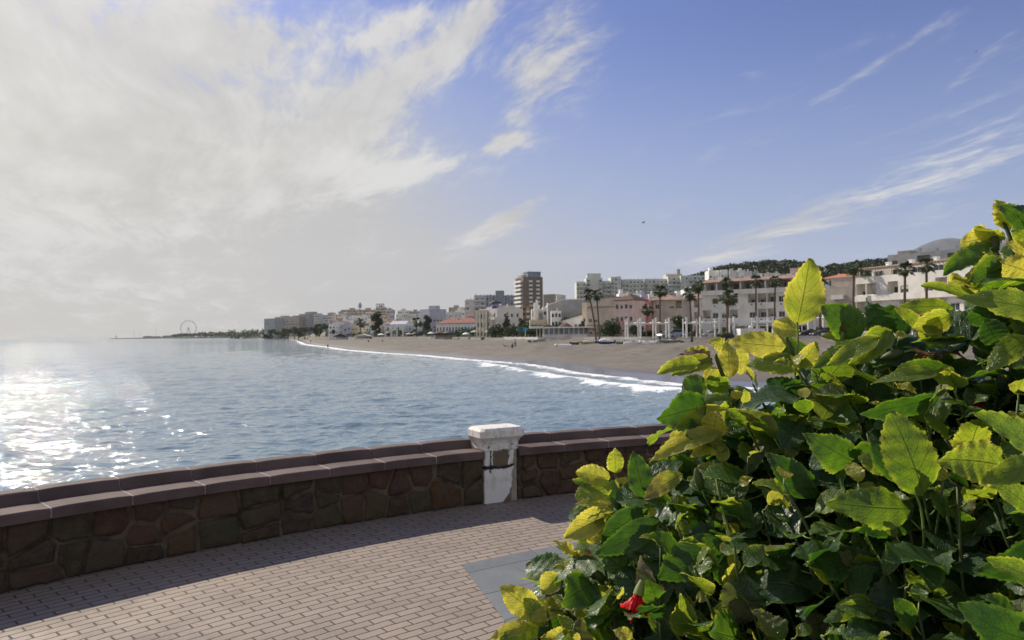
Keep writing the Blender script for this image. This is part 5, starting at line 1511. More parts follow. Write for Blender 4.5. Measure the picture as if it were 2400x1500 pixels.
for i in range(150):         # thin treeline towards the harbour
    px = rng.uniform(405, 640); d = rng.uniform(1900, 2200) if px < 540 else rng.uniform(1350, 1750)
    h = np.interp(px, [405, 440, 540, 640], [9, 12, 15, 22]) * rng.uniform(.7, 1.1)
    pts.append(((px - 1200) / F * d, d, SEA_Z + 3 if px < 545 else tz(px, d), rng.uniform(7, 11), h))
stuff_trees('far_treeline', 'thin dark treeline along the shore between the ferris wheel and the far hotels', pts, M_TREE, 1.6, 60, 'treeline')
pts = []
for i in range(240):         # shrubs and hedges along the back of the beach
    px = rng.uniform(740, 1460); bk = math.exp(np.interp(px, BK_PX, np.log(BK_D))); d = bk * rng.uniform(1.02, 1.12)
    if 1232 < px < 1408: d = rng.uniform(226, 240)
    pts.append(((px - 1200) / F * d, d, tz(px, d), rng.uniform(1.4, 3.0), rng.uniform(2.2, 4.8)))
for i in range(90):
    px = rng.uniform(1460, 2500); bk = math.exp(np.interp(px, BK_PX, np.log(BK_D))); d = bk * rng.uniform(1.08, 1.14)
    pts.append(((px - 1200) / F * d, d, tz(px, d), rng.uniform(1.0, 1.8), rng.uniform(1.2, 2.2)))
stuff_trees('garden_shrubs', 'low dark shrubs and hedges along the back of the beach', pts, M_TREE, .33, 110, 'shrubs')
pts = []
for i in range(200):         # green between the houses on the slopes
    px = rng.uniform(760, 1660); bk = math.exp(np.interp(px, BK_PX, np.log(BK_D))); d = bk * rng.uniform(1.25, 2.0)
    pts.append(((px - 1200) / F * d, d, tz(px, d), rng.uniform(2.0, 4.0), rng.uniform(4, 7.5)))
stuff_trees('hillside_greenery', 'scattered dark trees and gardens between the houses of the town', pts, M_TREE, .6, 90, 'greenery')

# ------------------------------------------------------------------ promenade across the bay
def P3(px, d, z=None):
    return Vector(((px - 1200) / F * d, d, tz(px, d) if z is None else z))
def esplanade():
    m = MB(); prev = None
    for px in np.linspace(1180, 3000, 70):
        bk = math.exp(np.interp(px, BK_PX, np.log(BK_D)))
        x = (px - 1200) / F
        ring = [(x * (bk - 1.2), bk - 1.2, -1.2), (x * (bk - 1.2), bk - 1.2, .42), (x * (bk - .8), bk - .8, .42), (x * (bk - .8), bk - .8, .18), (x * (bk + 7), bk + 7, .19), (x * (bk + 7), bk + 7, -1.2)]
        if prev: m.loft([prev, ring], closed=False, cap=False)
        prev = ring
    tag(m.build('esplanade', mat('pale_paving', (.52, .50, .47), .9, .1, .3)), kind='structure')
esplanade()
def pergola(label, posts, beam, d, top=4.35, back=True):
    x0 = (posts[0] - 1200) / F * d
    r = empty('pergola', (x0, d, .2), 0, label, 'pergola', 'white pergolas on the beach promenade')
    for i, px in enumerate(posts):
        x = (px - posts[0]) / F * d
        for k, y in enumerate((0, 3.2) if back else (0,)):
            m = MB(); w = .17 if k == 0 else .12
            hh = top - (.25 if k else 0)
            m.box(x - w, x + w, y - w, y + w, 0, hh - .1)
            m.box(x - w - .05, x + w + .05, y - w - .05, y + w + .05, hh - .1, hh)
            m.build('post', M_WPAINT, r)
    a, b = [(q - posts[0]) / F * d for q in beam]
    for y in ((0, 3.2) if back else (0,)):
        m = MB(); m.box(a, b, y - .09, y + .09, top - 1.35, top - 1.07); m.build('beam', M_WPAINT, r)
    k = max(2, int((b - a) / 1.6))
    for i in range(k + 1):
        m = MB(); x = a + .2 + (b - a - .4) * i / k; m.box(x - .05, x + .05, -.4, 3.6, top - 1.067, top - .93); m.build('slat', M_WPAINT, r)
    return r
pergola('white pergola with three tall posts in front of the pink house', [1471, 1501, 1537, 1568], (1471, 1568), 158)
pergola('white pergola with parked cars behind it, second from the left', [1609, 1641, 1685], (1609, 1685), 157)
pergola('white pergola touching the left edge of the tall leaf', [1720, 1774, 1811], (1774, 1850), 154)
pergola('lower white pergola posts right of the tall leaf', [1909, 1945], (1880, 1945), 150, 4.9)
def low_pergola():
    d = 385
    pergola('small white frame pergola on the distant beach edge left of the second far palm', [902, 916, 929, 943], (900, 945), d, top=6.8)
low_pergola()
# kiosk hut
def kiosk():
    d = 150
    b = Bld('kiosk', 'small white flat roofed beach kiosk half hidden behind yellow leaves', 'kiosk', (1735, d), (1792, d), depth=3.2, H=1.75, wall=M_WHITE, z=.2)
    b.open['F'].append((.6, 1.6, .8, 1.4, .3)); b.done(par=.05, rm=M_ROOF)
    v = MB(); v.loft([[(2.6 + q * math.cos(a * PI / 6) * 1.3, 1.5 + q * math.sin(a * PI / 6), z) for a in range(12)] for q, z in ((.35, 1.81), (.42, 1.9), (.42, 2.2), (.2, 2.36))]); v.build('roof_light', M_WPAINT, b.root)
kiosk()
# white picket fence right of the leaf
def fence():
    d = 132
    r = empty('picket_fence', ((1925 - 1200) / F * d, d, .25), 0, 'low white board fence between the shore and the parked cars', 'fence')
    for i in range(24):
        m = MB(); x = i * .36; m.box(x, x + .30, 0, .05, -.3, .75); m.build('board', M_WPAINT, r)
    m = MB()
    for z in (.1, .55): m.box(0, 24 * .36, .052, .1, z, z + .08)
    m.build('rail', M_WPAINT, r)
fence()
# restaurant pavilion
def restaurant():
    d = 214; z0 = .15
    x0 = (1256 - 1200) / F * d; U = (1393 - 1256) / F * d
    H = ztop(1300, 769, d) - z0
    r = empty('beach_restaurant', (x0, d, z0), 0, 'white glazed beach restaurant with a flat overhanging roof and small dark cone roof', 'restaurant')
    w = MB(); w.box(2.2, U, .3, 8, 0, .95); w.box(U * .56, U, .28, .3, .95, 1.0); w.box(2.2, U, 7.6, 8, .95, H)
    w.build('wall', M_WHITE, r)
    n = 10
    for i in range(n + 1):
        x = 2.3 + (U - 2.5) * i / n; m = MB(); m.box(x - .12, x + .12, .25, .5, .95, H); m.build('post', M_WPAINT, r)
        if i < n:
            g = MB(); xb = 2.3 + (U - 2.5) * (i + 1) / n; g.box(x + .14, xb - .14, .36, .40, .98, H - .1); g.build('glass_panel', mat('restaurant_glass', (.20, .24, .26), .12, .3, .4, spec=.6), r)
    for i in range(3):
        m = MB(); x = .2 + i * .9; m.tube([(x, -.8, 0), (x, -.8, H)], .07, 6); m.build('post', M_WPAINT, r)
    rf = MB(); rf.box(-1.6, U + .6, -1.9, 9, H, H + .32); rf.box(-1.9, 2.0, -2.4, 4, H + .321, H + .55); rf.build('roof', M_WPAINT, r)
    c = MB(); cx = U * .52; c.loft([[(cx + q * math.cos(a * PI / 4), 3.5 + q * math.sin(a * PI / 4), z) for a in range(8)] for q, z in ((2.3, H + .32), (1.2, H + 1.1), (.15, H + 1.6))]); c.build('cone_roof', M_DARKTILE, r)
    b = MB(); b.box(U * .78, U * .78 + 3.1, 1.5, 1.7, H + .33, H + 1.95); b.build('dark_screen', M_DARK, r)
    p = MB(); p.box(U * .94, U * .94 + 1.0, 1.6, 1.8, H + .33, H + 2.6); p.build('white_screen', M_WPAINT, r)
    s = MB()
    s.prism([(U * .40, .02), (U * .53, .95), (U * .53, .75), (U * .43, .02)], -1.4, -.1); s.build('ramp', M_WPAINT, r)
    s = MB(); s.box(U * .2, U * .62, -2.2, -1.5, -.5, .28); s.box(U * .62, U, -1.0, .2, -.5, .2); s.build('terrace_base', M_WHITE, r)
restaurant()
# blue sign on a post
def sign():
    d = 205
    r = empty('beach_sign', (P3(1226, d).x, d, .1), 0, 'blue green beach information sign on a white post beside the restaurant', 'sign')
    m = MB(); m.tube([(.6, 0, 0), (.6, 0, 2.9)], .08, 6); m.build('post', M_WPAINT, r)
    m = MB(); m.box(-1.2, 1.1, -.05, .05, 2.0, 3.1); m.build('panel', M_TEAL, r)
    m = MB(); m.box(-1.0, -.1, -.075, -.051, 2.15, 2.95); m.build('blue_field', M_BLUE, r)
sign()
# awnings, parasols and market stall roofs of the beach bars
def parasol(px, d, h, w, m_, label, name='parasol', group='beach bar parasols'):
    r = empty(name, P3(px, d), 0, label, 'parasol', group)
    p = MB(); p.tube([(0, 0, 0), (0, 0, h)], .06, 6); p.build('pole', M_WPAINT, r)
    c = MB(); c.loft([[(q * math.cos(a * PI / 6), q * math.sin(a * PI / 6), z) for a in range(12)] for q, z in ((w, h * .72), (w * .55, h * .88), (.05, h))], cap=False); c.build('canopy', m_, r)
for px, d, h, w, m_, lb in [(915, 395, 4.6, 3.2, M_DARK, 'dark parasol above the small white frame pergola'), (974, 380, 3.6, 2.2, M_DARK, 'dark parasol under the drooping far palm'),
                            (1035, 330, 4.0, 2.6, M_DARKTILE, 'brown thatched parasol, left of two before the red roofed building'), (1052, 322, 3.8, 2.8, M_DARK, 'dark parasol, right of two before the red roofed building'),
                            (1162, 262, 3.2, 2.0, M_DARK, 'dark parasol at the foot of the fir trees')]:
    parasol(px, d, h, w, m_, lb)
for i, (px, d, h, w) in enumerate([(1092, 300, 2.9, 1.7), (1112, 288, 2.8, 1.7), (1131, 272, 2.7, 1.6), (1146, 262, 2.7, 1.6), (1010, 385, 3.2, 2.0), (958, 412, 3.2, 2.1), (893, 430, 3.3, 2.2)]):
    parasol(px, d, h, w, M_WHITE if i % 2 == 0 else M_AWN, f'small {"white" if i % 2 == 0 else "beige"} beach bar parasol, {["fourth", "fifth", "sixth", "rightmost", "third", "second", "leftmost"][i]} in the seafront line of pale parasols', group='pale beach bar parasols')
def bar_hut(p0, p1, d, h, m_roof, m_wall, label):
    x0 = (p0 - 1200) / F * d; U = (p1 - p0) / F * d
    r = empty('beach_bar', (x0, d, tz(p0, d)), 0, label, 'beach bar')
    m = MB(); m.prism([(-.5, h * .62), (U * .5, h), (U + .5, h * .62), (U + .5, h * .55), (-.5, h * .55)], -.5, 5.5); m.build('roof', m_roof, r)
    for x in (.1, U * .5, U - .1):
        m = MB(); m.box(x - .1, x + .1, 0, .2, 0, h * .55); m.build('post', M_WPAINT, r)
    m = MB(); m.box(0, U, .3, .5, 0, 1.0); m.box(0, U, 4.5, 4.8, 0, h * .55); m.build('counter', m_wall, r)
bar_hut(1018, 1062, 338, 3.6, M_DARK, M_BEIGE, 'dark roofed beach bar in front of the red roofed building')
bar_hut(1084, 1104, 325, 4.0, M_TEAL, M_PALEGREEN, 'small turquoise topped beach bar before the green shutters')
bar_hut(1118, 1140, 290, 3.3, M_OFF, M_DARK, 'pale roofed beach bar below the pilastered cream house')
bar_hut(1150, 1172, 262, 2.9, M_DARKTILE, M_DARK, 'low dark roofed beach bar left of the fir trees')
bar_hut(782, 812, 470, 4.2, M_DARK, M_WHITE, 'low dark roofed bar below the white house with the round opening')
bar_hut(830, 866, 450, 3.6, M_OFF, M_WHITE, 'pale roofed beach bar left of the tallest dark tree')
def red_stall():
    d = 104
    r = empty('red_stall', ((2140 - 1200) / F * d, d, .2), 0, 'maroon roofed stall glimpsed between the hibiscus leaves', 'stall'); U = 9.0
    m = MB(); m.prism([(-.3, 3.0), (U / 2, 4.0), (U + .3, 3.0), (U + .3, 2.8), (-.3, 2.8)], 0, 4); m.build('roof', mat('maroon_cloth', (.20, .035, .045), .8, .1, 2), r)
    m = MB(); m.box(0, U, .2, .4, 0, 1.0); m.box(0, U, 3.5, 3.7, 0, 2.8); m.build('counter', M_OFF, r)
    for x in (.1, U / 2, U - .1):
        m = MB(); m.box(x - .06, x + .06, .05, .17, 0, 2.8); m.build('post', M_METAL, r)
red_stall()

# ------------------------------------------------------------------ boats hauled up on the sand
def hull_rings(L, B, D, sheer=.25, flip=False, fine=.15):
    rings = []
    n = 12
    for i in range(n + 1):
        t = i / n
        w = B / 2 * (1 - max(0, (t - .45) / .55) ** 2.2) * (0.82 + .18 * min(1, t / .3))
        w = max(w, .02)
        keel = D * (.12 * (1 - t) ** 2 + .75 * max(0, (t - .72) / .28) ** 2)
        top = D + sheer * (t - .35) ** 2 * 2.2
        x = L * (t - .5)
        ring = []
        for k in range(9):
            a = (k / 8 - .5) * PI
            y = w * math.sin(a) * (1 if abs(k - 4) > 3 else 1)
            z = keel + (top - keel) * (1 - math.cos(a)) ** .8
            z = min(z, top)
            ring.append((x, y * (0.72 + .28 * abs(math.sin(a))), z))
        rings.append(ring)
    if flip:
        rings = [[(x, y, D * 1.12 - z) for x, y, z in r] for r in rings]
    return rings
def boat(px, d, L, rz, label, cols, flip=False, tarp=None, engine=False, mast=0, B=None, D=.62, fender=False):
    B = B or L * .34
    p = P3(px, d)
    r = empty('boat', (p.x, p.y, p.z - .06), rz, label, 'boat', 'small boats hauled up on the sand')
    m = MB(); rg = hull_rings(L, B, D, flip=flip)
    m.loft(rg, closed=False, cap=False)
    n = len(rg[0]); m.add(rg[0], [tuple(range(n))])
    m.build('hull', cols[0], r, smooth=True)
    if not flip:
        g = MB()
        for side in (0, -1):
            g.tube([q[side] for q in rg], .05, 6)
        g.build('gunwale', cols[1], r)
        f = MB(); pts = [(q[1 if k else 0], ) for k, q in enumerate(rg[:0])]
        f.loft([[(q[0][0], q[0][1] * .92, D * .35), (q[0][0], -q[0][1] * .92, D * .35)] for q in rg[:10]], closed=False, cap=False)
        f.build('floor', cols[1], r)
        for t in (-.22, .08, .28):
            s = MB(); w = B * .46 * (1 if t < .2 else .8); s.box(L * t - .14, L * t + .14, -w, w, D * .68, D * .75); s.build('thwart', cols[1], r)
    if tarp:
        t = MB(); a, b, h = tarp
        rings = []
        for i in range(7):
            q = a + (b - a) * i / 6; hh = h * (1 - .35 * abs(i - 3) / 3)
            rings.append([(L * q, B * .5 * math.cos(k * PI / 6), D + hh * math.sin(k * PI / 6) ** .8) for k in range(7)])
        t.loft(rings, closed=False, cap=False); t.add([rings[0][k] for k in range(7)], [tuple(range(7))]); t.add([rings[-1][k] for k in range(7)], [tuple(range(7))])
        t.build('tarpaulin', M_OFF, r, smooth=True)
    if engine:
        e = MB(); e.box(-L / 2 - .35, -L / 2 - .05, -.16, .16, D * .75, D * 1.55); e.box(-L / 2 - .25, -L / 2 - .12, -.06, .06, .1, D * .75); e.build('outboard_motor', M_DARK, r)
    if mast:
        e = MB(); e.tube([(0, 0, .2), (0, 0, mast)], .04, 6); e.tube([(-L * .3, 0, mast * .5), (0, 0, mast * .5)], .03, 5); e.build('mast', M_WPAINT, r)
    if fender:
        e = MB(); e.loft([[(L / 2 - .1 + .38 * math.sin(a * PI / 6), .38 * math.cos(a * PI / 6) * math.cos(k * PI / 4), .42 + .38 * math.cos(a * PI / 6) * math.sin(k * PI / 4)) for k in range(8)] for a in range(-3, 4)], cap=False); e.build('buoy', M_WPAINT, r, smooth=True)
    return r
M_CREAMB = mat('cream_boat_paint', (.62, .52, .34), .5, .1, 2)
M_MAROON = mat('maroon_boat_paint', (.13, .05, .05), .5, .1, 2)
M_GREYB = mat('grey_boat_paint', (.30, .33, .33), .5, .1, 2)
boat(1320, 158, 3.6, R(200), 'white overturned boat lying apart nearest the water, leftmost of the beached boats', (M_WPAINT, M_WPAINT), flip=True, fender=True)
boat(1345, 172, 2.2, R(160), 'small maroon boat behind the leftmost white overturned boat', (M_MAROON, M_OFF))
boat(1375, 172, 3.6, R(185), 'cream yellow boat left of the long blue bottomed boat', (M_CREAMB, M_OFF), tarp=(-.1, .3, .3))
boat(1428, 166, 6.4, R(176), 'long white and blue boat with a lumpy pale tarpaulin', (M_BLUE, M_WPAINT), tarp=(.0, .36, .75), engine=True)
boat(1465, 162, 4.4, R(8), 'grey green boat with a short mast right of the tarpaulin boat', (M_GREYB, M_WPAINT), mast=2.2, engine=True)
boat(1478, 157, 3.1, R(3), 'pale overturned dinghy right of the tarpaulin boat', (M_OFF, M_OFF), flip=True)
boat(1517, 157, 3.3, R(176), 'white overturned dinghy with a round white buoy under the first pergola', (M_WPAINT, M_OFF), flip=True, fender=True)
boat(1563, 158, 4.3, R(178), 'long dark hulled boat with a white buoy, rightmost of the beached boats', (M_GREYB, M_OFF), fender=True, tarp=(-.3, .0, .25))
boat(1250, 205, 3.4, R(20), 'slim turquoise boat leaning by the left end of the restaurant', (M_TEAL, M_WPAINT))
boat(1262, 203, 4.0, R(25), 'white boat with raised bow in front of the restaurant', (M_WPAINT, M_DARK), mast=1.6)
# crates of fishing gear
for i, (px, m_, lb) in enumerate([(1512, M_BLUE, 'blue fish crate with a red lid under the first pergola'), (1527, M_WPAINT, 'white fish crate beside the blue one')]):
    p = P3(px, 160); r = empty('fish_crate', p, .2 * i, lb, 'crate')
    m = MB(); m.box(-.45, .45, -.3, .3, 0, .06); m.box(-.45, -.39, -.3, .3, .061, .42); m.box(.39, .45, -.3, .3, .061, .42); m.box(-.389, .389, -.3, -.24, .061, .42); m.box(-.389, .389, .24, .3, .061, .42); m.build('box', m_, r)
    m = MB(); m.box(-.48, .48, -.33, .33, .425, .5); m.build('lid', M_RED if i == 0 else M_OFF, r)

# ------------------------------------------------------------------ parked cars
def car(px, d, rz, label, cm, van=False):
    p = P3(px, d, .2); r = empty('van' if van else 'parked_car', p, rz, label, 'van' if van else 'car', 'cars parked behind the pergolas')
    L, Wd = (4.9, 1.9) if van else (4.2, 1.72)
    top = 1.95 if van else 1.42
    if van: low = [(-2.45, .35), (-2.45, 1.1), (-2.4, 1.15), (1.5, 1.15), (2.3, .95), (2.45, .75), (2.45, .35)]; cab = [(-2.4, 1.15), (-2.3, top), (.6, top), (1.55, 1.15)]
    else: low = [(-2.1, .3), (-2.12, .75), (-2.0, .92), (.9, .95), (1.95, .78), (2.1, .6), (2.1, .3)]; cab = [(-1.95, .92), (-1.45, top - .04), (-.2, top), (.25, top - .03), (1.0, .95)]
    b = MB(); b.prism(low, -Wd / 2, Wd / 2)
    cx = sum(q[0] for q in cab) / len(cab)
    n = len(cab)
    vs = [(x, -Wd / 2 + .06, z) if z < 1.16 and (van or z < .96) else (x, -Wd / 2 + .2, z) for x, z in cab]
    vs2 = [(x, -y, z) for x, y, z in vs]
    b.add(vs + vs2, [tuple(range(n)), tuple(range(2 * n - 1, n - 1, -1))] + [(i, i + n, (i + 1) % n + n, (i + 1) % n) for i in range(n)])
    b.build('body', cm, r)
    for s in (-1, 1):
        g = MB(); q = [Vector((x, y * s * -1, z)) for x, y, z in vs]
        c = sum(q, Vector()) / n
        g.add([c + (v - c) * .82 + Vector((0, .025 * s, 0)) for v in q], [tuple(range(n))]); g.build('side_window', M_GLASS, r)
    a = [(vs[-2][0], vs[-2][2]), (vs[-1][0], vs[-1][2])]
    g = MB(); y1, y2 = Wd / 2 - .26, Wd / 2 - .14
    g.quad((a[0][0] + .05, -y1, a[0][1] - .04), (a[0][0] + .05, y1, a[0][1] - .04), (a[1][0] + .02, y2, a[1][1] + .05), (a[1][0] + .02, -y2, a[1][1] + .05)); g.build('windscreen', M_GLASS, r)
    for x in (-L * .3, L * .3):
        for s in (-1, 1):
            w = MB(); w.loft([[(x + .32 * math.cos(k * PI / 7), s * (Wd / 2 - y), .32 + .32 * math.sin(k * PI / 7)) for k in range(14)] for y in (.2, -.02)]); wo = w.build('wheel', M_DARK, r)
            w = MB(); w.loft([[(x + .18 * math.cos(k * PI / 7), s * (Wd / 2 + y), .32 + .18 * math.sin(k * PI / 7)) for k in range(14)] for y in (.021, .03)]); w.build('rim', M_METAL, wo)
    for s in (-1, 1):
        h = MB(); h.box(L / 2 - .04, L / 2 + .015, s * .62 - .14, s * .62 + .14, .58, .72); h.build('headlight', M_WPAINT, r)
        h = MB(); h.box(-L / 2 - .03, -L / 2 + .03, s * .66 - .1, s * .66 + .1, .68, .84); h.build('tail_light', M_RED, r)
    return r
M_CDARK = mat('dark_car_paint', (.03, .033, .04), .25, .05, 1, spec=.6)
M_CSILV = mat('silver_car_paint', (.42, .44, .46), .3, .05, 1, spec=.6, metal=.4)
M_CWHITE = mat('white_car_paint', (.75, .76, .78), .3, .03, 1, spec=.6)
M_CGREEN = mat('dark_green_car_paint', (.02, .06, .05), .25, .05, 1, spec=.6)
M_CBLUE = mat('pale_blue_car_paint', (.35, .42, .62), .3, .05, 1, spec=.6)
for px, d, rz, m_, v, lb in [
    (1578, 170, 200, M_CBLUE, True, 'pale blue and white van parked right of the first pergola'),
    (1560, 166, 210, M_CSILV, False, 'silver car parked in front of the pale blue van'),
    (1626, 167, 190, M_CDARK, False, 'black car seen between the first two posts of the second pergola'),
    (1662, 167, 195, M_CSILV, False, 'silver car seen through the right half of the second pergola'),
    (1708, 166, 185, M_CGREEN, False, 'dark green car parked right of the second pergola'),
    (1732, 172, 180, M_CDARK, False, 'dark car parked behind the white kiosk'),
    (1890, 150, 195, M_CDARK, False, 'dark car showing just right of the tall leaf stalk'),
    (1925, 146, 185, M_CDARK, False, 'dark car behind the low white board fence'),
    (1960, 150, 188, M_CWHITE, False, 'white car behind the red bud')]:
    car(px, d, R(rz), lb, m_, v)

# street lamps with round heads
for i, (px, py, d, lb) in enumerate([(1668, 742, 163, 'thin street lamp inside the second pergola'), (1795, 742, 160, 'thin street lamp left of the tall leaf'), (1991, 694, 140, 'dark street lamp before the plain beige block'), (1120, 742, 285, 'street lamp at the foot of the cream pilastered house')]):
    z = tz(px, d); h = ztop(px, py, d) - z
    r = empty('street_lamp', P3(px, d), 0, lb, 'street lamp', 'street lamps of the far promenade')
    m = MB(); m.tube([(0, 0, 0), (0, 0, h)], [.07, .045], 6); m.tube([(0, 0, h * .98), (-.5, 0, h)], .03, 5); m.build('pole', M_METAL, r)
    m = MB(); m.box(-.8, -.35, -.1, .1, h - .04, h + .04); m.build('lamp_head', M_DARK, r)

# ------------------------------------------------------------------ people on the beach
M_SKIN = mat('skin', (.42, .25, .17), .6, .05, 5)
M_BLACKC = mat('black_cloth', (.02, .02, .024), .9, .1, 5)
M_BLUEC = mat('pale_shirt_cloth', (.55, .60, .72), .9, .1, 5)
M_NAVY = mat('navy_cloth', (.03, .04, .09), .9, .1, 5)
M_HAIR = mat('dark_hair', (.03, .02, .015), .8, .1, 5)
def skinned(name, pts, edges, rad, m_, parent):
    me = bpy.data.meshes.new(name); me.from_pydata(pts, edges, []); me.materials.append(m_)
    o = link(name, me, parent)
    sk = o.modifiers.new('skin', 'SKIN')
    for v, r_ in zip(me.skin_vertices[0].data, rad): v.radius = (r_, r_)
    me.skin_vertices[0].data[0].use_root = True
    o.modifiers.new('sub', 'SUBSURF').levels = 1
    o.modifiers['sub'].render_levels = 1
    return o
def person(px, d, rz, label, pose, top, legs, group=None):
    p = P3(px, d); r = empty('person', p, rz, label, 'person', group)
    if pose == 'stand' or pose == 'walk':
        st = .22 if pose == 'walk' else .02
        J = dict(pel=(0, 0, .93), ch=(0, 0, 1.28), nk=(0, .01, 1.48), hd=(0, -.02, 1.60), tp=(0, 0, 1.72), hl=(-.1, 0, .88), kl=(-.11, -st, .5), al=(-.11, st * .3, .09), fl=(-.11, st * .3 - .16, .04),
                 hr=(.1, 0, .88), kr=(.11, st * .5, .5), ar=(.11, st * 1.6, .12), fr=(.11, st * 1.6 - .15, .04), sl=(-.19, 0, 1.42), el=(-.25, .05 + st * .5, 1.13), wl=(-.25, -.05, .88), gl=(-.25, -.08, .78),
                 sr=(.19, 0, 1.42), er=(.25, -st * .5, 1.13), wr=(.25, -.12, .9), gr=(.25, -.16, .81))
    elif pose == 'sit':
        J = dict(pel=(0, .1, .14), ch=(0, .16, .50), nk=(0, .13, .70), hd=(0, .08, .82), tp=(0, .1, .94), hl=(-.1, .06, .13), kl=(-.13, -.36, .42), al=(-.13, -.55, .08), fl=(-.13, -.7, .05),
                 hr=(.1, .06, .13), kr=(.13, -.36, .42), ar=(.13, -.55, .08), fr=(.13, -.7, .05), sl=(-.19, .15, .64), el=(-.26, -.05, .42), wl=(-.14, -.28, .44), gl=(-.08, -.34, .45),
                 sr=(.19, .15, .64), er=(.26, -.05, .42), wr=(.14, -.28, .44), gr=(.08, -.34, .45))
    else:  # lying on the sand, propped on the elbows
        J = dict(pel=(0, 0, .13), ch=(-.38, 0, .24), nk=(-.56, 0, .36), hd=(-.64, 0, .46), tp=(-.7, 0, .55), hl=(.05, -.1, .12), kl=(.48, -.12, .16), al=(.9, -.12, .08), fl=(.98, -.12, .2),
                 hr=(.05, .1, .12), kr=(.48, .12, .28), ar=(.85, .12, .08), fr=(.95, .12, .15), sl=(-.5, -.19, .3), el=(-.6, -.24, .05), wl=(-.38, -.24, .04), gl=(-.28, -.24, .04),
                 sr=(-.5, .19, .3), er=(-.6, .24, .05), wr=(-.38, .24, .04), gr=(-.28, .24, .04))
    def part(name, keys, E, rad, m_):
        idx = {k: i for i, k in enumerate(keys)}
        return skinned(name, [J[k] for k in keys], [(idx[a], idx[b]) for a, b in E], rad, m_, r)
    ks = ['pel', 'ch', 'nk', 'hd', 'tp', 'hl', 'kl', 'al', 'fl', 'hr', 'kr', 'ar', 'fr', 'sl', 'el', 'wl', 'gl', 'sr', 'er', 'wr', 'gr']
    E = [('pel', 'ch'), ('ch', 'nk'), ('nk', 'hd'), ('hd', 'tp'), ('pel', 'hl'), ('hl', 'kl'), ('kl', 'al'), ('al', 'fl'), ('pel', 'hr'), ('hr', 'kr'), ('kr', 'ar'), ('ar', 'fr'), ('ch', 'sl'), ('sl', 'el'), ('el', 'wl'), ('wl', 'gl'), ('ch', 'sr'), ('sr', 'er'), ('er', 'wr'), ('wr', 'gr')]
    part('body', ks, E, [.14, .15, .06, .10, .07, .09, .065, .045, .04, .09, .065, .045, .04, .06, .042, .032, .035, .06, .042, .032, .035], M_SKIN)
    part('top', ['pel', 'ch', 'sl', 'el', 'sr', 'er'], [('pel', 'ch'), ('ch', 'sl'), ('sl', 'el'), ('ch', 'sr'), ('sr', 'er')], [.155, .17, .08, .055, .08, .055], top)
    part('trousers', ['pel', 'hl', 'kl', 'al', 'hr', 'kr', 'ar'], [('pel', 'hl'), ('hl', 'kl'), ('kl', 'al'), ('pel', 'hr'), ('hr', 'kr'), ('kr', 'ar')], [.16, .105, .08, .06, .105, .08, .06], legs)
    h = Vector(J['tp']); q = Vector(J['hd'])
    hm = MB(); c = q.lerp(h, .5) + Vector((0, .025, .03))
    hm.loft([[c + Vector((math.cos(a * PI / 5) * .105 * math.cos(e), math.sin(a * PI / 5) * .115 * math.cos(e), .11 * math.sin(e))) for a in range(10)] for e in (-.5, 0, .5, 1.0, 1.45)])
    hm.build('hair', M_HAIR, r, smooth=True)
    return r
person(768, 268, R(30), 'lone person in dark clothes standing at the waterline far along the beach', 'stand', M_BLACKC, M_BLACKC)
person(1207, 170, R(10), 'person in a pale shirt and dark trousers standing on the open sand', 'stand', M_BLUEC, M_NAVY)
person(1200, 169, R(-20), 'person in black sitting on the sand beside the standing one in a pale shirt', 'sit', M_BLACKC, M_NAVY)
person(1186, 175, R(5), 'person lying propped up on the sand left of the standing one', 'lie', M_BLACKC, M_SKIN)
person(863, 330, R(60), 'distant person sitting on the sand, left of two far apart', 'sit', M_BLACKC, M_BLACKC)
person(896, 318, R(20), 'distant person sitting on the sand, right of two far apart', 'sit', M_NAVY, M_BLACKC)
person(728, 430, R(20), 'tiny distant person walking on the sand below the far hotels', 'walk', M_NAVY, M_BLACKC)

# ------------------------------------------------------------------ gulls
def gull(px, py, d, span, rz, label, up=.25):
    p = W(px, py, d)
    r = empty('gull', p, rz, label, 'gull', 'gulls in the sky')
    b = MB(); b.loft([[(x, q * math.cos(a * PI / 4), q * .9 * math.sin(a * PI / 4)) for a in range(8)] for x, q in ((-.30, .01), (-.18, .05), (0, .085), (.15, .07), (.24, .045), (.31, .04), (.36, .012))]); b.build('body', M_METAL, r, smooth=True)
    for s in (-1, 1):
        w = MB(); L = span / 2
        pts = [(0, .11, .06), (.35, .14, .06 + up * .45 * L), (.7, .10, .06 + up * .5 * L), (1.0, .01, .06 + up * .2 * L)]
        top = [(c * .7 - .04 * t, s * L * t, z) for t, c, z in pts]; bot = [(-c - .10 * t, s * L * t, z - .012) for t, c, z in pts]; th = [(x, y, z - .02) for x, y, z in top]
        w.loft([[a, b_, c_] for a, b_, c_ in zip(top, bot, th)]); w.build('wing', M_GREY if s > 0 else M_GREY, r)
    t = MB(); t.add([(-.28, -.03, 0), (-.28, .03, 0), (-.42, .07, .0), (-.42, -.07, .0), (-.28, 0, .02)], [(0, 1, 2, 3), (0, 4, 1), (1, 4, 2), (2, 4, 3), (3, 4, 0)]); t.build('tail', M_WHITE, r)
gull(1508, 522, 130, 1.25, R(200), 'gull flying in the middle of the open blue sky', .5)
gull(2288, 121, 210, 1.25, R(160), 'gull flying high at the upper right of the sky', .4)
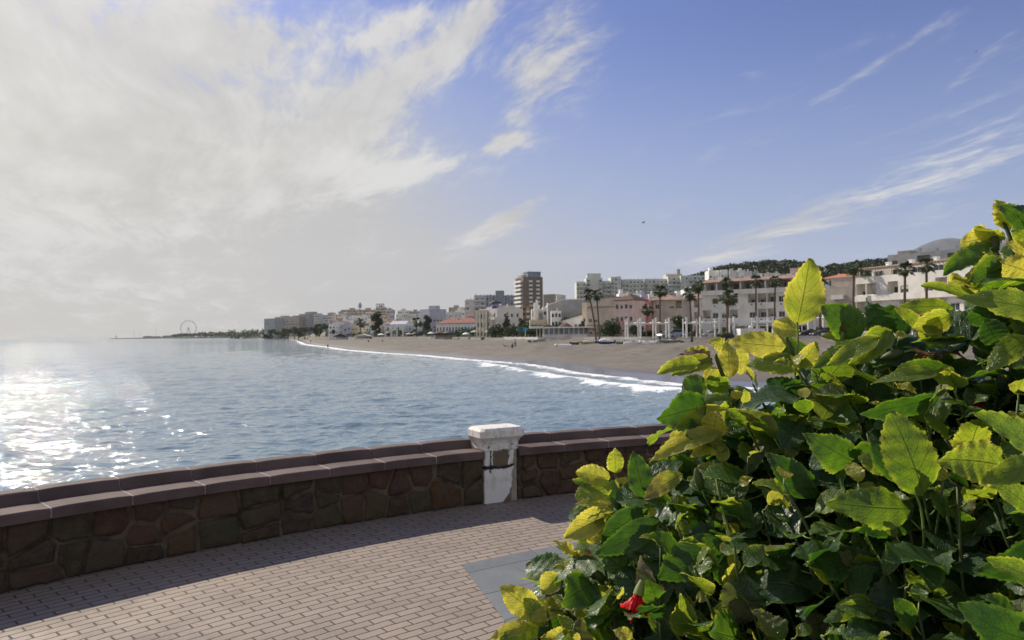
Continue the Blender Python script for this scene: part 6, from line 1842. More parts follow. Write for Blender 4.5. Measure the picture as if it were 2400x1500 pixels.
# ------------------------------------------------------------------ the hibiscus in the foreground
def m_hibiscus():
    m = bpy.data.materials.new('hibiscus_leaf'); m.use_nodes = True
    n = NT(m.node_tree)
    luv = n.n('ShaderNodeAttribute', attribute_name='luv').outputs['Vector']
    lc = n.n('ShaderNodeSeparateXYZ', {0: n.n('ShaderNodeAttribute', attribute_name='lcol').outputs['Vector']})
    youth, rnd, brown = lc.outputs
    s = n.n('ShaderNodeSeparateXYZ', {0: luv}); u, v = s.outputs[0], s.outputs[1]
    av = n.m('ABSOLUTE', v)
    pos = n.n('ShaderNodeNewGeometry').outputs['Position']
    # midrib, side veins running forward to the margin, and a fine net
    mid = n.sm(av, 0.055, 0.012)
    jig = n.m('MULTIPLY', n.m('SUBTRACT', n.noise(pos, 90, 2.0), 0.5), 0.12)
    ph = n.m('ADD', n.m('SUBTRACT', n.m('MULTIPLY', u, 6.0), n.m('MULTIPLY', n.m('POWER', av, 1.2), 2.0)), n.m('ADD', n.m('MULTIPLY', rnd, 3.0), jig))
    fr = n.m('ABSOLUTE', n.m('SUBTRACT', n.m('FRACT', ph), 0.5))
    side = n.m('MULTIPLY', n.sm(fr, 0.055, 0.012), n.sm(av, 1.0, 0.75))
    net = n.n('ShaderNodeTexVoronoi', {'Vector': pos, 'Scale': 260.0}, feature='DISTANCE_TO_EDGE').outputs[0]
    net = n.sm(net, 0.10, 0.02)
    vein = n.m('MAXIMUM', mid, n.m('MAXIMUM', n.m('MULTIPLY', side, 0.85), n.m('MULTIPLY', net, 0.30)))
    blotch = n.noise(pos, 28, 5.0, 0.6)
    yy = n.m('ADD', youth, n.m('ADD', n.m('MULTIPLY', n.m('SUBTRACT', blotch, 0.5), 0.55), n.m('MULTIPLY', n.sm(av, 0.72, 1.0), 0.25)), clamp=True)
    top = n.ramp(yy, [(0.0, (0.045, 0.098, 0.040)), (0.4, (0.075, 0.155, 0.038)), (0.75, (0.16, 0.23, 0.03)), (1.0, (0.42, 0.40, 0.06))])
    trn = n.ramp(yy, [(0.0, (0.03, 0.10, 0.008)), (0.3, (0.13, 0.27, 0.012)), (0.65, (0.46, 0.56, 0.03)), (1.0, (0.92, 0.78, 0.11))])
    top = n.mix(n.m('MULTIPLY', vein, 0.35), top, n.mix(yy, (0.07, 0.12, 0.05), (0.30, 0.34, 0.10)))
    trn = n.mix(n.m('MULTIPLY', vein, 0.62), trn, n.mix(yy, (0.03, 0.07, 0.005), (0.16, 0.24, 0.012)))
    dead = n.m('MULTIPLY', brown, n.sm(n.m('ADD', blotch, n.m('ADD', n.m('MULTIPLY', u, 0.35), n.m('MULTIPLY', av, 0.18))), 0.62, 0.78), clamp=True)
    dead = n.m('MAXIMUM', dead, n.sm(brown, 0.85, 1.0))
    brc = n.mix(blotch, (0.07, 0.035, 0.02), (0.42, 0.31, 0.20))
    top = n.mix(dead, top, brc); trn = n.mix(dead, trn, (0.12, 0.05, 0.03))
    # small dark specks and bite marks
    sp = n.n('ShaderNodeTexVoronoi', {'Vector': pos, 'Scale': 75.0}, feature='F1').outputs[0]
    speck = n.m('MULTIPLY', n.sm(sp, 0.09, 0.04), n.sm(rnd, 0.55, 0.8))
    top = n.mix(n.m('MULTIPLY', speck, 0.8), top, (0.03, 0.02, 0.015))
    h = n.m('ADD', n.m('MULTIPLY', vein, -0.0009), n.m('ADD', n.m('MULTIPLY', n.noise(pos, 110, 2.0), 0.0006), n.m('MULTIPLY', n.noise(pos, 38, 2.0), 0.003)))
    bump = n.n('ShaderNodeBump', {'Strength': 1.0, 'Distance': 1.0, 'Height': h})
    p = n.n('ShaderNodeBsdfPrincipled', {'Base Color': top, 'Roughness': n.m('ADD', n.m('MULTIPLY', dead, 0.4), n.m('ADD', 0.30, n.m('MULTIPLY', rnd, 0.14))), 'Normal': bump.outputs[0], 'Specular IOR Level': 0.6})
    tr = n.n('ShaderNodeBsdfTranslucent', {'Color': trn, 'Normal': bump.outputs[0]})
    mx = n.n('ShaderNodeMixShader', {0: 0.52, 1: p.outputs[0], 2: tr.outputs[0]})
    n.n('ShaderNodeOutputMaterial', {'Surface': mx.outputs[0]})
    return m
M_LEAF = m_hibiscus()
M_STEM = mat('hibiscus_stem', (0.06, 0.085, 0.025), 0.55, 0.2, 12)
M_STEMP = mat('hibiscus_stem_young', (0.20, 0.26, 0.07), 0.5, 0.15, 12)
M_WOOD = mat('hibiscus_wood', (0.10, 0.085, 0.06), 0.85, 0.2, 20, .001, 100)

NU = 27
VS_ = np.array([-1, -.88, -.5, 0, .5, .88, 1.0])
def leaf_grid(L, Wd, fold, curl, rip, ph, rng, twist=0.0, teeth=True, cup=0.0):
    u = np.linspace(0, 1, NU)
    f = u ** rng.uniform(.5, .7) * (1 - u) ** rng.uniform(.72, 1.0); f = f / f.max()
    bend = rng.normal() * .09; asym = rng.normal() * .07
    f = np.maximum(f, 0.012)
    Ug, Vg = np.meshgrid(u, VS_, indexing='ij')
    th = curl * Ug ** 1.3
    cx = np.concatenate([[0], np.cumsum(np.cos(curl * ((u[1:] + u[:-1]) / 2) ** 1.3) * np.diff(u))]) * L
    cz = -np.concatenate([[0], np.cumsum(np.sin(curl * ((u[1:] + u[:-1]) / 2) ** 1.3) * np.diff(u))]) * L
    nibble = 1 - .16 * np.maximum(0, np.sin(u * rng.uniform(5, 11) * PI + rng.uniform(0, 6)) - .55)[:, None] * (np.abs(Vg) > .8) * (Vg * rng.choice([-1, 1]) > 0)
    y = (f[:, None] * Wd / 2) * Vg * (1 + asym * np.sign(Vg)) * nibble
    x = cx[:, None] + 0 * y
    z = cz[:, None] + np.abs(y) * math.tan(fold)
    edge = np.abs(Vg) > .99
    if teeth:
        alt = (np.arange(NU) % 2)[:, None]
        y = np.where(edge, y * (1 + .05 * alt - .03 * (1 - alt)), y)
        x = np.where(edge, x + L * .02 * alt, x)
    g = rng.uniform(1.6, 3.4); g2 = rng.uniform(3, 6)
    z += rip * Wd * (Vg ** 2) * np.sin(Ug * g * PI + ph + np.sign(Vg) * 1.1)
    z += rip * Wd * .45 * np.abs(Vg) ** 3 * np.sin(Ug * g2 * 2 * PI + ph * 2 + np.sign(Vg) * 2.0)
    z -= cup * Wd * Vg ** 2
    # quilting between the side veins
    z += .018 * Wd * np.sin((Ug * 6 - np.abs(Vg) ** 1.2 * 2.0) * 2 * PI) * (1 - Vg ** 2) * (np.abs(Vg) > .05)
    y = y + bend * L * Ug ** 2
    if twist:
        a = twist * Ug
        y, z = y * np.cos(a) - (z - cz[:, None]) * np.sin(a), cz[:, None] + y * np.sin(a) + (z - cz[:, None]) * np.cos(a)
    return np.stack([x, y, z], -1), Ug, Vg
_q = np.arange(NU * 7).reshape(NU, 7)
LF = np.stack([_q[:-1, :-1], _q[1:, :-1], _q[1:, 1:], _q[:-1, 1:]], -1).reshape(-1, 4)
class Leaves:
    def __init__(s): s.V = []; s.F = []; s.uv = []; s.c = []; s.n = 0
    def add(s, base, axis, nrm, L, Wd, youth, brown=0.0, fold=.15, curl=.5, rip=.06, rng=None, **k):
        G_, Ug, Vg = leaf_grid(L, Wd, fold, curl, rip, rng.uniform(0, 6.28), rng, **k)
        ax = np.array(axis, float); ax /= np.linalg.norm(ax)
        nz = np.array(nrm, float); nz = nz - ax * nz.dot(ax); nz /= max(1e-9, np.linalg.norm(nz))
        ay = np.cross(nz, ax)
        P_ = np.array(base) + G_[..., 0:1] * ax + G_[..., 1:2] * ay + G_[..., 2:3] * nz
        s.V.append(P_.reshape(-1, 3)); s.F.append(LF + s.n); s.n += NU * 7
        s.uv.append(np.stack([Ug, Vg], -1).reshape(-1, 2))
        s.c.append(np.tile([youth, rng.uniform(0, 1), brown], (NU * 7, 1)))
    def build(s, name, parent):
        me = np_mesh(name, np.concatenate(s.V) - np.array(parent.location), np.concatenate(s.F), M_LEAF, True, {'luv': np.concatenate(s.uv), 'lcol': np.concatenate(s.c)})
        return link(name, me, parent)

def build_bush():
    rng = np.random.default_rng(42)
    root = empty('hibiscus_bush', (1.0, 1.05, 0), 0, 'big leafy hibiscus bush with yellow green backlit leaves and a few red flowers, right foreground', 'bush')
    off = -Vector(root.location)
    lv = Leaves(); stems = MB(); young = MB()
    camp = np.array([0, 0, CAM_Z]); sunv = np.array(sun_dir)
    def dep(px, py):
        d = 1.24 - .36 * np.clip((px - 1200) / 1200, 0, 1.2) - .16 * np.clip((py - 850) / 650, 0, 1.3)
        return float(d)
    def Wn(px, py, d): return np.array(W(px, py, d))
    # ---- hero leaves read off the photograph: base, tip (pixels), width, depth, youth ...
    def hero(bx, by, tx, ty, w, youth, d=None, dz=0.0, tilt=0, fold=.12, curl=.15, rip=.05, brown=0.0, **k):
        d = d or dep((bx + tx) / 2, (by + ty) / 2)
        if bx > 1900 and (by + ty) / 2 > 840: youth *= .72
        fold += abs(rng.normal()) * .12; curl += rng.uniform(.1, .55); rip += rng.uniform(0, .05)
        k.setdefault('twist', rng.normal() * .3)
        k.setdefault('cup', rng.uniform(-.06, .12))
        B = Wn(bx, by, d); T = Wn(tx, ty, d + dz)
        ax = T - B; L = np.linalg.norm(ax); ax /= L
        v = camp - (B + T) / 2; v /= np.linalg.norm(v)
        nz = v - ax * v.dot(ax); nz /= np.linalg.norm(nz)
        a = R(tilt); side = np.cross(ax, nz)
        nz = nz * math.cos(a) + side * math.sin(a)
        lv.add(B, ax + nz * math.sin(curl * .45), nz, L * (1 + curl * curl * .08), w * d / F / max(.35, abs(math.cos(a))) if False else w * d / F, youth, brown, fold, curl, rip, rng, **k)
        return B
    # the bitten tall leaf and its neighbours
    hero(1868, 762, 1897, 606, 92, .74, 1.12, tilt=8, fold=.06, rip=.04, curl=.05)
    hero(1842, 812, 1708, 806, 66, .97, 1.13, tilt=18, curl=.1, fold=.08)
    hero(1836, 800, 1858, 742, 62, .86, 1.15, tilt=-25, rip=.12)
    hero(1870, 860, 1912, 800, 46, .80, 1.10, tilt=20)
    hero(1900, 830, 1765, 838, 66, .22, 1.14, tilt=38, fold=.2)
    hero(1880, 850, 1755, 868, 56, .62, 1.12, tilt=30)
    hero(1712, 884, 1700, 798, 54, .93, 1.2, tilt=-10)
    hero(1735, 878, 1732, 806, 46, .84, 1.22, tilt=25)
    hero(1668, 846, 1574, 884, 50, .66, 1.2, tilt=25, fold=.3)
    hero(1664, 838, 1602, 828, 40, .72, 1.22, tilt=35)
    hero(1672, 852, 1598, 836, 42, .2, 1.21, tilt=30, brown=1.0, rip=.2, curl=1.0)
    hero(1640, 852, 1536, 866, 46, .68, 1.18, tilt=30, fold=.3)
    hero(1700, 812, 1660, 800, 34, .85, 1.2, tilt=20)
    hero(1690, 900, 1640, 870, 50, .88, 1.2, tilt=15)
    hero(1655, 890, 1600, 918, 58, .30, 1.17, tilt=15, fold=.25)
    hero(1710, 905, 1650, 893, 54, .45, 1.16, tilt=-30)
    hero(1720, 935, 1622, 952, 40, .5, 1.13, tilt=40)
    hero(1652, 950, 1538, 972, 92, .10, 1.12, tilt=-12, fold=.1, rip=.1)
    hero(1700, 965, 1560, 1030, 86, .80, 1.12, tilt=-8, rip=.08)
    hero(1640, 995, 1556, 988, 46, .55, 1.14, tilt=30, rip=.1)
    hero(1690, 1012, 1516, 1056, 52, .93, 1.08, tilt=28, fold=.25)
    hero(1668, 1030, 1690, 968, 60, .9, 1.1, tilt=-20, rip=.15)
    hero(1700, 1040, 1620, 1055, 46, .85, 1.08, tilt=20, rip=.16)
    hero(2018, 788, 1936, 708, 88, .16, 1.06, tilt=6, fold=.1)
    hero(2120, 790, 2042, 704, 92, .06, 1.04, tilt=-22, rip=.14)
    hero(2090, 770, 2130, 730, 60, .08, 1.05, tilt=-30, rip=.1)
    hero(1990, 800, 1925, 790, 30, .7, 1.08, tilt=45)
    hero(2090, 775, 1985, 842, 62, .58, 1.0, tilt=18, curl=.35)
    hero(2060, 790, 1950, 870, 46, .65, .98, tilt=35)
    hero(2040, 830, 1950, 836, 62, .12, 1.02, tilt=20)
    hero(2015, 820, 1905, 862, 50, .62, 1.04, tilt=25)
    hero(2180, 790, 2098, 722, 40, .66, .98, tilt=35)
    hero(2235, 722, 2098, 718, 44, .52, 1.0, tilt=22)
    hero(2225, 735, 2150, 790, 62, .70, .96, tilt=-10)
    hero(2160, 800, 2205, 745, 54, .72, .96, tilt=15)
    hero(2330, 558, 2250, 566, 62, .88, .98, tilt=20, rip=.12)
    hero(2352, 560, 2285, 530, 46, .75, .97, tilt=-30)
    hero(2350, 545, 2292, 578, 30, .9, .98, tilt=10, rip=.14)
    hero(2360, 535, 2338, 468, 52, .84, .97, tilt=12, rip=.12)
    hero(2368, 540, 2322, 478, 26, .9, .97, tilt=-20)
    hero(2450, 560, 2336, 500, 66, .18, .95, tilt=32, fold=.2)
    hero(2460, 520, 2372, 480, 46, .14, .93, tilt=35)
    hero(2440, 575, 2372, 540, 50, .62, .9, tilt=-10)
    hero(2338, 590, 2208, 640, 70, .26, .97, tilt=16, fold=.16)
    hero(2345, 598, 2262, 650, 42, .9, .95, tilt=10, rip=.14, brown=.4)
    hero(2350, 610, 2280, 664, 66, .28, .94, tilt=-12, curl=.4)
    hero(2285, 690, 2225, 640, 46, .86, .96, tilt=-20, rip=.14)
    hero(2292, 700, 2158, 672, 34, .6, .95, tilt=35)
    hero(2275, 672, 2310, 620, 40, .5, .96, tilt=30)
    hero(2420, 640, 2350, 610, 74, .92, .9, tilt=-10)
    hero(2440, 700, 2344, 720, 88, .1, .84, tilt=-20, rip=.06)
    hero(2430, 600, 2360, 576, 44, .93, .9, tilt=10)
    hero(2330, 720, 2270, 760, 60, .08, .9, tilt=-25)
    hero(2480, 730, 2250, 720, 80, .55, .80, tilt=28)
    hero(2340, 800, 2300, 750, 66, .05, .86, tilt=-20)
    hero(2420, 790, 2300, 850, 60, .6, .82, tilt=20)
    # big near leaves, out of focus
    hero(2165, 1160, 2088, 968, 112, .62, .80, tilt=12, fold=.1, curl=.2)
    hero(2160, 1150, 2040, 1010, 74, .12, .83, tilt=-30)
    hero(2135, 1192, 1946, 1196, 98, .52, .82, tilt=8, curl=.2)
    hero(2150, 1215, 2010, 1238, 62, .10, .84, tilt=-28)
    hero(2350, 1090, 2198, 1062, 108, .84, .68, tilt=20, fold=.1)
    hero(2470, 1080, 2300, 1120, 70, .72, .66, tilt=20)
    hero(2500, 1110, 2290, 960, 90, .58, .62, tilt=25)
    hero(2420, 1190, 2310, 1120, 60, .62, .7, tilt=10)
    hero(2215, 1430, 2222, 1358, 62, .66, .78, tilt=10, curl=.1)
    hero(2120, 1270, 2062, 1340, 44, .62, .82, tilt=15)
    hero(2500, 1400, 2312, 1294, 70, .6, .66, tilt=18)
    hero(2430, 1500, 2240, 1452, 110, .08, .64, tilt=-26, curl=.4)
    hero(2480, 1300, 2290, 1330, 100, .08, .7, tilt=-20)
    hero(2060, 1420, 1930, 1438, 44, .62, .8, tilt=20)
    hero(1755, 1350, 1722, 1462, 106, .10, .92, tilt=-16, brown=.45, fold=.2, rip=.08)
    hero(1690, 1262, 1560, 1372, 96, .08, .98, tilt=-10)
    hero(1650, 1265, 1700, 1380, 70, .05, .99, tilt=-30)
    hero(1540, 1405, 1512, 1308, 66, .35, .98, tilt=-22, brown=.6, rip=.16, curl=.7)
    hero(1600, 1490, 1590, 1390, 66, .6, .95, tilt=12)
    hero(1930, 1500, 1905, 1420, 60, .45, .86, tilt=-10, brown=.7)
    hero(1905, 1165, 1800, 1066, 74, .06, .95, tilt=-14)
    hero(1910, 1170, 1860, 1075, 54, .25, .94, tilt=-25, curl=.5)
    hero(2010, 1090, 1895, 1010, 88, .4, .92, tilt=-5)
    hero(1900, 1100, 2020, 1015, 60, .2, .94, tilt=-30)
    hero(2200, 870, 2050, 905, 46, .78, .9, tilt=30)
    hero(2240, 880, 2110, 850, 52, .40, .92, tilt=28)
    hero(2250, 900, 2185, 880, 44, .86, .9, tilt=10)
    hero(2200, 930, 2015, 960, 60, .15, .9, tilt=-35)
    # lower left spray over the paving
    hero(1262, 1442, 1174, 1376, 66, .86, 1.14, tilt=8, fold=.1)
    hero(1332, 1420, 1214, 1452, 52, .93, 1.12, tilt=22, rip=.08)
    hero(1245, 1468, 1150, 1480, 36, .90, 1.12, tilt=25)
    hero(1300, 1440, 1325, 1490, 56, .08, 1.13, tilt=10)
    hero(1310, 1345, 1270, 1392, 50, .84, 1.12, tilt=6)
    hero(1355, 1380, 1320, 1330, 40, .5, 1.12, tilt=15)
    hero(1395, 1420, 1326, 1424, 62, .80, 1.1, tilt=10)
    hero(1420, 1480, 1352, 1462, 64, .62, 1.08, tilt=8)
    hero(1380, 1395, 1345, 1345, 46, .6, 1.1, tilt=-10)
    hero(1440, 1430, 1395, 1370, 66, .76, 1.1, tilt=10)
    hero(1290, 1500, 1262, 1470, 50, .06, 1.1, tilt=20)
    hero(1340, 1500, 1268, 1486, 46, .8, 1.08, tilt=15)
    hero(1356, 1300, 1294, 1276, 30, .95, 1.13, tilt=30, rip=.14)
    hero(1372, 1305, 1330, 1318, 46, .9, 1.13, tilt=-15, rip=.12)
    hero(1398, 1345, 1302, 1330, 36, .82, 1.12, tilt=28)
    hero(1360, 1290, 1390, 1320, 40, .3, 1.12, tilt=20, brown=.9)
    hero(1442, 1108, 1441, 1050, 42, .74, 1.16, tilt=5, rip=.07)
    hero(1430, 1120, 1350, 1112, 52, .84, 1.15, tilt=6, rip=.1)
    hero(1436, 1135, 1352, 1172, 58, .64, 1.14, tilt=8)
    hero(1446, 1140, 1470, 1118, 30, .92, 1.14, tilt=10, rip=.15)
    hero(1425, 1150, 1340, 1130, 30, .4, 1.15, tilt=30)
    hero(1434, 1180, 1348, 1184, 26, .9, 1.13, tilt=30)
    hero(1442, 1200, 1322, 1258, 60, .88, 1.12, tilt=16, fold=.2)
    hero(1436, 1215, 1385, 1278, 58, .90, 1.12, tilt=-8)
    hero(1440, 1195, 1340, 1222, 46, .10, 1.13, tilt=30, brown=.2)
    hero(1510, 1165, 1484, 1056, 62, .12, 1.1, tilt=-10)
    hero(1500, 1140, 1600, 1086, 60, .10, 1.1, tilt=-25)
    hero(1600, 1110, 1510, 1168, 46, .82, 1.06, tilt=22, brown=.5)
    hero(1505, 1190, 1422, 1262, 66, .10, 1.08, tilt=-20)
    hero(1545, 1215, 1400, 1300, 62, .08, 1.06, tilt=-15)
    hero(1560, 1230, 1480, 1300, 90, .15, 1.1, tilt=10)
    # ---- visible stems
    def stem(pts, r0, r1, mb=stems, n=7):
        P_ = [Vector(W(px, py, d)) + off for px, py, d in pts]
        # smooth by Catmull-Rom
        Q = _cat(np.array([list(p) for p in P_]), np.linspace(0, len(P_) - 1, (len(P_) - 1) * 4 + 1))
        mb.tube([Vector(q) for q in Q], [r0 + (r1 - r0) * i / (len(Q) - 1) for i in range(len(Q))], n)
    stem([(2352, 520, .97), (2372, 570, .96), (2395, 640, .95), (2440, 730, .96), (2520, 900, 1.0)], .0022, .005)
    stem([(2258, 655, .96), (2275, 700, .95), (2300, 752, .94), (2340, 830, .95)], .0018, .0034)
    stem([(1867, 755, 1.12), (1870, 800, 1.12), (1862, 850, 1.13)], .0014, .002, young)
    stem([(1842, 790, 1.13), (1858, 830, 1.13), (1866, 870, 1.14), (1890, 980, 1.15)], .003, .004)
    stem([(1676, 830, 1.2), (1694, 880, 1.19), (1722, 935, 1.18), (1762, 1010, 1.17), (1800, 1120, 1.15)], .0028, .0048)
    stem([(1442, 1112, 1.15), (1468, 1165, 1.13), (1500, 1225, 1.12), (1560, 1310, 1.12), (1600, 1420, 1.12)], .0024, .0045)
    stem([(1365, 1300, 1.13), (1400, 1352, 1.11), (1450, 1410, 1.1), (1490, 1455, 1.1), (1530, 1540, 1.1)], .0030, .0045)
    stem([(1330, 1410, 1.12), (1352, 1450, 1.11), (1380, 1510, 1.1)], .002, .003)
    stem([(2142, 1150, .82), (2160, 1200, .82), (2166, 1300, .82), (2168, 1520, .84)], .0014, .0018, young)
    stem([(1690, 1180, 1.0), (1712, 1260, .99), (1735, 1350, .97)], .0014, .0016, young)
    stem([(1672, 1080, 1.06), (1690, 1180, 1.03), (1722, 1320, 1.0), (1760, 1520, 1.0)], .0018, .0026, young)
    stem([(1535, 1400, .98), (1560, 1450, .97), (1610, 1520, .95)], .0018, .0025)
    stem([(2210, 1130, .78), (2190, 1290, .82), (2185, 1420, .86)], .0014, .0016)
    stem([(1870, 860, 1.1), (1880, 900, 1.1), (1880, 960, 1.1)], .0016, .0022, young)
    # ---- shoots filling the mass
    outline = [(1300, 1300), (1345, 1180), (1430, 1110), (1500, 1130), (1560, 1080), (1560, 990), (1640, 900), (1690, 860), (1780, 870), (1850, 830), (1950, 800), (1990, 770), (2100, 780), (2200, 770), (2260, 720), (2320, 640), (2350, 560), (2420, 530), (2700, 480), (3300, 480), (3300, 2300), (1200, 2300), (1230, 1490)]
    def inside(x, y, P=outline):
        c = False; j = len(P) - 1
        for i in range(len(P)):
            if (P[i][1] > y) != (P[j][1] > y) and x < (P[j][0] - P[i][0]) * (y - P[i][1]) / (P[j][1] - P[i][1]) + P[i][0]: c = not c
            j = i
        return c
    def edge_dist(x, y):
        best = 1e9
        P = outline
        for i in range(19):
            (ax, ay), (bx, by) = P[i], P[i + 1]
            dx, dy = bx - ax, by - ay
            t = min(1, max(0, ((x - ax) * dx + (y - ay) * dy) / (dx * dx + dy * dy)))
            best = min(best, math.hypot(x - ax - t * dx, y - ay - t * dy))
        return best
    tips = []
    tries = 0
    while len(tips) < 270 and tries < 30000:
        tries += 1
        x = rng.uniform(1230, 2750); y = rng.uniform(540, 1800)
        if not inside(x, y): continue
        e = edge_dist(x, y)
        if e < 26: continue
        if any(math.hypot(x - a, y - b) < 44 for a, b, _ in tips): continue
        tips.append((x, y, e))
    for (x, y, e) in tips:
        d = dep(x, y) + rng.uniform(-.03, .10) + (.05 if e < 70 else 0) - (.05 if e > 200 else 0)
        T = Wn(x, y, d)
        lean = np.array([rng.uniform(-.35, .10), rng.uniform(-.15, .35), 1.0]); lean /= np.linalg.norm(lean)
        Lst = rng.uniform(.16, .28)
        B = T - lean * Lst + np.array([.05, .04, 0]) * rng.uniform(0, 1)
        mid = (T + B) / 2 + rng.normal(size=3) * .012
        pts = _cat(np.array([B, mid, T]), np.linspace(0, 2, 9))
        stems.tube([Vector(p) + off for p in pts], [.0032 - .0018 * i / 8 for i in range(9)], 6)
        nl = int(rng.integers(7, 11)); ph = rng.uniform(0, 6.28)
        for k in range(nl):
            t = 1 - (k / nl) ** .9 * .92
            q = pts[int(t * 8)] * (1 - (t * 8) % 1) + pts[min(8, int(t * 8) + 1)] * ((t * 8) % 1)
            ang = ph + k * 2.4
            out = np.array([math.cos(ang), math.sin(ang), 0.0])
            grow = min(1, .32 + k * .22)
            elev = rng.uniform(.0, .6) if k > 2 else rng.uniform(.5, 1.1)
            ax = out * math.cos(elev) + np.array([0, 0, math.sin(elev)])
            Lf = rng.uniform(.055, .088) * grow
            pet = .03 * grow * rng.uniform(.6, 1.3)
            bp = q + ax * pet
            young.tube([Vector(q) + off, Vector((q + bp) / 2 + np.array([0, 0, -.002])) + off, Vector(bp) + off], [.0011, .0009, .0009], 5)
            nrm = np.array([0, -.45, .75]) + sunv * rng.uniform(-.1, .65) + rng.normal(size=3) * .36
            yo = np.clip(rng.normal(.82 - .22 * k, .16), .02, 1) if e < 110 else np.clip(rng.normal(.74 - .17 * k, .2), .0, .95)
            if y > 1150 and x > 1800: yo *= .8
            br = 1.0 if rng.random() < .012 else (rng.uniform(.25, .6) if rng.random() < .07 else 0)
            lv.add(bp, ax, nrm, Lf, Lf * rng.uniform(.62, .82), yo, br, rng.uniform(.02, .3), rng.uniform(.2, 1.1) if br < .9 else 1.6, rng.uniform(.03, .1) if br < .9 else .22, rng, twist=rng.normal() * .25)
    # ---- older dark leaves deeper inside
    cnt = 0
    while cnt < 2300:
        x = rng.uniform(1230, 2950); y = rng.uniform(560, 2100)
        if not inside(x, y): continue
        e = edge_dist(x, y)
        if e < 55: continue
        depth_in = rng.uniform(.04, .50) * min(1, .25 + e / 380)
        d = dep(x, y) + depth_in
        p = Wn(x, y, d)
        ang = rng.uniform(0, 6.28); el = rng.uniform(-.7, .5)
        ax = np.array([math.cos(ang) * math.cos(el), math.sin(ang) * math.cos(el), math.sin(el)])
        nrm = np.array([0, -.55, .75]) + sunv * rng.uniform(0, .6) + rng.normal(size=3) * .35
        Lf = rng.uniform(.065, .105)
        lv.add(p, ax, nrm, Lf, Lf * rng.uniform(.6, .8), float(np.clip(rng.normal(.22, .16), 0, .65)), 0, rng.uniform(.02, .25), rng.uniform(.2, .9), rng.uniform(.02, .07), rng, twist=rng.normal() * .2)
        cnt += 1
    # woody branches rising from the ground
    wood = MB()
    for i in range(26):
        x = rng.uniform(1400, 2900); y = rng.uniform(900, 1500)
        if not inside(x, y) or edge_dist(x, y) < 90: continue
        d = dep(x, y) + rng.uniform(.15, .45)
        T = Wn(x, y, d); B = np.array([T[0] * .55 + .5 + rng.normal() * .06, T[1] * .6 + .5 + rng.normal() * .06, 0.0])
        mid = (T + B) / 2 + rng.normal(size=3) * .05
        pts = _cat(np.array([B, mid, T]), np.linspace(0, 2, 11))
        wood.tube([Vector(p) + off for p in pts], [.011 - .0085 * k / 10 for k in range(11)], 7)
    wood.build('branches', M_WOOD, root, smooth=True)
    # leaves of the lower skirt down to the ground, outside the frame
    for i in range(420):
        a = rng.uniform(0, 2 * PI); q = math.sqrt(rng.uniform(0, 1))
        p = np.array([1.12 + math.cos(a) * q * .62, 1.12 + math.sin(a) * q * .45, rng.uniform(.12, 1.05)])
        if p[0] / p[1] * F + 1200 < 1560 and p[2] > .9: continue
        ax = np.array([math.cos(a), math.sin(a), rng.uniform(-.5, .4)])
        Lf = rng.uniform(.07, .10)
        lv.add(p, ax, np.array([0, 0, 1.0]) + rng.normal(size=3) * .3, Lf, Lf * .7, .15, 0, .1, .6, .05, rng)
    fo = lv.build('foliage', root)
    stems.build('stems', M_STEM, root, smooth=True)
    young.build('leaf_stalks', M_STEMP, root, smooth=True)
    # ---- flowers and buds
    red = bpy.data.materials.new('hibiscus_petal'); red.use_nodes = True
    n = NT(red.node_tree)
    pos = n.n('ShaderNodeNewGeometry').outputs['Position']
    c = n.mix(n.noise(n.v('MULTIPLY', pos, (1, 1, .3)), 120, 4.0), (0.42, 0.004, 0.012), (0.72, 0.012, 0.025))
    p1 = n.n('ShaderNodeBsdfPrincipled', {'Base Color': c, 'Roughness': .5, 'Specular IOR Level': .3})
    p2 = n.n('ShaderNodeBsdfTranslucent', {'Color': (0.85, 0.02, 0.03, 1)})
    n.n('ShaderNodeOutputMaterial', {'Surface': n.n('ShaderNodeMixShader', {0: .4, 1: p1.outputs[0], 2: p2.outputs[0]}).outputs[0]})
    def flower(px, py, d, size, direc, label):
        o = Wn(px, py, d) + np.array(off)
        ax = Vector(direc).normalized(); s1 = ax.orthogonal().normalized(); s2 = ax.cross(s1)
        m = MB(); n_ = 10
        for k in range(5):
            a0 = 2 * PI * k / 5
            rows = []
            for i in range(n_):
                t = i / (n_ - 1); row = []
                for j in range(7):
                    w = (j / 6 - .5) * 2
                    a = a0 + w * .75 * (t ** .6) * (1 - .25 * t)
                    rr_ = size * (.12 + .75 * t ** 1.5) * (1 + .10 * math.sin(w * 5 + k + t * 6)) * (.55 + .45 * (1 - abs(w) * .3))
                    hgt = size * (1.15 * t - .35 * t * t) + size * .07 * math.sin(w * 7 + k * 2 + t * 9)
                    row.append(Vector(o) + (s1 * math.cos(a) + s2 * math.sin(a)) * rr_ * .62 + ax * hgt)
                rows.append(row)
            m.loft(rows, closed=False, cap=False)
        f = m.build('flower', red, root, smooth=True, fix=False); f['label'] = label
        cx = MB(); cx.tube([Vector(o) - ax * size * .28, Vector(o), Vector(o) + ax * size * .25], [.003, size * .17, size * .20], 8, cap=False); cx.build('calyx', M_STEMP, f, smooth=True)
        cx = MB(); cx.tube([Vector(o), Vector(o) + ax * size * 1.25], [.0016, .0012], 6); cx.build('stamen', red, f, smooth=True)
    flower(1500, 1378, .965, .036, (-.35, -.25, -1), 'crumpled red flower hanging beside a withered leaf')
    flower(2306, 944, .93, .018, (-.6, -.3, .1), 'dark red flower deep between the leaves at the right edge')
    flower(1955, 1205, 1.02, .028, (-.3, -.2, -.6), 'small red flower hidden in the shade')
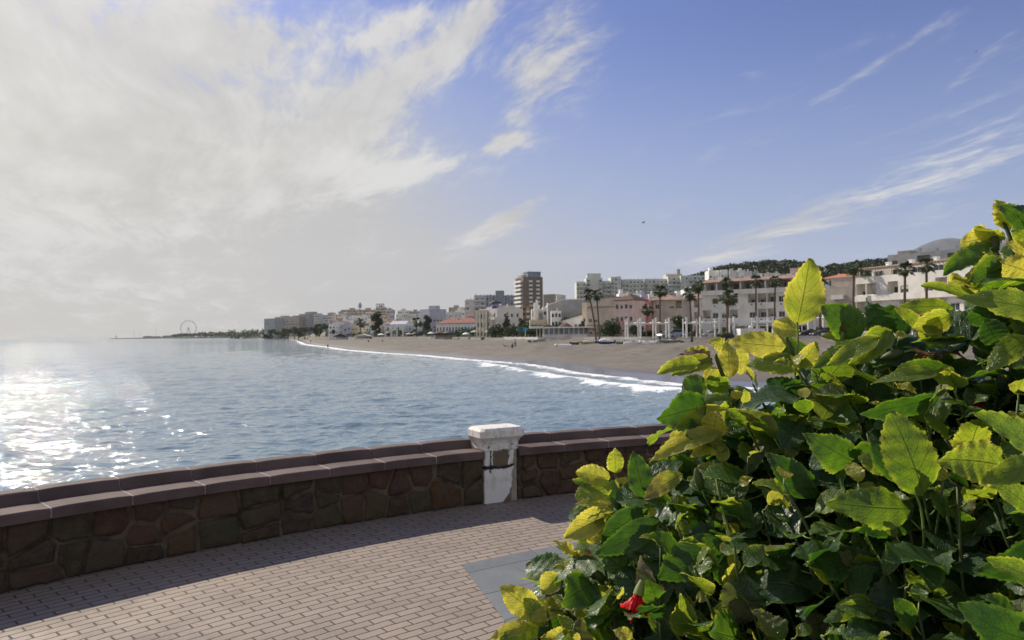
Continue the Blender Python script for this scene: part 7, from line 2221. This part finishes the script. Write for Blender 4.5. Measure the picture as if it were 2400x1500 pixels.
    def furled(px0, py0, px1, py1, d, r, label):
        a = Vector(W(px0, py0, d)) + off; b = Vector(W(px1, py1, d)) + off; ax = (b - a)
        m = MB(); s1 = ax.orthogonal().normalized(); s2 = ax.normalized().cross(s1)
        m.loft([[a + ax * t + (s1 * math.cos(k * PI / 6 + t * 2.2) + s2 * math.sin(k * PI / 6 + t * 2.2)) * r * q * (1 + .13 * math.sin(k * PI / 6 * 5)) for k in range(12)] for t, q in ((0, .6), (.2, 1), (.6, 1.1), (.9, .9), (1, .6))])
        f = m.build('furled_flower', red, root, smooth=True); f['label'] = label
        g = MB(); g.tube([a - ax * .5, a - ax * .1, a + ax * .22], [.0012, r * 1.2, r * 1.15], 8, cap=False); g.build('calyx', M_STEMP, f, smooth=True)
    furled(1972, 784, 1970, 755, 1.06, .0036, 'upright furled red flower among the leaves')
    furled(1344, 1342, 1356, 1366, 1.12, .0032, 'tiny furled red flower above the lower left spray')
    # green buds
    spots = [(1335, 1345, 1.12), (1388, 1345, 1.11), (2330, 575, .97), (1560, 1260, 1.08), (1408, 1352, 1.1), (1450, 1190, 1.13), (1790, 1000, 1.1), (2100, 830, .98), (1640, 1130, 1.05), (1330, 1430, 1.12), (1484, 1300, 1.06)]
    for (px, py, d) in spots:
        o = Vector(W(px, py, d)) + off; ax = Vector((rng.uniform(-.6, .1), rng.uniform(-.3, .3), rng.uniform(-.3, .8))).normalized(); s = rng.uniform(.8, 1.15)
        s1 = ax.orthogonal().normalized(); s2 = ax.cross(s1)
        m = MB(); m.loft([[o + ax * t * s + (s1 * math.cos(k * PI / 5) + s2 * math.sin(k * PI / 5)) * q * s * (1 + .08 * (k % 2)) for k in range(10)] for t, q in ((-.010, .001), (-.006, .0048), (.002, .0065), (.010, .0055), (.016, .003), (.020, .0005))])
        f = m.build('bud', M_STEM, root, smooth=True)
        g = MB(); e = o - ax * .035 * s + Vector((.012, .01, -.012))
        g.tube([e, o - ax * .02 * s, o - ax * .009 * s], [.0011, .0011, .0014], 6); g.build('bud_stalk', M_STEMP, f, smooth=True)
build_bush()
# ------------------------------------------------------------------ air
def build_haze():
    m = bpy.data.materials.new('haze'); m.use_nodes = True
    n = NT(m.node_tree)
    v = n.n('ShaderNodeVolumePrincipled', {'Color': (0.95, 0.97, 1.0, 1), 'Density': 0.00005, 'Anisotropy': 0.05})
    n.n('ShaderNodeOutputMaterial', {'Volume': v.outputs[0]})
    b = MB(); b.box(-9500, 9500, -400, 9500, -9.0, 960)
    o = b.build('haze', m); tag(o, kind='stuff', label='thin pale sea haze over the whole bay', cat='haze')
build_haze()
